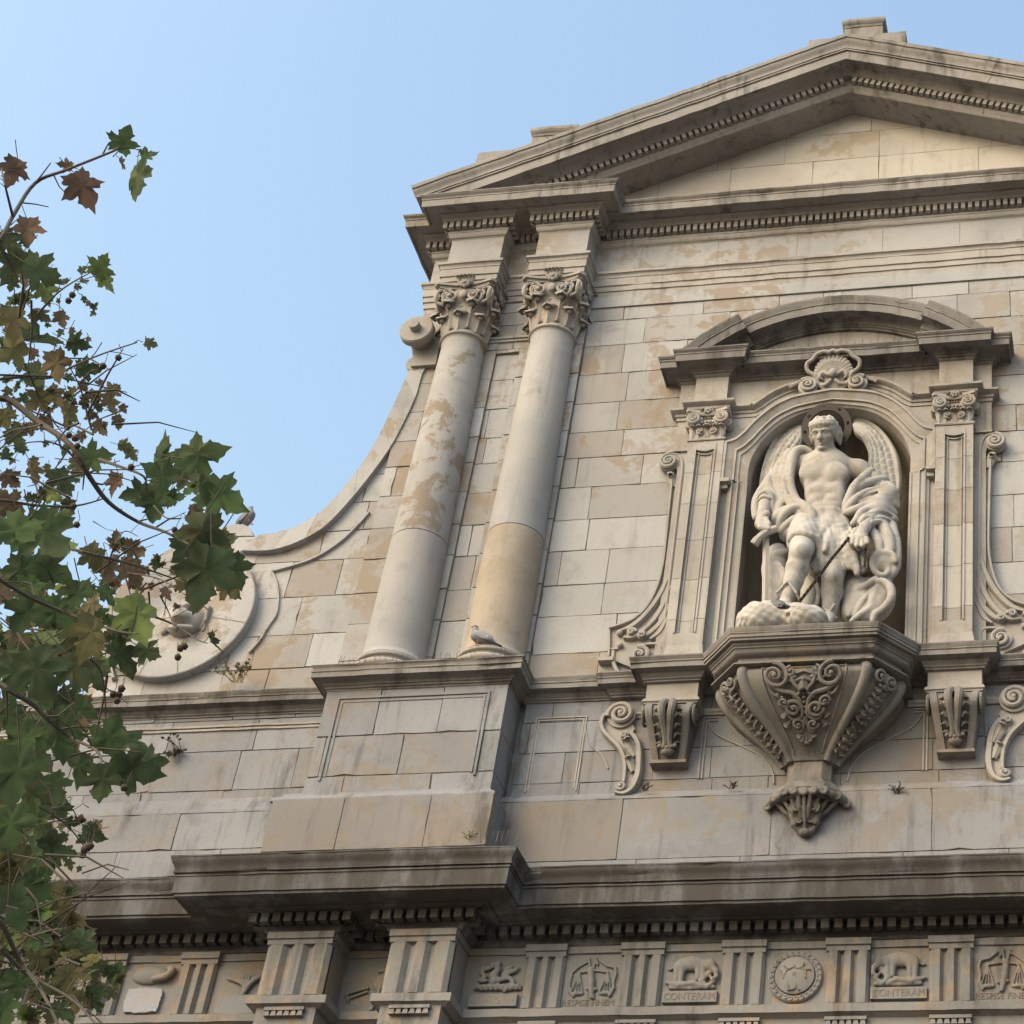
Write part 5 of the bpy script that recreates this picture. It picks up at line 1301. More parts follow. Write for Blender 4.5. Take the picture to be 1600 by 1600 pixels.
# cross shield between the two column blocks
c = relief_clay(-7.80, -7.23)
xm = -7.48; c.chain([(xm+.03, .02, 9.57), (xm+.08, .02, 9.80), (xm+.12, .02, 10.02)], .02, .008); c.chain([(xm+.03, .02, 9.97), (xm+.19, .02, 10.0)], .018, .008); c.ell((xm+.08, .0, 9.86), (.10, .03, .10), .01)
c.chain([(xm-.26, .02, 9.74), (xm-.05, .02, 9.80)], .016, .008); c.chain([(xm-.24, .02, 9.69), (xm-.05, .02, 9.76)], .014, .008); c.chain([(xm-.26, .02, 9.74), (xm-.22, .02, 9.66)], .012, .008)
c.build("cross_relief", M_FRIEZE, church)
# carved mask on the wing roundel
mk_ = Clay((MC[0]-.42, .06, MC[1]-.55), (MC[0]+.42, .45, MC[1]+.25), .015)
mx, mz = MC[0]+.14, MC[1]-.14
mk_.ell((mx, .12, mz), (.24, .16, .22), .04); mk_.ell((mx+.02, .26, mz-.06), (.11, .10, .08), .03); mk_.ell((mx+.02, .33, mz-.03), (.05, .04, .04), .015)
mk_.ell((mx+.03, .30, mz-.15), (.10, .07, .05), .02, cut=True); mk_.chain([(mx-.09, .24, mz-.18), (mx+.03, .29, mz-.215), (mx+.15, .22, mz-.18)], .03, .015)
for s_ in (1, -1): mk_.ell((mx+s_*.09+.02, .24, mz+.05), (.05, .05, .035), .012, cut=True); mk_.chain([(mx+s_*.03, .28, mz+.09), (mx+s_*.12, .24, mz+.13)], .03, .015); mk_.chain([(mx+s_*.2, .12, mz+.15), (mx+s_*.28, .1, mz+.02), (mx+s_*.24, .1, mz-.14)], [.06, .06, .04], .02, n=3)
mk_.build("mask_relief", M_CARVE, church)

# ------------------------------------------------------------------ winged statue in the niche
SX, SP = -3.30, 0.25
statue = empty("angel_statue", (SX, WALL-SP, 13.28), "pale stone winged male figure with halo, sword and draped cloak standing in the arched niche", "statue")
lo, hi = (-4.22, -0.15, 13.20), (-2.40, 1.0, 16.75)
H_ = 0.0105
body = Clay((-4.15, -0.1, 13.25), (-2.6, 0.95, 16.7), H_)
C = body
hc = np.array(u2(758, 232, .36))                          # head centre
hf = np.array((-.16, .84, -.52)); hf /= np.linalg.norm(hf)
hr = np.cross(hf, (0.06, 0, 1)); hr /= np.linalg.norm(hr); hu = np.cross(hr, hf)   # axes: right of the head, front, up
def hd(a, f, u): return hc+hr*a+hf*f+hu*u
if hr[0] < 0: hr = -hr; hu = np.cross(hr, hf)
if hu[2] < 0: hu = -hu
MH = [hr, hf, hu]
neck = np.array(u2(790, 470, .22)); shR = np.array(u2(530, 500, .13)); shL = np.array(u2(1075, 575, .13))
navel = np.array(u2(765, 930, .36)); waist = np.array(u2(780, 985, .21)); hipR = np.array(u3(600, 120, .25)); hipL = np.array(u3(930, 130, .18))
knR = np.array(u3(535, 330, .66)); anR = np.array(u3(400, 790, .58)); knL = np.array(u3(835, 560, .40)); anL = np.array(u3(800, 900, .28))
chest = np.array(u2(765, 620, .20))
# torso
C.ell(chest+(0, 0, .06), (.30, .20, .33), .08); C.ell((chest+waist)/2, (.235, .175, .32), .08); C.ell(waist, (.235, .185, .17), .06)
C.ell((hipR+hipL)/2+(0, 0, .02), (.25, .20, .18), .06)
C.cone(shR, shL, .115, .115, .08); C.cone(neck+(0, -.04, -.10), np.array(hd(0, -.02, -.10)), .112, .10, .05)
C.cone(neck+(0, -.06, .03), shR+(.06, 0, .06), .07, .085, .06); C.cone(neck+(0, -.06, .03), shL+(-.06, 0, .06), .07, .085, .06)
C.ell(shR, (.135, .13, .14), .05); C.ell(shL, (.14, .135, .14), .05)
pecR, pecL = np.array(u2(650, 580, .345)), np.array(u2(860, 590, .345))
C.ell(pecR, (.155, .075, .135), .035); C.ell(pecL, (.155, .075, .135), .035)
for a, c in ((690, 740), (830, 740), (690, 830), (830, 830), (700, 915), (825, 915)):          # stomach
    q = np.array(u2(a, c, .345)); C.ell(q, (.075, .045, .075), .03)
C.chain([u2(620, 700, .31), u2(640, 780, .30), u2(640, 880, .30)], .06, .05); C.chain([u2(900, 700, .31), u2(895, 790, .30), u2(890, 880, .30)], .06, .05)
C.chain([u2(765, 520, .43), u2(765, 650, .43), u2(760, 800, .43), u2(760, 905, .43)], .014, .03, True)
C.chain([u2(570, 640, .41), u2(660, 672, .43), u2(750, 655, .43)], .013, .025, True); C.chain([u2(780, 655, .43), u2(870, 690, .43), u2(960, 670, .41)], .013, .025, True)
C.chain([u2(620, 790, .39), u2(660, 720, .41), u2(760, 700, .42), u2(850, 725, .41), u2(890, 800, .39)], .011, .025, True)
C.chain([u2(640, 870, .41), u2(760, 880, .43), u2(880, 870, .41)], .009, .02, True)
C.ell(u2(758, 945, .42), (.018, .03, .022), .01, cut=True)
C.chain([u2(690, 440, .29), u2(720, 500, .34), u2(800, 525, .35), u2(870, 505, .33), u2(905, 470, .27)], .016, .02)   # neckline
# arms
elR = np.array(u2(255, 740, .16)); wrR = np.array(u2(190, 960, .36)); haR = np.array(u2(175, 1060, .40))
C.chain([shR, (shR*.5+elR*.5), elR], [.115, .105, .085], .04); C.chain([elR, elR*.55+wrR*.45, wrR, haR], [.085, .092, .062, .075], .03)
elL = np.array(u2(1330, 770, .10)); wrL = np.array(u3(1130, 90, .44)); haL = np.array(u3(1090, 170, .50))
C.chain([shL, shL*.5+elL*.5, elL], [.12, .11, .09], .04); C.chain([elL, elL*.5+wrL*.5, wrL], [.09, .095, .065], .03)
C.ell(haL, (.085, .05, .10), .02, [(1, 0, 0), (0, .8, .6), (0, -.6, .8)]); C.cone(wrL, haL, .06, .062, .02)
for i, (kx, ky, mx, my, ex, ey) in enumerate(((1030, 170, 1015, 235, 1025, 268), (1068, 195, 1060, 255, 1072, 282), (1110, 205, 1112, 255, 1120, 272), (1150, 190, 1155, 230, 1150, 252))):
    C.chain([u3(kx, ky, .54), u3(mx, my, .545), u3(ex, ey, .50), u3(ex+12, ey-25, .46)], [.029, .027, .024, .022], .007)
C.chain([u3(1050, 110, .50), u3(1010, 165, .52), u3(995, 205, .53), u3(1005, 240, .52)], [.034, .03, .027, .022], .012)
C.chain([u3(1085, 40, .49), u3(1120, 120, .53), u3(1135, 170, .55)], .008, .015); C.chain([u3(1060, 60, .49), u3(1080, 150, .55)], .007, .015)
for i, (dx, dz) in enumerate(((0, 0), (26, 18), (52, 34), (76, 48))):                             # right hand closed on the hilt
    C.chain([u2(150+dx, 1050+dz*.3, .47), u2(165+dx, 1095+dz*.3, .50), u2(195+dx*.8, 1115+dz*.3, .46)], [.03, .029, .025], .008)
C.chain([u2(215, 1020, .44), u2(245, 1065, .48), u2(235, 1105, .49)], [.034, .03, .025], .01)
# legs
C.chain([hipR, hipR*.45+knR*.55, knR], [.165, .155, .118], .05); C.chain([knR, knR*.75+anR*.25+(0.0, -.04, 0), knR*.5+anR*.5+(0, -.035, 0), anR], [.105, .118, .10, .072], .04)
C.ell(knR+(0.0, .06, -.01), (.075, .06, .085), .04)
C.chain([hipL, hipL*.4+knL*.6, knL], [.165, .145, .115], .05); C.chain([knL, knL*.7+anL*.3+(0, -.04, 0), anL], [.105, .115, .075], .04); C.ell(knL+(0, .06, 0), (.07, .055, .08), .03)
ft = np.array(u3(330, 850, .70)); C.chain([anR+(0, 0, -.04), (anR+ft)/2+(0, 0, -.02), ft], [.075, .07, .05], .04)
for i in range(5): C.cone(ft+(-.05+.03*i, .0, 0), ft+(-.075+.035*i, .07, -.015), .026-.002*i, .02, .008)
fl = anL+(0.02, .16, -.20); C.chain([anL+(0, 0, -.06), (anL+fl)/2, fl], [.075, .07, .05], .04)
# boot straps
C.chain([u3(320, 690, .63), u3(420, 575, .70), u3(500, 690, .665), u3(535, 765, .60)], .016, .008)
C.chain([u3(735, 920, .36), u3(790, 855, .385), u3(870, 920, .36)], .014, .008); C.chain([u3(750, 830, .375), u3(800, 870, .385), u3(855, 800, .37)], .012, .008)
# head and face
C.ell(hd(0, -.015, .035), (.135, .165, .165), .03, MH); C.ell(hd(0, .055, -.07), (.098, .105, .125), .05, MH); C.ell(hd(0, .10, -.165), (.05, .05, .04), .03, MH)
C.ell(hd(0, .115, .03), (.105, .05, .04), .03, MH)                                # brow
C.chain([hd(0, .148, .015), hd(0, .175, -.045), hd(0, .185, -.062)], [.017, .023, .026], .012); C.ell(hd(.022, .163, -.062), (.016, .02, .014), .008, MH); C.ell(hd(-.022, .163, -.062), (.016, .02, .014), .008, MH)
for s_ in (1, -1):
    C.ell(hd(s_*.055, .168, .0), (.040, .036, .024), .008, MH, cut=True)
    C.ell(hd(s_*.055, .128, -.001), (.028, .024, .017), .004, MH)
    C.chain([hd(s_*.025, .158, .026), hd(s_*.06, .158, .034), hd(s_*.09, .135, .022)], .011, .008)
    C.chain([hd(s_*.03, .147, .012), hd(s_*.057, .152, .017), hd(s_*.082, .138, .010)], .006, .004)
    C.ell(hd(s_*.082, .10, -.045), (.035, .035, .03), .03, MH); C.ell(hd(s_*.142, -.01, -.02), (.022, .04, .05), .012, MH)
C.chain([hd(-.042, .148, -.107), hd(-.015, .162, -.101), hd(.015, .162, -.101), hd(.042, .148, -.107)], [.007, .011, .011, .007], .006)
C.chain([hd(-.032, .15, -.125), hd(0, .162, -.127), hd(.032, .15, -.125)], [.009, .014, .009], .006)
C.chain([hd(-.045, .158, -.115), hd(0, .172, -.114), hd(.045, .158, -.115)], .009, .003, True)
C.ell(hd(0, .15, -.175), (.035, .03, .026), .02, MH)
body_o = body.build("body", M_STATUE, statue, relax=0)
# hair: wavy locks
hair = Clay(hc-.34, hc+.34, 0.0105)
hair.ell(hd(0, -.035, .055), (.155, .18, .165), .02, MH)
hair.ell(hd(0, .16, -.06), (.112, .14, .15), .02, MH, cut=True)
r2 = random.Random(4)
for i in range(34):
    a = r2.uniform(-1.5, 1.5); up = r2.uniform(.2, 1.25)
    pts = []
    for k in range(6):
        t = k/5; th = up*(1-t)*.9+(.05 if abs(a) < .9 else -.55)*t+0.12*math.sin(t*7+i); az = a+.16*math.sin(t*6+i*1.7)
        d = (math.sin(az)*math.cos(th), math.cos(az)*math.cos(th), math.sin(th)); pts.append(hd(d[0]*.157, -.035+d[1]*.182, .055+d[2]*.168))
    hair.chain(pts, [.018, .021, .022, .021, .018, .012], .008)
for i in range(9):
    a = -1.15+2.3*i/8; hair.chain([hd(math.sin(a)*.145, .0+.14*math.cos(a), .135), hd(math.sin(a+.1)*.148, .0+.155*math.cos(a+.1), .10), hd(math.sin(a+.22)*.142, .0+.148*math.cos(a+.22), .07)], [.024, .026, .014], .008)
for s_ in (1, -1):
    for k in range(5): hair.chain([hd(s_*.14, -.01-.03*k, .08), hd(s_*.157, -.0-.03*k, .0), hd(s_*.143, .012-.03*k, -.065-.012*k)], [.024, .026, .018], .008)
hair.build("hair", M_STATUE, statue, relax=0)

# tunic
tu = Clay((-3.75, -0.1, 13.9), (-2.6, .9, 15.35), 0.013)
w0 = u2(780, 1010, .2); 
tu.ell((w0[0], .22, w0[2]-.02), (.255, .2, .10), .04)
tu.chain([u3(670, 15, .34), u3(760, 40, .41), u3(850, 42, .41), u3(950, 12, .32)], .022, .02)
tu.ell(u3(800, 150, .24), (.29, .20, .33), .05)
tu.chain([hipR+(0, .02, 0), hipR*.5+knR*.5+(0, .0, .02)], [.20, .19], .05)
hem = [(690, 480, .40), (740, 470, .44), (800, 400, .46), (850, 400, .44), (930, 480, .40), (1000, 450, .42), (1060, 510, .42), (1130, 460, .36)]
tops = [(690, 40, .36), (720, 45, .39), (760, 50, .41), (800, 50, .41), (840, 50, .41), (880, 48, .40), (920, 40, .38), (945, 30, .35)]
for (a, c, p), (d, e, q) in zip(hem, tops):
    m = u3((a+d)/2+(a-800)*.10, (c+e)/2, max(p, q)+.03)
    tu.chain([u3(d, e, q), m, u3(a, c, p)], [.022, .042, .036], .03, n=4)
    tu.chain([u3(d+25, e+30, q+.05), u3((a+d)/2+25, (c+e)/2, max(p, q)+.105), u3(a+30, c-10, p+.065)], .012, .02, True, n=4)
tu.chain([u3(440, 200, .58), u3(500, 140, .63), u3(600, 150, .64), u3(690, 205, .56), u3(735, 290, .50), u3(700, 390, .44), u3(655, 425, .42)], [.035, .042, .044, .044, .04, .036, .03], .02, n=4)
tu.chain([u3(470, 160, .52), u3(560, 110, .56), u3(660, 130, .54), u3(740, 200, .48), u3(770, 300, .44)], [.03, .04, .04, .036, .03], .02, n=4)
for a0, c0, a1, c1 in ((700, 70, 600, 140), (760, 70, 690, 200), (820, 80, 760, 300)):
    tu.chain([u3(a0, c0, .40), u3((a0+a1)/2, (c0+c1)/2, .50), u3(a1, c1, .55)], [.02, .03, .03], .02, n=3)
tu.ell(knR+(0, .06, -.12), (.13, .16, .2), .02, cut=True)
def pleats(c, amp, fr, dirv, seed):
    def fn(x, y, z):
        a = dirv[0]*x+dirv[1]*y+dirv[2]*z; w = .10*np.sin(3.1*x+seed)+.08*np.sin(4.7*z+2*seed)+.05*np.sin(9*y+seed)
        return (-amp*(np.abs(np.sin(fr*(a+w)))*1.6-.9)+amp*.35*np.sin(2.7*fr*(a-w)+seed)).astype(np.float32)
    c.disp(fn, c.lo, c.lo+c.n*c.h)
pleats(tu, .006, 24, (1, .1, .1), 1.0)
tu.build("tunic", M_STATUE, statue)

# cloak: back sheet, shoulder folds, loops over both arms, curled ends
cl = Clay((-4.2, -0.25, 13.25), (-2.4, .85, 16.2), 0.012)
K = .010
cl.chain([u3(330, 330, .12), u3(300, 480, .15), u3(330, 640, .18), u3(300, 800, .2)], [.12, .13, .12, .10], .06, n=3)
cl.chain([u3(420, 330, .15), u3(380, 330, .22), u3(320, 340, .25), u3(290, 355, .22)], [.05, .05, .04, .02], .02, n=3)
for pts in ([(270, 480), (330, 560), (300, 640)], [(250, 580), (310, 690), (300, 780)], [(330, 420), (390, 520), (350, 640)]): cl.chain([u3(a, c, .29) for a, c in pts], .026, .03, n=3)
cl.chain([u3(1000, 560, .05), u3(1100, 720, .10), u3(1050, 900, .15)], [.16, .2, .16], .06, n=3)
cl.chain([u3(640, 520, .16), u3(650, 700, .18), u3(640, 830, .2)], [.10, .12, .10], .05, n=3); cl.chain([u3(610, 520, .33), u3(690, 620, .34), u3(700, 740, .34), u3(660, 825, .33), u3(540, 800, .32)], .02, .02, n=4)
# right shoulder (left in view)
def fold(pts, p, r, k=K, n=4, view=u2): cl.chain([view(a, c, (p[i] if hasattr(p, '__len__') else p)) for i, (a, c) in enumerate(pts)], r, k, n=n)
fold([(640, 395), (560, 365), (490, 400), (455, 500), (440, 620), (455, 740), (500, 850), (570, 900), (640, 970), (640, 1050), (560, 1105), (440, 1120)], [.25, .27, .28, .29, .31, .33, .36, .39, .41, .41, .38, .33], [.03, .045, .055, .055, .05, .05, .055, .06, .06, .05, .045, .03])
fold([(600, 350), (500, 360), (420, 430), (390, 540), (380, 650), (400, 760), (440, 860), (520, 950), (560, 1010)], [.18, .2, .22, .24, .27, .29, .33, .36, .37], [.04, .055, .06, .06, .06, .055, .05, .05, .04])
fold([(480, 390), (390, 470), (330, 560), (330, 680), (360, 800), (350, 900), (310, 1000)], [.14, .18, .22, .24, .26, .28, .3], [.05, .06, .06, .055, .05, .05, .04])
fold([(360, 520), (290, 600), (240, 680), (280, 780), (330, 860), (300, 960), (300, 1050)], [.12, .18, .22, .25, .27, .28, .28], [.05, .06, .05, .05, .045, .04, .03])
fold([(250, 660), (180, 760), (130, 840), (118, 930), (125, 1000)], [.15, .2, .24, .27, .29], [.06, .06, .05, .045, .04])
fold([(160, 800), (200, 765), (255, 780), (275, 850), (270, 930)], [.30, .33, .33, .31, .3], [.03, .032, .034, .034, .03])
fold([(150, 840), (200, 805), (250, 825)], [.33, .36, .35], [.018, .02, .018])
fold([(560, 910), (470, 915), (400, 960), (350, 1030), (330, 1100)], [.38, .40, .39, .36, .33], [.04, .045, .045, .04, .03]); fold([(570, 990), (480, 1020), (400, 1075), (350, 1130)], [.36, .36, .34, .32], [.04, .05, .04, .03])
fold([(300, 1080), (340, 1000), (420, 950)], [.26, .3, .33], [.06, .08, .08]); fold([(420, 1000), (500, 1060), (420, 1150)], [.24, .26, .24], [.10, .11, .10])
for pts, p in (([(425, 480), (412, 620), (425, 740), (470, 850)], .345), ([(360, 560), (352, 680), (380, 800)], .33), ([(500, 930), (430, 985), (380, 1060)], .44), ([(300, 640), (310, 760), (335, 840)], .325)):
    cl.chain([u2(a, c, p) for a, c in pts], .012, .02, True, n=3)
# left arm (right in view)
fold([(1190, 570), (1120, 630), (1040, 710), (1000, 790), (960, 880), (950, 945)], [.16, .27, .33, .35, .36, .34], [.05, .05, .05, .05, .045, .035])
fold([(1310, 650), (1220, 665), (1110, 700), (1030, 760), (990, 830)], [.10, .2, .28, .34, .36], [.055, .055, .05, .04, .03])
fold([(1340, 720), (1250, 740), (1140, 765), (1060, 820), (1000, 880), (955, 935)], [.12, .22, .30, .36, .39, .38], [.05, .05, .045, .042, .04, .03])
fold([(1345, 700), (1375, 770), (1310, 830), (1200, 870), (1090, 910), (1010, 945), (950, 960)], [.12, .16, .24, .31, .37, .39, .37], [.05, .055, .055, .05, .05, .045, .035])
fold([(1280, 790), (1180, 810), (1090, 860)], [.20, .27, .33], [.06, .06, .05])
fold([(1400, 830), (1415, 900), (1380, 880)], [.1, .12, .16], [.06, .05, .04])
fold([(1395, 965), (1290, 930), (1180, 925), (1100, 955), (1060, 1020), (1020, 1060)], [.14, .27, .36, .42, .44, .42], [.055, .05, .045, .045, .042, .03])
fold([(1400, 1020), (1300, 975), (1210, 975), (1140, 1000), (1090, 1050)], [.16, .28, .37, .44, .46], [.055, .05, .045, .04, .03])
fold([(1390, 1080), (1310, 1030), (1230, 1030), (1180, 1060)], [.20, .30, .38, .43], [.055, .05, .045, .035])
cl.chain([elL+(0, 0, -.05), elL*.5+wrL*.5+(0, 0, -.05)], [.15, .13], .05)
for pts, p in (([(1290, 700), (1180, 715), (1080, 755)], [.2, .3, .36]), ([(1320, 775), (1200, 785), (1090, 830)], [.22, .32, .38]), ([(1380, 990), (1260, 952), (1150, 965)], [.23, .4, .47]), ([(1380, 1050), (1290, 1003), (1200, 1005)], [.26, .38, .44])):
    cl.chain([u2(a, c, q) for (a, c), q in zip(pts, p)], .014, .02, True, n=3)
# hanging end with a rolled edge
fold([(1200, 120), (1260, 220), (1270, 320)], [.32, .36, .38], [.055, .055, .04], view=u3)
fold([(1290, 60), (1350, 180), (1370, 300)], [.28, .32, .34], [.07, .07, .06], view=u3)
fold([(1380, 80), (1420, 220), (1430, 360), (1410, 480), (1340, 560)], [.22, .26, .28, .28, .27], [.06, .055, .05, .05, .045], view=u3)
fold([(1420, 400), (1390, 335), (1310, 315), (1235, 340), (1200, 400), (1220, 480), (1290, 530), (1350, 500), (1350, 430), (1310, 410)], [.36, .37, .38, .38, .37, .35, .33, .32, .31, .30], [.032]*10, view=u3)
cl.chain([u3(1310, 430, .12), u3(1310, 440, .22)], [.19, .17], .04)
fold([(1240, 585), (1310, 590), (1370, 650), (1375, 740), (1310, 830), (1230, 890), (1205, 950)], [.32, .35, .36, .36, .35, .34, .33], [.035, .04, .045, .045, .04, .035, .03], view=u3)
fold([(1260, 640), (1210, 740), (1180, 830), (1090, 890), (1010, 950)], [.31, .32, .33, .35, .36], [.04, .045, .04, .035, .025], view=u3)
cl.chain([u3(1280, 680, .10), u3(1230, 800, .13), u3(1130, 930, .16)], [.14, .14, .12], .05, n=3); cl.chain([u3(1310, 660, .20), u3(1300, 740, .21), u3(1230, 850, .23), u3(1130, 930, .26)], [.12, .12, .11, .08], .03, n=3); cl.ell(u3(1190, 760, .23), (.26, .08, .31), .03); cl.ell(u3(1040, 640, .17), (.20, .08, .30), .04); fold([(1240, 640), (1120, 760), (1040, 900)], [.30, .31, .30], [.03, .034, .03], view=u3); fold([(1120, 640), (1040, 760), (980, 900)], [.26, .27, .28], [.03, .034, .03], view=u3)
fold([(1000, 700), (1080, 660), (1180, 600), (1230, 560)], [.27, .30, .32, .33], [.03, .04, .04, .03], view=u3); fold([(960, 730), (1010, 640), (1050, 560)], [.22, .24, .24], [.05, .06, .05], view=u3)
cl.build("cloak", M_STATUE, statue, relax=0)

# wings
def wing_shape(name, outer, inner, tipw, p0, p1, rows):
    n = 26; A = resample(smooth_path(outer, 6), n+1); B = resample(smooth_path(inner, 6), n+1)
    A = [np.array(u2(a, c, p0)) for a, c in A]; B = [np.array(u2(a, c, p1)) for a, c in B]
    mb = MB(); m = 22
    def fn(u, v):
        i = u*n; k = min(int(i), n-1); t = i-k
        a = A[k]*(1-t)+A[k+1]*t; c = B[k]*(1-t)+B[k+1]*t; q = a*(1-v)+c*v
        puff = 0.075*math.sin(math.pi*min(1, max(0, v)))**.6
        return q, puff
    from mathutils import Vector as V3
    def surf(u, v):
        q, puff = fn(u, v); g = 0
        if 0.2 < v < 0.93 and u > 0.10:
            col = (v-.2)/.73*rows; row = u*15+(0.5 if int(col) % 2 else 0); fu, fv = row % 1, col % 1
            g = 0.030*(math.sqrt(max(0, 1-(2*fv-1)**2))*(1-fu*.55)-.35)*min(1, (u-.1)*8)
        rim = 0.05*math.exp(-((v-.07)/.09)**2)
        return V3(F(q[0], q[2], q[1]+puff+g+rim))
    mb.grid(surf, 110, 56, lambda u, v: V3((0, 0.10*math.sin(math.pi*max(.02, min(.98, v)))**.5+.03, 0)))
    mb.build(name, M_STATUE, statue, smooth=70)
wing_shape("wing", [(560, 190), (540, 140), (480, 135), (400, 180), (310, 270), (240, 390), (195, 520), (165, 660), (160, 760), (190, 860)],
           [(575, 215), (570, 240), (560, 275), (540, 330), (510, 390), (470, 450), (420, 530), (380, 620), (340, 720), (320, 800)], 0, -.12, -.03, 4)
wing_shape("wing", [(1030, 170), (1050, 120), (1110, 110), (1200, 140), (1300, 210), (1390, 320), (1450, 440), (1475, 570), (1480, 720), (1450, 900)],
           [(1028, 185), (1050, 225), (1100, 260), (1140, 320), (1165, 400), (1165, 480), (1140, 560), (1150, 640), (1220, 740), (1300, 850)], 0, -.14, -.02, 4)
# halo: flat dark ring with slots
hb = MB(); hcx, hcp, hcz = loc3(1291.5, 668.5, .22)
hn = Vector((-.10, -.93, -.36)).normalized(); e1 = Vector((0, 0, 1)).cross(hn).normalized(); e2 = hn.cross(e1); hcen = Vector(F(hcx, hcz, hcp)); R0, R1 = .215, .30
for i in range(40):
    a0, a1 = 2*math.pi*i/40, 2*math.pi*(i+1)/40
    segs = [(R0, R1)] if i % 5 else [(R0, R0+.025), (R1-.028, R1)]
    for r0, r1 in segs:
        V = [hcen+(e1*math.cos(a)+e2*math.sin(a))*r+hn*o for o in (.008, -.008) for a in (a0, a1) for r in (r0, r1)]
        hb.add([tuple(q) for q in V], [(0, 1, 3, 2), (4, 6, 7, 5), (0, 2, 6, 4), (1, 5, 7, 3), (0, 4, 5, 1), (2, 3, 7, 6)])
hb.tube([hcen+hn*-.01, Vector(F(*[hc[0], hc[2], hc[1]-.1]))], .012)
hb.build("halo", M_DARKMETAL, statue, label="dark metal ring halo with slots")
# sword
sb = MB()
bl0, bl1 = Vector(F(*[loc3(1197, 838, .42)[i] for i in (0, 2, 1)])), Vector(F(*[loc3(1195.5, 952, .40)[i] for i in (0, 2, 1)]))
ax = (bl1-bl0).normalized(); sx = Vector((1, 0, 0)); sx = (sx-ax*sx.dot(ax)).normalized(); sy = ax.cross(sx)
V = []
for t in (0, .96, 1.0):
    w = .036 if t < 1 else .006; c = bl0.lerp(bl1, t)
    V += [tuple(c+sx*w), tuple(c+sy*.016), tuple(c-sx*w), tuple(c-sy*.016)]
sb.add(V, [(0, 1, 2, 3), (11, 10, 9, 8)]+[(i*4+j, i*4+(j+1) % 4, i*4+4+(j+1) % 4, i*4+4+j) for i in range(2) for j in range(4)])
gp = [Vector(F(*[q[i] for i in (0, 2, 1)])) for q in (u3(110, 240, .46), u3(150, 185, .48), u3(220, 130, .48), u3(310, 95, .45))]
gq = [Vector(c) for c in smooth_path([tuple(c) for c in gp], 4)]; sb.tube(gq, [.05]*4+[.042]*(len(gq)-8)+[.045]*4, 8)
sb.tube([bl0, bl0-ax*.28], .03, 8); sb.ball(bl0-ax*.30, .05, 10, 7)
sb.build("sword", M_STATUE, statue, smooth=40)
# rock the figure treads on
rk_ = Clay((-4.2, .15, 13.2), (-2.9, 1.0, 13.85), 0.016)
rk_.ell(u3(230, 940, .68), (.30, .22, .20), .05); rk_.ell(u3(120, 985, .70), (.22, .19, .16), .06); rk_.ell(u3(560, 950, .70), (.27, .2, .17), .04); rk_.ell(u3(640, 985, .66), (.16, .18, .14), .04); rk_.ell(u3(400, 960, .55), (.3, .25, .15), .05)
rk_.chain([u3(350, 985, .88), u3(420, 900, .86), u3(520, 860, .84)], .02, .03, True)
rk_.disp(lambda x, y, z: (.010*np.sin(31*x+9*np.sin(7*z))*np.sin(27*z+3*x)+.006*np.sin(67*x+20*y)*np.sin(59*z)+.010*np.sin(13*x+5*z)).astype(np.float32), rk_.lo, rk_.lo+rk_.n*rk_.h)
rk_.build("rock", M_STATUE, statue)
# chain links from the hand to the ground and hanging short
def chain_links(pts, nlink, r, name):
    P = resample([tuple(q) for q in pts], nlink+1); b = MB()
    for i in range(nlink):
        a, c = Vector(P[i]), Vector(P[i+1]); d = (c-a); L = d.length; d.normalize(); m = (a+c)/2
        u = d.cross(Vector((0.3, 1, 0.2))).normalized(); u = u if i % 2 else d.cross(u)
        pts_ = [m+d*(L*.62*math.cos(t))+u*(L*.34*math.sin(t)) for t in np.linspace(0, 2*math.pi, 11)]
        b.tube(pts_, r, 5, False)
    return b
def v3(q): return Vector(F(q[0], q[2], q[1]))
cp = [v3(u3(985, 180, .56)), v3(u3(930, 250, .60)), v3(u3(830, 370, .63)), v3(u3(720, 520, .68)), v3(u3(600, 680, .74)), v3(u3(490, 820, .80)), v3(u3(450, 850, .82))]
chain_links(cp, 34, .0095, "chain").build("chain", M_CHAIN, statue, smooth=60)
b = chain_links([v3(u3(1140, 265, .50)), v3(u3(1138, 350, .50)), v3(u3(1130, 470, .50))], 11, .009, "chain")
b.ball(v3(u3(1135, 500, .50)), (.055, .05, .06), 10, 8); b.build("chain", M_CHAIN, statue, smooth=60)

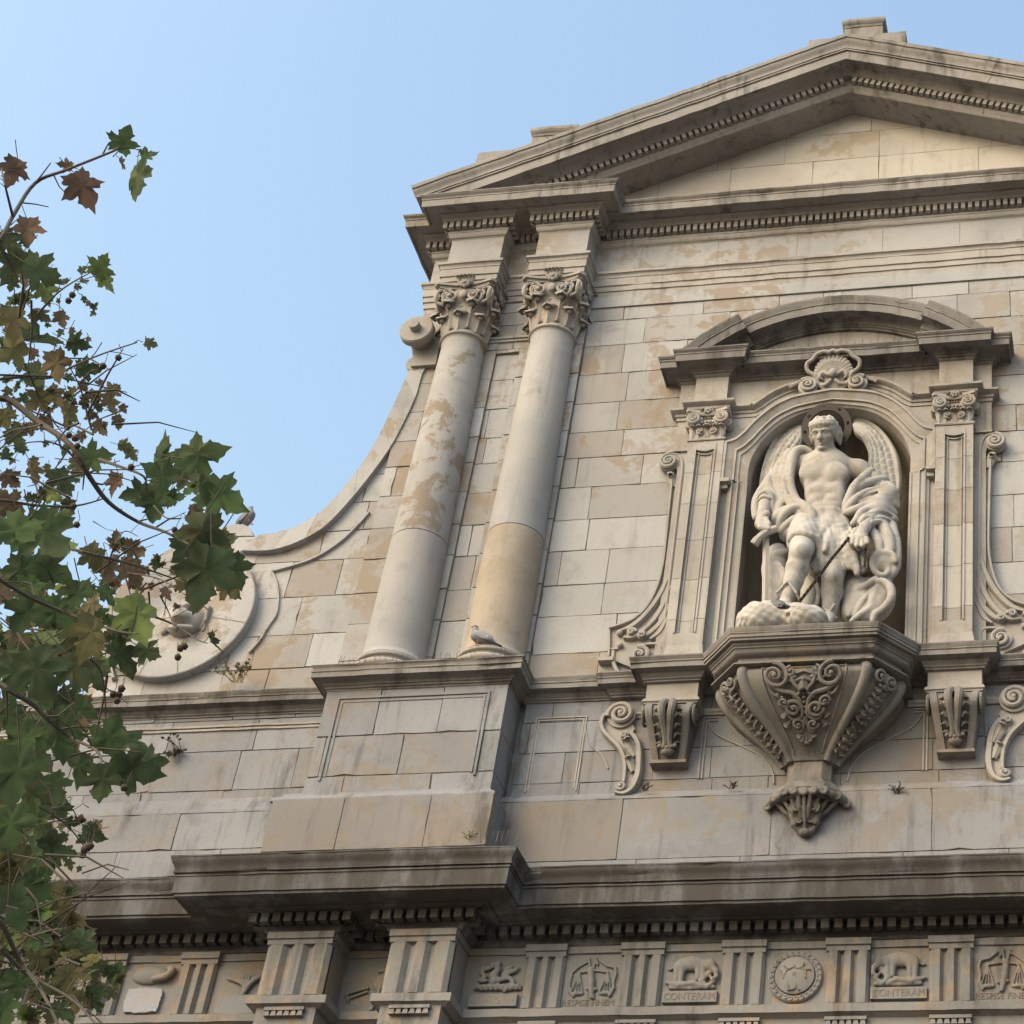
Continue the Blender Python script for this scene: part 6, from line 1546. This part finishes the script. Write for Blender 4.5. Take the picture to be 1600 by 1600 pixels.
# ------------------------------------------------------------------ pigeons
M_PIG = plain("grey_plumage", (0.14, 0.15, 0.17), 0.7, 0, 0.2, 60); M_PIGD = plain("dark_plumage", (0.035, 0.04, 0.055), 0.6, 0, 0.3, 60)
M_PIGL = plain("pale_plumage", (0.2, 0.21, 0.23), 0.7, 0, 0.12, 60); M_LEG = plain("bird_leg", (0.30, 0.10, 0.08)); M_PIGB = plain("dark_bluish_plumage", (0.05, 0.06, 0.08), 0.6, 0, 0.35, 50)
def pigeon(loc, heading, pitch_, label, cb, cw, cbar, ch, s=1.0, crouch=False):
    root = empty("pigeon", loc, label, "pigeon")
    cy_, sy_ = math.cos(heading), math.sin(heading); cp_, sp_ = math.cos(pitch_), math.sin(pitch_)
    lift = 0.085 if not crouch else .055
    def T(V):
        V = np.asarray(V, float)*s; x = V[:, 0]*cp_-V[:, 2]*sp_; z = V[:, 0]*sp_+V[:, 2]*cp_; y = V[:, 1]
        return np.stack([loc[0]+x*cy_-y*sy_, loc[1]+x*sy_+y*cy_, loc[2]+z+lift*s], 1)
    def clay(lo, hi, fn, name, mat):
        c = Clay(lo, hi, .007); fn(c); W_, Fs = c.mesh(); W_ = W_.copy(); W_[:, 1] = WALL-W_[:, 1]
        me = bpy.data.meshes.new(name); me.from_pydata([tuple(q) for q in T(W_)], [], [tuple(int(i) for i in f) for f in Fs]); me.materials.append(mat)
        for pl in me.polygons: pl.use_smooth = True
        bm = bmesh.new(); bm.from_mesh(me); bmesh.ops.recalc_face_normals(bm, faces=bm.faces[:]); bm.to_mesh(me); bm.free()
        return link(name, me, root)
    nz = .085 if not crouch else .035
    def body_(c):
        c.ell((0, 0, 0), (.115, .065, .066), .02); c.ell((.06, 0, .005), (.065, .058, .062), .02); c.chain([(.07, 0, .03), (.105, 0, nz*.75), (.12, 0, nz)], [.048, .034, .028], .02)
        c.cone((-.08, 0, 0), (-.15, 0, -.005), .045, .022, .02)
    clay((-.2, -.1, -.1), (.2, .1, .16), body_, "body", cb)
    def head_(c): c.ell((.125, 0, nz+.016), (.031, .026, .027), .01); c.cone((.145, 0, nz+.012), (.178, 0, nz+.0), .010, .003, .006)
    clay((.08, -.05, nz-.04), (.2, .05, nz+.06), head_, "head", ch)
    for sd in (1, -1):
        def wing_(c): c.ell((-.02, sd*.058, .012), (.115, .017, .05), .01); c.cone((-.08, sd*.05, .005), (-.185, sd*.028, -.004), .028, .008, .015)
        clay((-.22, -.1, -.08), (.13, .1, .09), wing_, "wing", cw)
        mb = MB()
        for x0 in (-.055, -.095):
            V = [(x0+.012*math.sin(k), sd*(.0775-.004*abs(x0+.02)*20+.001), z) for k, z in ((0, -.032), (1, -.005), (1, .03))]+[(x0-.018+.012*math.sin(k), sd*(.0765-.004*abs(x0)*20), z) for k, z in ((1, .03), (1, -.005), (0, -.032))]
            mb.add([tuple(q) for q in T([(a, b_*.95, c) for a, b_, c in V])], [list(range(6))])
        mb.build("wing_bar", cbar, root, fix=False)
    def tail_(c): c.slab((-.185, 0, -.008), (.065, .032, .009), None, .006, .005)
    clay((-.27, -.06, -.04), (-.1, .06, .03), tail_, "tail", cbar)
    if not crouch:
        for sd in (1, -1):
            mb = MB(); P = T([(.015, sd*.028, -.05), (.0, sd*.03, -.09)]); ft_ = Vector(P[1]); ft_.z = loc[2]+.004
            mb.tube([Vector(P[0]), ft_], .005*s, 5)
            for a in (-.5, 0, .5): mb.tube([ft_, ft_+Vector((math.cos(heading+a), math.sin(heading+a), 0))*.03*s], .0035*s, 4)
            mb.build("leg", M_LEG, root, fix=False)
    return root
x_, z_ = onp(752, 999, .50)
pigeon((x_, WALL-.50, 13.49), math.pi*1.08, .32, "grey and white pigeon with black wing bars standing at the foot of the right column", M_PIG, M_PIGL, M_PIGD, M_PIGD, .98)
x_, z_ = onp(383, 820, -.25)
pigeon((x_, WALL+.25, z_+.005), -0.25, .85, "dark grey pigeon perched on the curved coping of the left wing", M_PIG, M_PIGB, M_PIGD, M_PIGD, .98)
x_, p_, z_ = u3(330, 830, .80)
pigeon((x_-.02, WALL-.80, z_-.055), math.pi-.3, .22, "dark striped pigeon huddled at the foot of the statue", M_PIGB, M_PIGB, M_PIG, M_PIGD, 1.0, True)

# ------------------------------------------------------------------ weeds rooted in the joints
M_WEED = plain("dry_weed", (0.20, 0.19, 0.13), 0.9, 0, 0.4, 30); M_MOSS = plain("dark_weed", (0.06, 0.055, 0.04), 0.95, 0, 0.4, 30)
def weed(px_, py_, p, size, mat, label, n=10, seed=1, down=False):
    X, Z = onp(px_, py_, p); r = random.Random(seed); root = empty("weed", F(X, Z, p), label, "weed", "weeds rooted on the facade")
    st, lf = MB(), MB()
    for i in range(n):
        a = r.uniform(-1.1, 1.1); L = size*r.uniform(.5, 1); q0 = Vector(F(X+r.uniform(-.25, .25)*size, Z, p)); dz = -1 if down and r.random() < .5 else 1
        q1 = q0+Vector((math.sin(a)*L*.5, -.25*L, dz*math.cos(a)*L*.55)); q2 = q1+Vector((math.sin(a*1.5)*L*.5, -.2*L, dz*math.cos(a*1.3)*L*.35)); st.tube([q0, q1, q2], [.006, .005, .003], 4)
        for q in (q1, q2, q1.lerp(q2, .5)):
            for k in range(3):
                d = Vector((r.uniform(-1, 1), r.uniform(-1, .2), r.uniform(-.6, 1)))*size*.16; e = d.orthogonal()*.35; lf.add([tuple(q), tuple(q+d*.5+e), tuple(q+d), tuple(q+d*.5-e)], [(0, 1, 2, 3)])
    st.build("stem", mat, root, fix=False); lf.build("foliage", mat, root, fix=False)
weed(372, 1066, .12, .27, M_WEED, "pale dry weed on the string course left of the column pedestal", 12, 3)
weed(276, 1172, .01, .2, M_MOSS, "dark weed hanging from a wall joint below the string course", 12, 4, True)
weed(1008, 1236, .08, .10, M_MOSS, "dark tuft on the ledge left of the corbel foot", 9, 5)
weed(1143, 1233, .08, .10, M_MOSS, "small dark tuft on the ledge beside the corbel pendant", 8, 6)
weed(1402, 1239, .08, .11, M_MOSS, "dark tuft on the ledge right of the corbel pendant", 9, 7)
weed(735, 1313, .85, .09, M_WEED, "dry tuft on top of the projecting main cornice", 9, 8)
# wires against birds along the ledges
b = MB(); r5 = random.Random(9)
def spikes(xa, xb, p, z, step, L):
    x = xa
    while x < xb:
        for k in range(2):
            b.tube([F(x, z, p), F(x+r5.uniform(-.03, .03), z+L*r5.uniform(.7, 1), p+r5.uniform(-.02, .05))], .0022, 3, False)
        x += step
spikes(XC-.72, XC-.5, .86, 13.265, .05, .20); spikes(XC+.3, XC+.72, .86, 13.265, .07, .13); spikes(-8.4, -6.5, .54, 13.28, .06, .11); spikes(-5.0, -4.3, .17, 17.68, .05, .12); spikes(-4.2, -2.4, .30, 17.68, .09, .09); spikes(-6.4, -5.9, .9, 10.86, .05, .14)
part(b, "bird_spikes", M_DARKMETAL, fix=False)

# ------------------------------------------------------------------ plane tree beside the viewer
def leafmat():
    m, nt, b = newmat("plane_leaf"); N = nt.nodes; Lk = nt.links.new
    at_ = N.new("ShaderNodeAttribute"); at_.attribute_name = "tint"
    geo = N.new("ShaderNodeNewGeometry"); ns = N.new("ShaderNodeTexNoise"); ns.inputs["Scale"].default_value = 22; ns.inputs["Detail"].default_value = 5; Lk(geo.outputs["Position"], ns.inputs["Vector"])
    ad = N.new("ShaderNodeMath"); ad.operation = 'MULTIPLY_ADD'; ad.inputs[1].default_value = 0.55; Lk(ns.outputs["Fac"], ad.inputs[0])
    sb = N.new("ShaderNodeMath"); sb.operation = 'SUBTRACT'; sb.inputs[1].default_value = 0.27; Lk(at_.outputs["Fac"], sb.inputs[0]); Lk(sb.outputs[0], ad.inputs[2])
    mr = N.new("ShaderNodeMapRange"); mr.inputs["From Min"].default_value = -1.2; mr.inputs["From Max"].default_value = 1.2; Lk(ad.outputs[0], mr.inputs["Value"])
    cr = N.new("ShaderNodeValToRGB"); e = cr.color_ramp.elements
    e[0].position = 0.0; e[0].color = (0.060, 0.032, 0.027, 1); e[1].position = 1.0; e[1].color = (0.135, 0.14, 0.032, 1)
    for p, c in ((0.22, (0.07, 0.05, 0.03, 1)), (0.36, (0.062, 0.057, 0.022, 1)), (0.48, (0.024, 0.037, 0.017, 1)), (0.65, (0.031, 0.052, 0.019, 1)), (0.82, (0.062, 0.088, 0.024, 1))):
        q = cr.color_ramp.elements.new(p); q.color = c
    Lk(mr.outputs[0], cr.inputs[0])
    n2 = N.new("ShaderNodeTexNoise"); n2.inputs["Scale"].default_value = 5.5; n2.inputs["Detail"].default_value = 2; Lk(geo.outputs["Position"], n2.inputs["Vector"])
    m2 = N.new("ShaderNodeMapRange"); m2.inputs["From Min"].default_value = 0.3; m2.inputs["From Max"].default_value = 0.7; m2.inputs["To Min"].default_value = 0.75; m2.inputs["To Max"].default_value = 2.1; Lk(n2.outputs["Fac"], m2.inputs["Value"])
    hv_ = N.new("ShaderNodeHueSaturation"); hv_.inputs["Saturation"].default_value = 0.8; Lk(m2.outputs[0], hv_.inputs["Value"]); Lk(cr.outputs[0], hv_.inputs["Color"])
    Lk(hv_.outputs[0], b.inputs["Base Color"]); b.inputs["Roughness"].default_value = 0.75; b.inputs["Specular IOR Level"].default_value = 0.15
    tr = N.new("ShaderNodeBsdfTranslucent"); hs = N.new("ShaderNodeHueSaturation"); hs.inputs["Value"].default_value = 1.5; hs.inputs["Saturation"].default_value = 1.15; Lk(hv_.outputs[0], hs.inputs["Color"]); Lk(hs.outputs[0], tr.inputs["Color"])
    mx = N.new("ShaderNodeMixShader"); mx.inputs[0].default_value = 0.42; Lk(b.outputs[0], mx.inputs[1]); Lk(tr.outputs[0], mx.inputs[2]); Lk(mx.outputs[0], N["Material Output"].inputs[0])
    bp = N.new("ShaderNodeBump"); bp.inputs["Strength"].default_value = 0.3; bp.inputs["Distance"].default_value = 0.01; Lk(ns.outputs["Fac"], bp.inputs["Height"]); Lk(bp.outputs[0], b.inputs["Normal"])
    return m
M_LEAF = leafmat(); M_BARK = plain("plane_bark", (0.13, 0.115, 0.09), 0.9, 0, 0.45, 6); M_TWIG = plain("twig_bark", (0.055, 0.045, 0.035), 0.9, 0, 0.3, 20); M_SEED = plain("seed_ball", (0.045, 0.032, 0.022), 1.0, 0, 0.4, 150)
TX0, TY0 = -8.2, 4.6
tree = empty("plane_tree", (TX0, TY0, 0), "plane tree with green and browning lobed leaves reaching in from the left", "tree")
HALF = [(0.0, 0.0), (.06, -.05), (.17, -.03), (.31, -.10), (.30, .03), (.385, .07), (.36, .15), (.29, .215), (.40, .25), (.455, .33), (.585, .43), (.47, .455), (.43, .54), (.33, .52), (.205, .50), (.225, .60), (.285, .665), (.20, .72), (.16, .83), (.085, .87), (0.0, 1.02)]
rl = random.Random(21)
LV = MB(); ST = MB()
def leaf(base, tip, nrm, size, tint, wob=0.16, fold=None, stalk=True):
    t = tip.normalized(); n = (nrm-t*nrm.dot(t)).normalized(); s_ = t.cross(n)
    fold = rl.uniform(.05, .5) if fold is None else fold; curl = rl.uniform(-.35, .55); tw = rl.uniform(-.3, .3)
    wj = [rl.uniform(-wob, wob)*.5 for _ in range(42)]; asym = rl.uniform(.82, 1.12)
    V = []; C = .34; cup = rl.uniform(-.25, .35); ph = rl.uniform(0, 6.28)
    def P(x, y, r, j):       # r: 0 centre .. 1 margin
        j_ = 1+wj[j % 42]*.6*r
        x, y = x*r, C+(y-C)*r
        rib = -.030*math.cos(5*math.atan2(x, y-C+1e-6)*1.0)*math.sin(math.pi*min(1, r*1.05))
        z = -fold*abs(x)*(1-.25*abs(x))+(-curl)*(y-.3)**2+tw*x*(y-.2)+cup*r*r*.16+.045*math.sin(6*x+4*y+ph)*r+rib
        return tuple(base+(s_*(x*j_)+t*(y*j_)+n*z)*size)
    outl = [(x, y) for x, y in HALF]+[(-x*asym, y) for x, y in HALF[-2:0:-1]]; m = len(outl)
    V.append(P(0, C, 0, 0))
    for r in (.42, .75, 1.0): V += [P(x, y, r, i) for i, (x, y) in enumerate(outl)]
    fs = [(0, 1+i, 1+(i+1) % m) for i in range(m)]
    for q in range(2): fs += [(1+q*m+i, 1+(q+1)*m+i, 1+(q+1)*m+(i+1) % m, 1+q*m+(i+1) % m) for i in range(m)]
    LV.add(V, fs, tint)
    if stalk:
        e = base-t*size*rl.uniform(.3, .5)+Vector((rl.uniform(-.05, .05), rl.uniform(-.05, .05), size*.12)); ST.tube([base, base.lerp(e, .5)+Vector((0, 0, -.02*size)), e], .0028, 3, False)
EXPL = """193,218,48,-70,.3 214,280,72,95,.45 191,256,24,60,-.7 231,242,30,10,.0 131,295,66,50,-.95 102,258,25,200,-.6 21,267,50,110,-.95 42,361,46,90,-.8 16,380,50,60,.0 63,424,66,40,.15 71,458,40,70,.8 21,416,62,120,-.05 37,432,36,90,-.8
157,416,46,-60,.75 168,440,36,60,.75 129,421,16,-30,-.2 100,438,16,200,-.2 131,440,16,10,-.2 122,448,14,20,-.2 97,498,30,60,-.7 63,490,36,30,-.1 21,503,60,100,-.4 63,532,76,10,.05 121,537,40,20,0 16,547,60,150,-.2 90,571,56,80,-.55 136,576,42,10,0 236,537,22,15,-.2 60,587,50,80,.0
58,628,46,150,-.4 87,620,40,40,-.4 178,607,32,-40,-.4 171,631,42,60,-.4 144,618,30,190,-.7 184,660,26,70,-.6 105,649,46,100,-.25 8,654,36,90,-.4 26,683,40,60,-.2 157,668,30,60,-.6 71,660,30,30,-.7 150,715,52,-10,.3 123,728,36,80,-.2 50,738,40,90,-.4 16,749,36,40,-.8 97,752,56,70,.0 63,775,30,110,-.1
194,696,28,20,-.2 207,710,24,60,-.2 249,712,74,-80,.35 315,707,78,-12,.4 249,741,56,200,.3 297,738,72,20,.35 350,776,84,30,.45 312,762,52,80,.3 181,757,42,100,-.95 215,773,52,160,.05 241,791,62,90,-.05 273,778,32,10,.1 16,791,60,40,-.75 18,830,96,160,.3 73,836,98,40,.4 87,809,52,-20,.3
181,843,32,-90,-.6 210,859,42,20,-.6 144,870,50,60,-.3 168,888,46,100,-.7 210,896,52,80,-.75 304,801,36,80,-.85 315,836,88,110,-.05 350,846,54,-10,.4 318,899,108,105,.0 365,893,62,60,.0 360,920,46,50,-.5 312,938,42,90,-.5 262,927,26,70,-.8 79,888,70,30,.2 31,893,62,100,.1 13,933,40,60,-.8
218,965,88,60,.75 194,986,60,120,.25 142,993,78,110,-.3 231,1017,52,30,.0 189,1030,72,70,.1 60,996,50,190,.35 60,1051,102,80,.1 21,1056,82,110,.1 118,1046,76,70,.0 79,1030,42,40,.1 333,1004,40,70,.3 87,1119,70,200,.35 92,1156,76,70,.15 171,1146,72,-60,.4 202,1156,72,25,.35 123,1201,62,100,.1 210,1203,88,20,.0 160,1222,68,100,-.15 236,1190,52,10,.1
26,1211,104,100,.1 58,1285,78,60,.35 16,1293,82,80,.2 34,1156,72,140,.15 16,1119,60,60,.0 15,1350,60,90,.2 52,1332,62,60,.2 110,1285,26,20,.1 142,1307,42,30,.0 107,1330,32,30,.0 47,1387,72,40,.35 25,1417,82,80,.1 15,1467,42,60,.85 130,1472,52,30,.1 107,1492,46,150,-.2 185,1520,36,60,.3 105,1530,46,70,-.2 62,1545,42,100,.0 30,1540,60,80,.0 8,1580,60,60,.1 95,1580,40,20,-.1 60,1500,44,40,-.2
300,860,70,60,.0 335,850,60,130,.05 290,900,50,100,-.3 170,930,44,60,.1 120,930,56,110,.1 90,960,60,40,.15 40,960,70,120,.1 150,1060,44,60,.05 130,1110,50,30,.2 55,1180,70,40,.1 85,1230,52,80,.2""".split()
def leaf_px(px_, py_, spx, ang, tint, real=None, fold=None):
    real = real or min(.26, max(.11, rl.uniform(.13, .19)*(1.25 if spx > 60 else 1.0)))
    dist = max(6.4, min(14.5, F_PX*real/spx)); real = spx*dist/F_PX
    a = R_(ang+rl.uniform(-12, 12)); im = rr*math.cos(a)-uu*math.sin(a); d = ray(px_, py_)
    tip = im+d*rl.uniform(-.45, .45)
    nr = -d+Vector((rl.uniform(-.8, .8), rl.uniform(-.8, .8), rl.uniform(-.5, .5)))
    if fold is not None: pass
    c = at(px_, py_, dist); leaf(c-tip.normalized()*real*.42, tip, nr, real, tint+rl.uniform(-.12, .12))
    return c
for e in EXPL:
    v = [float(q) for q in e.split(',')]; leaf_px(v[0], v[1], v[2]*(.92 if v[1] < 1000 else .90), v[3], v[4])
FILL = [(60, 600, 105, 75, 44, 10, 24, -.35), (55, 720, 100, 65, 32, 10, 25, -.2), (150, 640, 50, 40, 12, 9, 20, -.5), (190, 885, 60, 40, 20, 11, 24, -.65), (60, 970, 100, 85, 52, 24, 52, .05), (130, 1010, 80, 50, 26, 20, 44, .05), (50, 1130, 85, 65, 36, 26, 58, .1), (35, 1300, 60, 90, 44, 25, 60, .1),
        (105, 1315, 55, 50, 20, 11, 24, .0), (50, 1430, 70, 60, 36, 22, 48, .05), (75, 1530, 110, 70, 70, 18, 42, -.15), (18, 430, 34, 70, 12, 14, 32, -.1), (20, 540, 38, 45, 12, 14, 30, -.1), (270, 915, 60, 45, 20, 8, 17, -.6), (120, 500, 60, 40, 10, 10, 18, -.4), (60, 820, 80, 50, 16, 18, 40, .0), (285, 745, 60, 40, 8, 20, 40, .2)]
for cx, cy, rx, ry, n, s0, s1, t0 in FILL:
    for i in range(n):
        a = rl.uniform(0, 2*math.pi); k = math.sqrt(rl.random()); leaf_px(cx+rx*k*math.cos(a), cy+ry*k*math.sin(a), rl.uniform(s0, s1)*.86, rl.uniform(20, 160) if rl.random() < .75 else rl.uniform(0, 360), t0+rl.gauss(0, .35))
# branches: seen ones and the limbs behind them
BR = MB(); GB = MB()
TW = [([(-40, 690), (0, 622), (60, 660), (110, 695), (140, 745), (170, 785), (215, 815), (260, 832), (305, 856)], 9.0, .016), ([(-40, 420), (0, 375), (20, 338), (55, 286), (105, 265), (170, 239), (185, 232)], 9.5, .012), ([(20, 338), (8, 290), (2, 262)], 9.5, .007), ([(-40, 600), (20, 590), (80, 590), (115, 572), (160, 553), (214, 535)], 10.5, .009), ([(60, 490), (85, 462), (112, 442), (143, 425)], 11, .007),
      ([(-40, 780), (0, 781), (60, 790), (120, 790), (165, 778)], 9.4, .009), ([(155, 718), (190, 730), (225, 745), (228, 770)], 8.4, .008), ([(140, 745), (100, 700), (60, 690), (0, 700)], 10, .006), ([(-40, 1040), (0, 1069), (50, 1100), (70, 1120), (110, 1152), (150, 1172), (160, 1195)], 7.6, .012), ([(97, 854), (140, 865), (200, 880), (260, 900), (300, 915)], 8.6, .007), ([(230, 960), (270, 975), (310, 1000), (325, 1005)], 8.2, .005),
      ([(250, 930), (265, 960), (272, 985)], 8.2, .004), ([(140, 1028), (158, 1050), (164, 1090), (165, 1120)], 7.8, .005), ([(-40, 1430), (0, 1440), (30, 1500), (60, 1540), (90, 1600), (110, 1660)], 7.0, .010), ([(0, 1480), (40, 1520), (110, 1560), (150, 1600)], 7.2, .008), ([(60, 1260), (100, 1285), (130, 1320), (140, 1335)], 7.9, .004), ([(75, 1265), (110, 1262), (125, 1290)], 7.9, .004), ([(50, 1462), (90, 1452), (118, 1460)], 7.6, .004),
      ([(170, 880), (180, 850), (195, 830), (215, 838)], 8.6, .004), ([(240, 790), (262, 810), (290, 800)], 8.3, .004), ([(200, 895), (250, 905), (290, 930)], 8.4, .004), ([(-40, 880), (40, 930), (110, 960), (180, 985), (215, 990)], 8.0, .009), ([(-40, 540), (30, 560), (70, 640), (110, 690)], 10.4, .006), ([(30, 460), (60, 430), (80, 420)], 10.8, .005), ([(-20, 350), (10, 400), (30, 440)], 9.8, .007)]
starts = []
for pts, dist, r0 in TW:
    P = [at(a, c, dist+.25*math.sin(i*1.3+dist*7)) for i, (a, c) in enumerate(pts)]; P = [Vector(q) for q in smooth_path([tuple(q) for q in P], 5)]
    GB = MB(); GB.tube(P, [r0*(1-.65*i/(len(P)-1)) for i in range(len(P))], 6)
    if pts[0][0] < 0: starts.append((P[0], r0))
    for i in range(3, len(P)-1, 3):          # side twigs
        d = (P[i+1]-P[i]).normalized(); s_ = Vector((rl.uniform(-1, 1), rl.uniform(-1, 1), rl.uniform(-.7, .9))); L = rl.uniform(.05, .15); q = P[i]+(d*.6+s_*.7).normalized()*L
        GB.tube([P[i], P[i].lerp(q, .5)+Vector((0, 0, rl.uniform(-.03, .03))), q], [r0*.35, r0*.28, .0025], 4, False)
    GB.build("twig", M_TWIG, tree, fix=False)
GB = MB()
for cx, cy, rx, ry, n, s0, s1, t0 in FILL[:12]:
    for i in range(max(4, n//4)):
        a, c = cx+rl.uniform(-1, 1)*rx, cy+rl.uniform(-1, 1)*ry; dist = rl.uniform(8, 12); p0 = at(a, c, dist); q = p0+Vector((rl.uniform(-.5, .5), rl.uniform(-.4, .4), rl.uniform(-.3, .3))); GB.tube([p0, p0.lerp(q, .5)+Vector((0, 0, .04)), q], [.006, .0045, .002], 4, False)
for q in (GB, ST):
    n = len(LV.v); LV.v += q.v; LV.f += [[i+n for i in f] for f in q.f]; LV.t += q.t; LV.m += [1]*len(q.f)
crown = LV.build("crown", [M_LEAF, M_TWIG], tree, fix=False)
crown.data.polygons.foreach_set("use_smooth", [True]*len(crown.data.polygons))
top = Vector((TX0+.3, TY0+.3, 10.5))
TK = MB(); TK.tube([Vector(q) for q in smooth_path([(TX0, TY0, -.1), (TX0+.05, TY0, 1.2), (TX0-.05, TY0+.1, 3.5), (TX0+.1, TY0+.15, 6.0), (TX0+.2, TY0+.3, 8.5), tuple(top)], 5)], [.34-.22*i/25 for i in range(26)], 14)
TK.build("trunk", M_BARK, tree, smooth=60, fix=False)
for i, (q, r0) in enumerate(starts):
    h = max(2.8, min(9.2, q.z-2.6)); s0 = Vector((TX0+.1, TY0+.15, h)); P = [tuple(s0)]
    for k in range(1, 6):
        t = k/6; P.append(tuple(s0.lerp(q, t)+Vector((rl.uniform(-.12, .12), rl.uniform(-.15, .15), rl.uniform(-.12, .12)+.55*math.sin(math.pi*t)))))
    P = [Vector(c) for c in smooth_path(P+[tuple(q)], 5)]
    BR = MB(); BR.tube(P, [.060+(r0*1.02-.060)*(k/(len(P)-1))**.55 for k in range(len(P))], 8); BR.build("branch", M_BARK, tree, smooth=60, fix=False)
# hanging seed balls
SEEDS = [(282, 1013), (278, 1027), (288, 1010), (177, 1085), (186, 1085), (190, 1076), (194, 1231), (115, 791), (132, 1328), (137, 1325), (129, 1336), (141, 1322), (113, 461), (107, 470), (161, 572), (185, 559), (273, 828), (117, 685), (121, 697), (108, 680), (205, 730), (120, 820), (183, 1095)]
for i, (a, c) in enumerate(SEEDS):
    dist = 8.0+.3*math.sin(i*2.1); q = at(a, c, dist); r = .0125 if c < 900 else .0135
    b = MB(); V0 = len(b.v); b.ball(q, r, 14, 10)
    b.v = [tuple(q+(Vector(v)-q)*(1+.10*math.sin(k*7.3))) for k, v in enumerate(b.v)]
    b.tube([q, q+Vector((.004, 0, .03)), q+Vector((rl.uniform(-.02, .02), 0, .075))], .0016, 3, False)
    b.build("seed_ball", M_SEED, tree, smooth=80, fix=False)
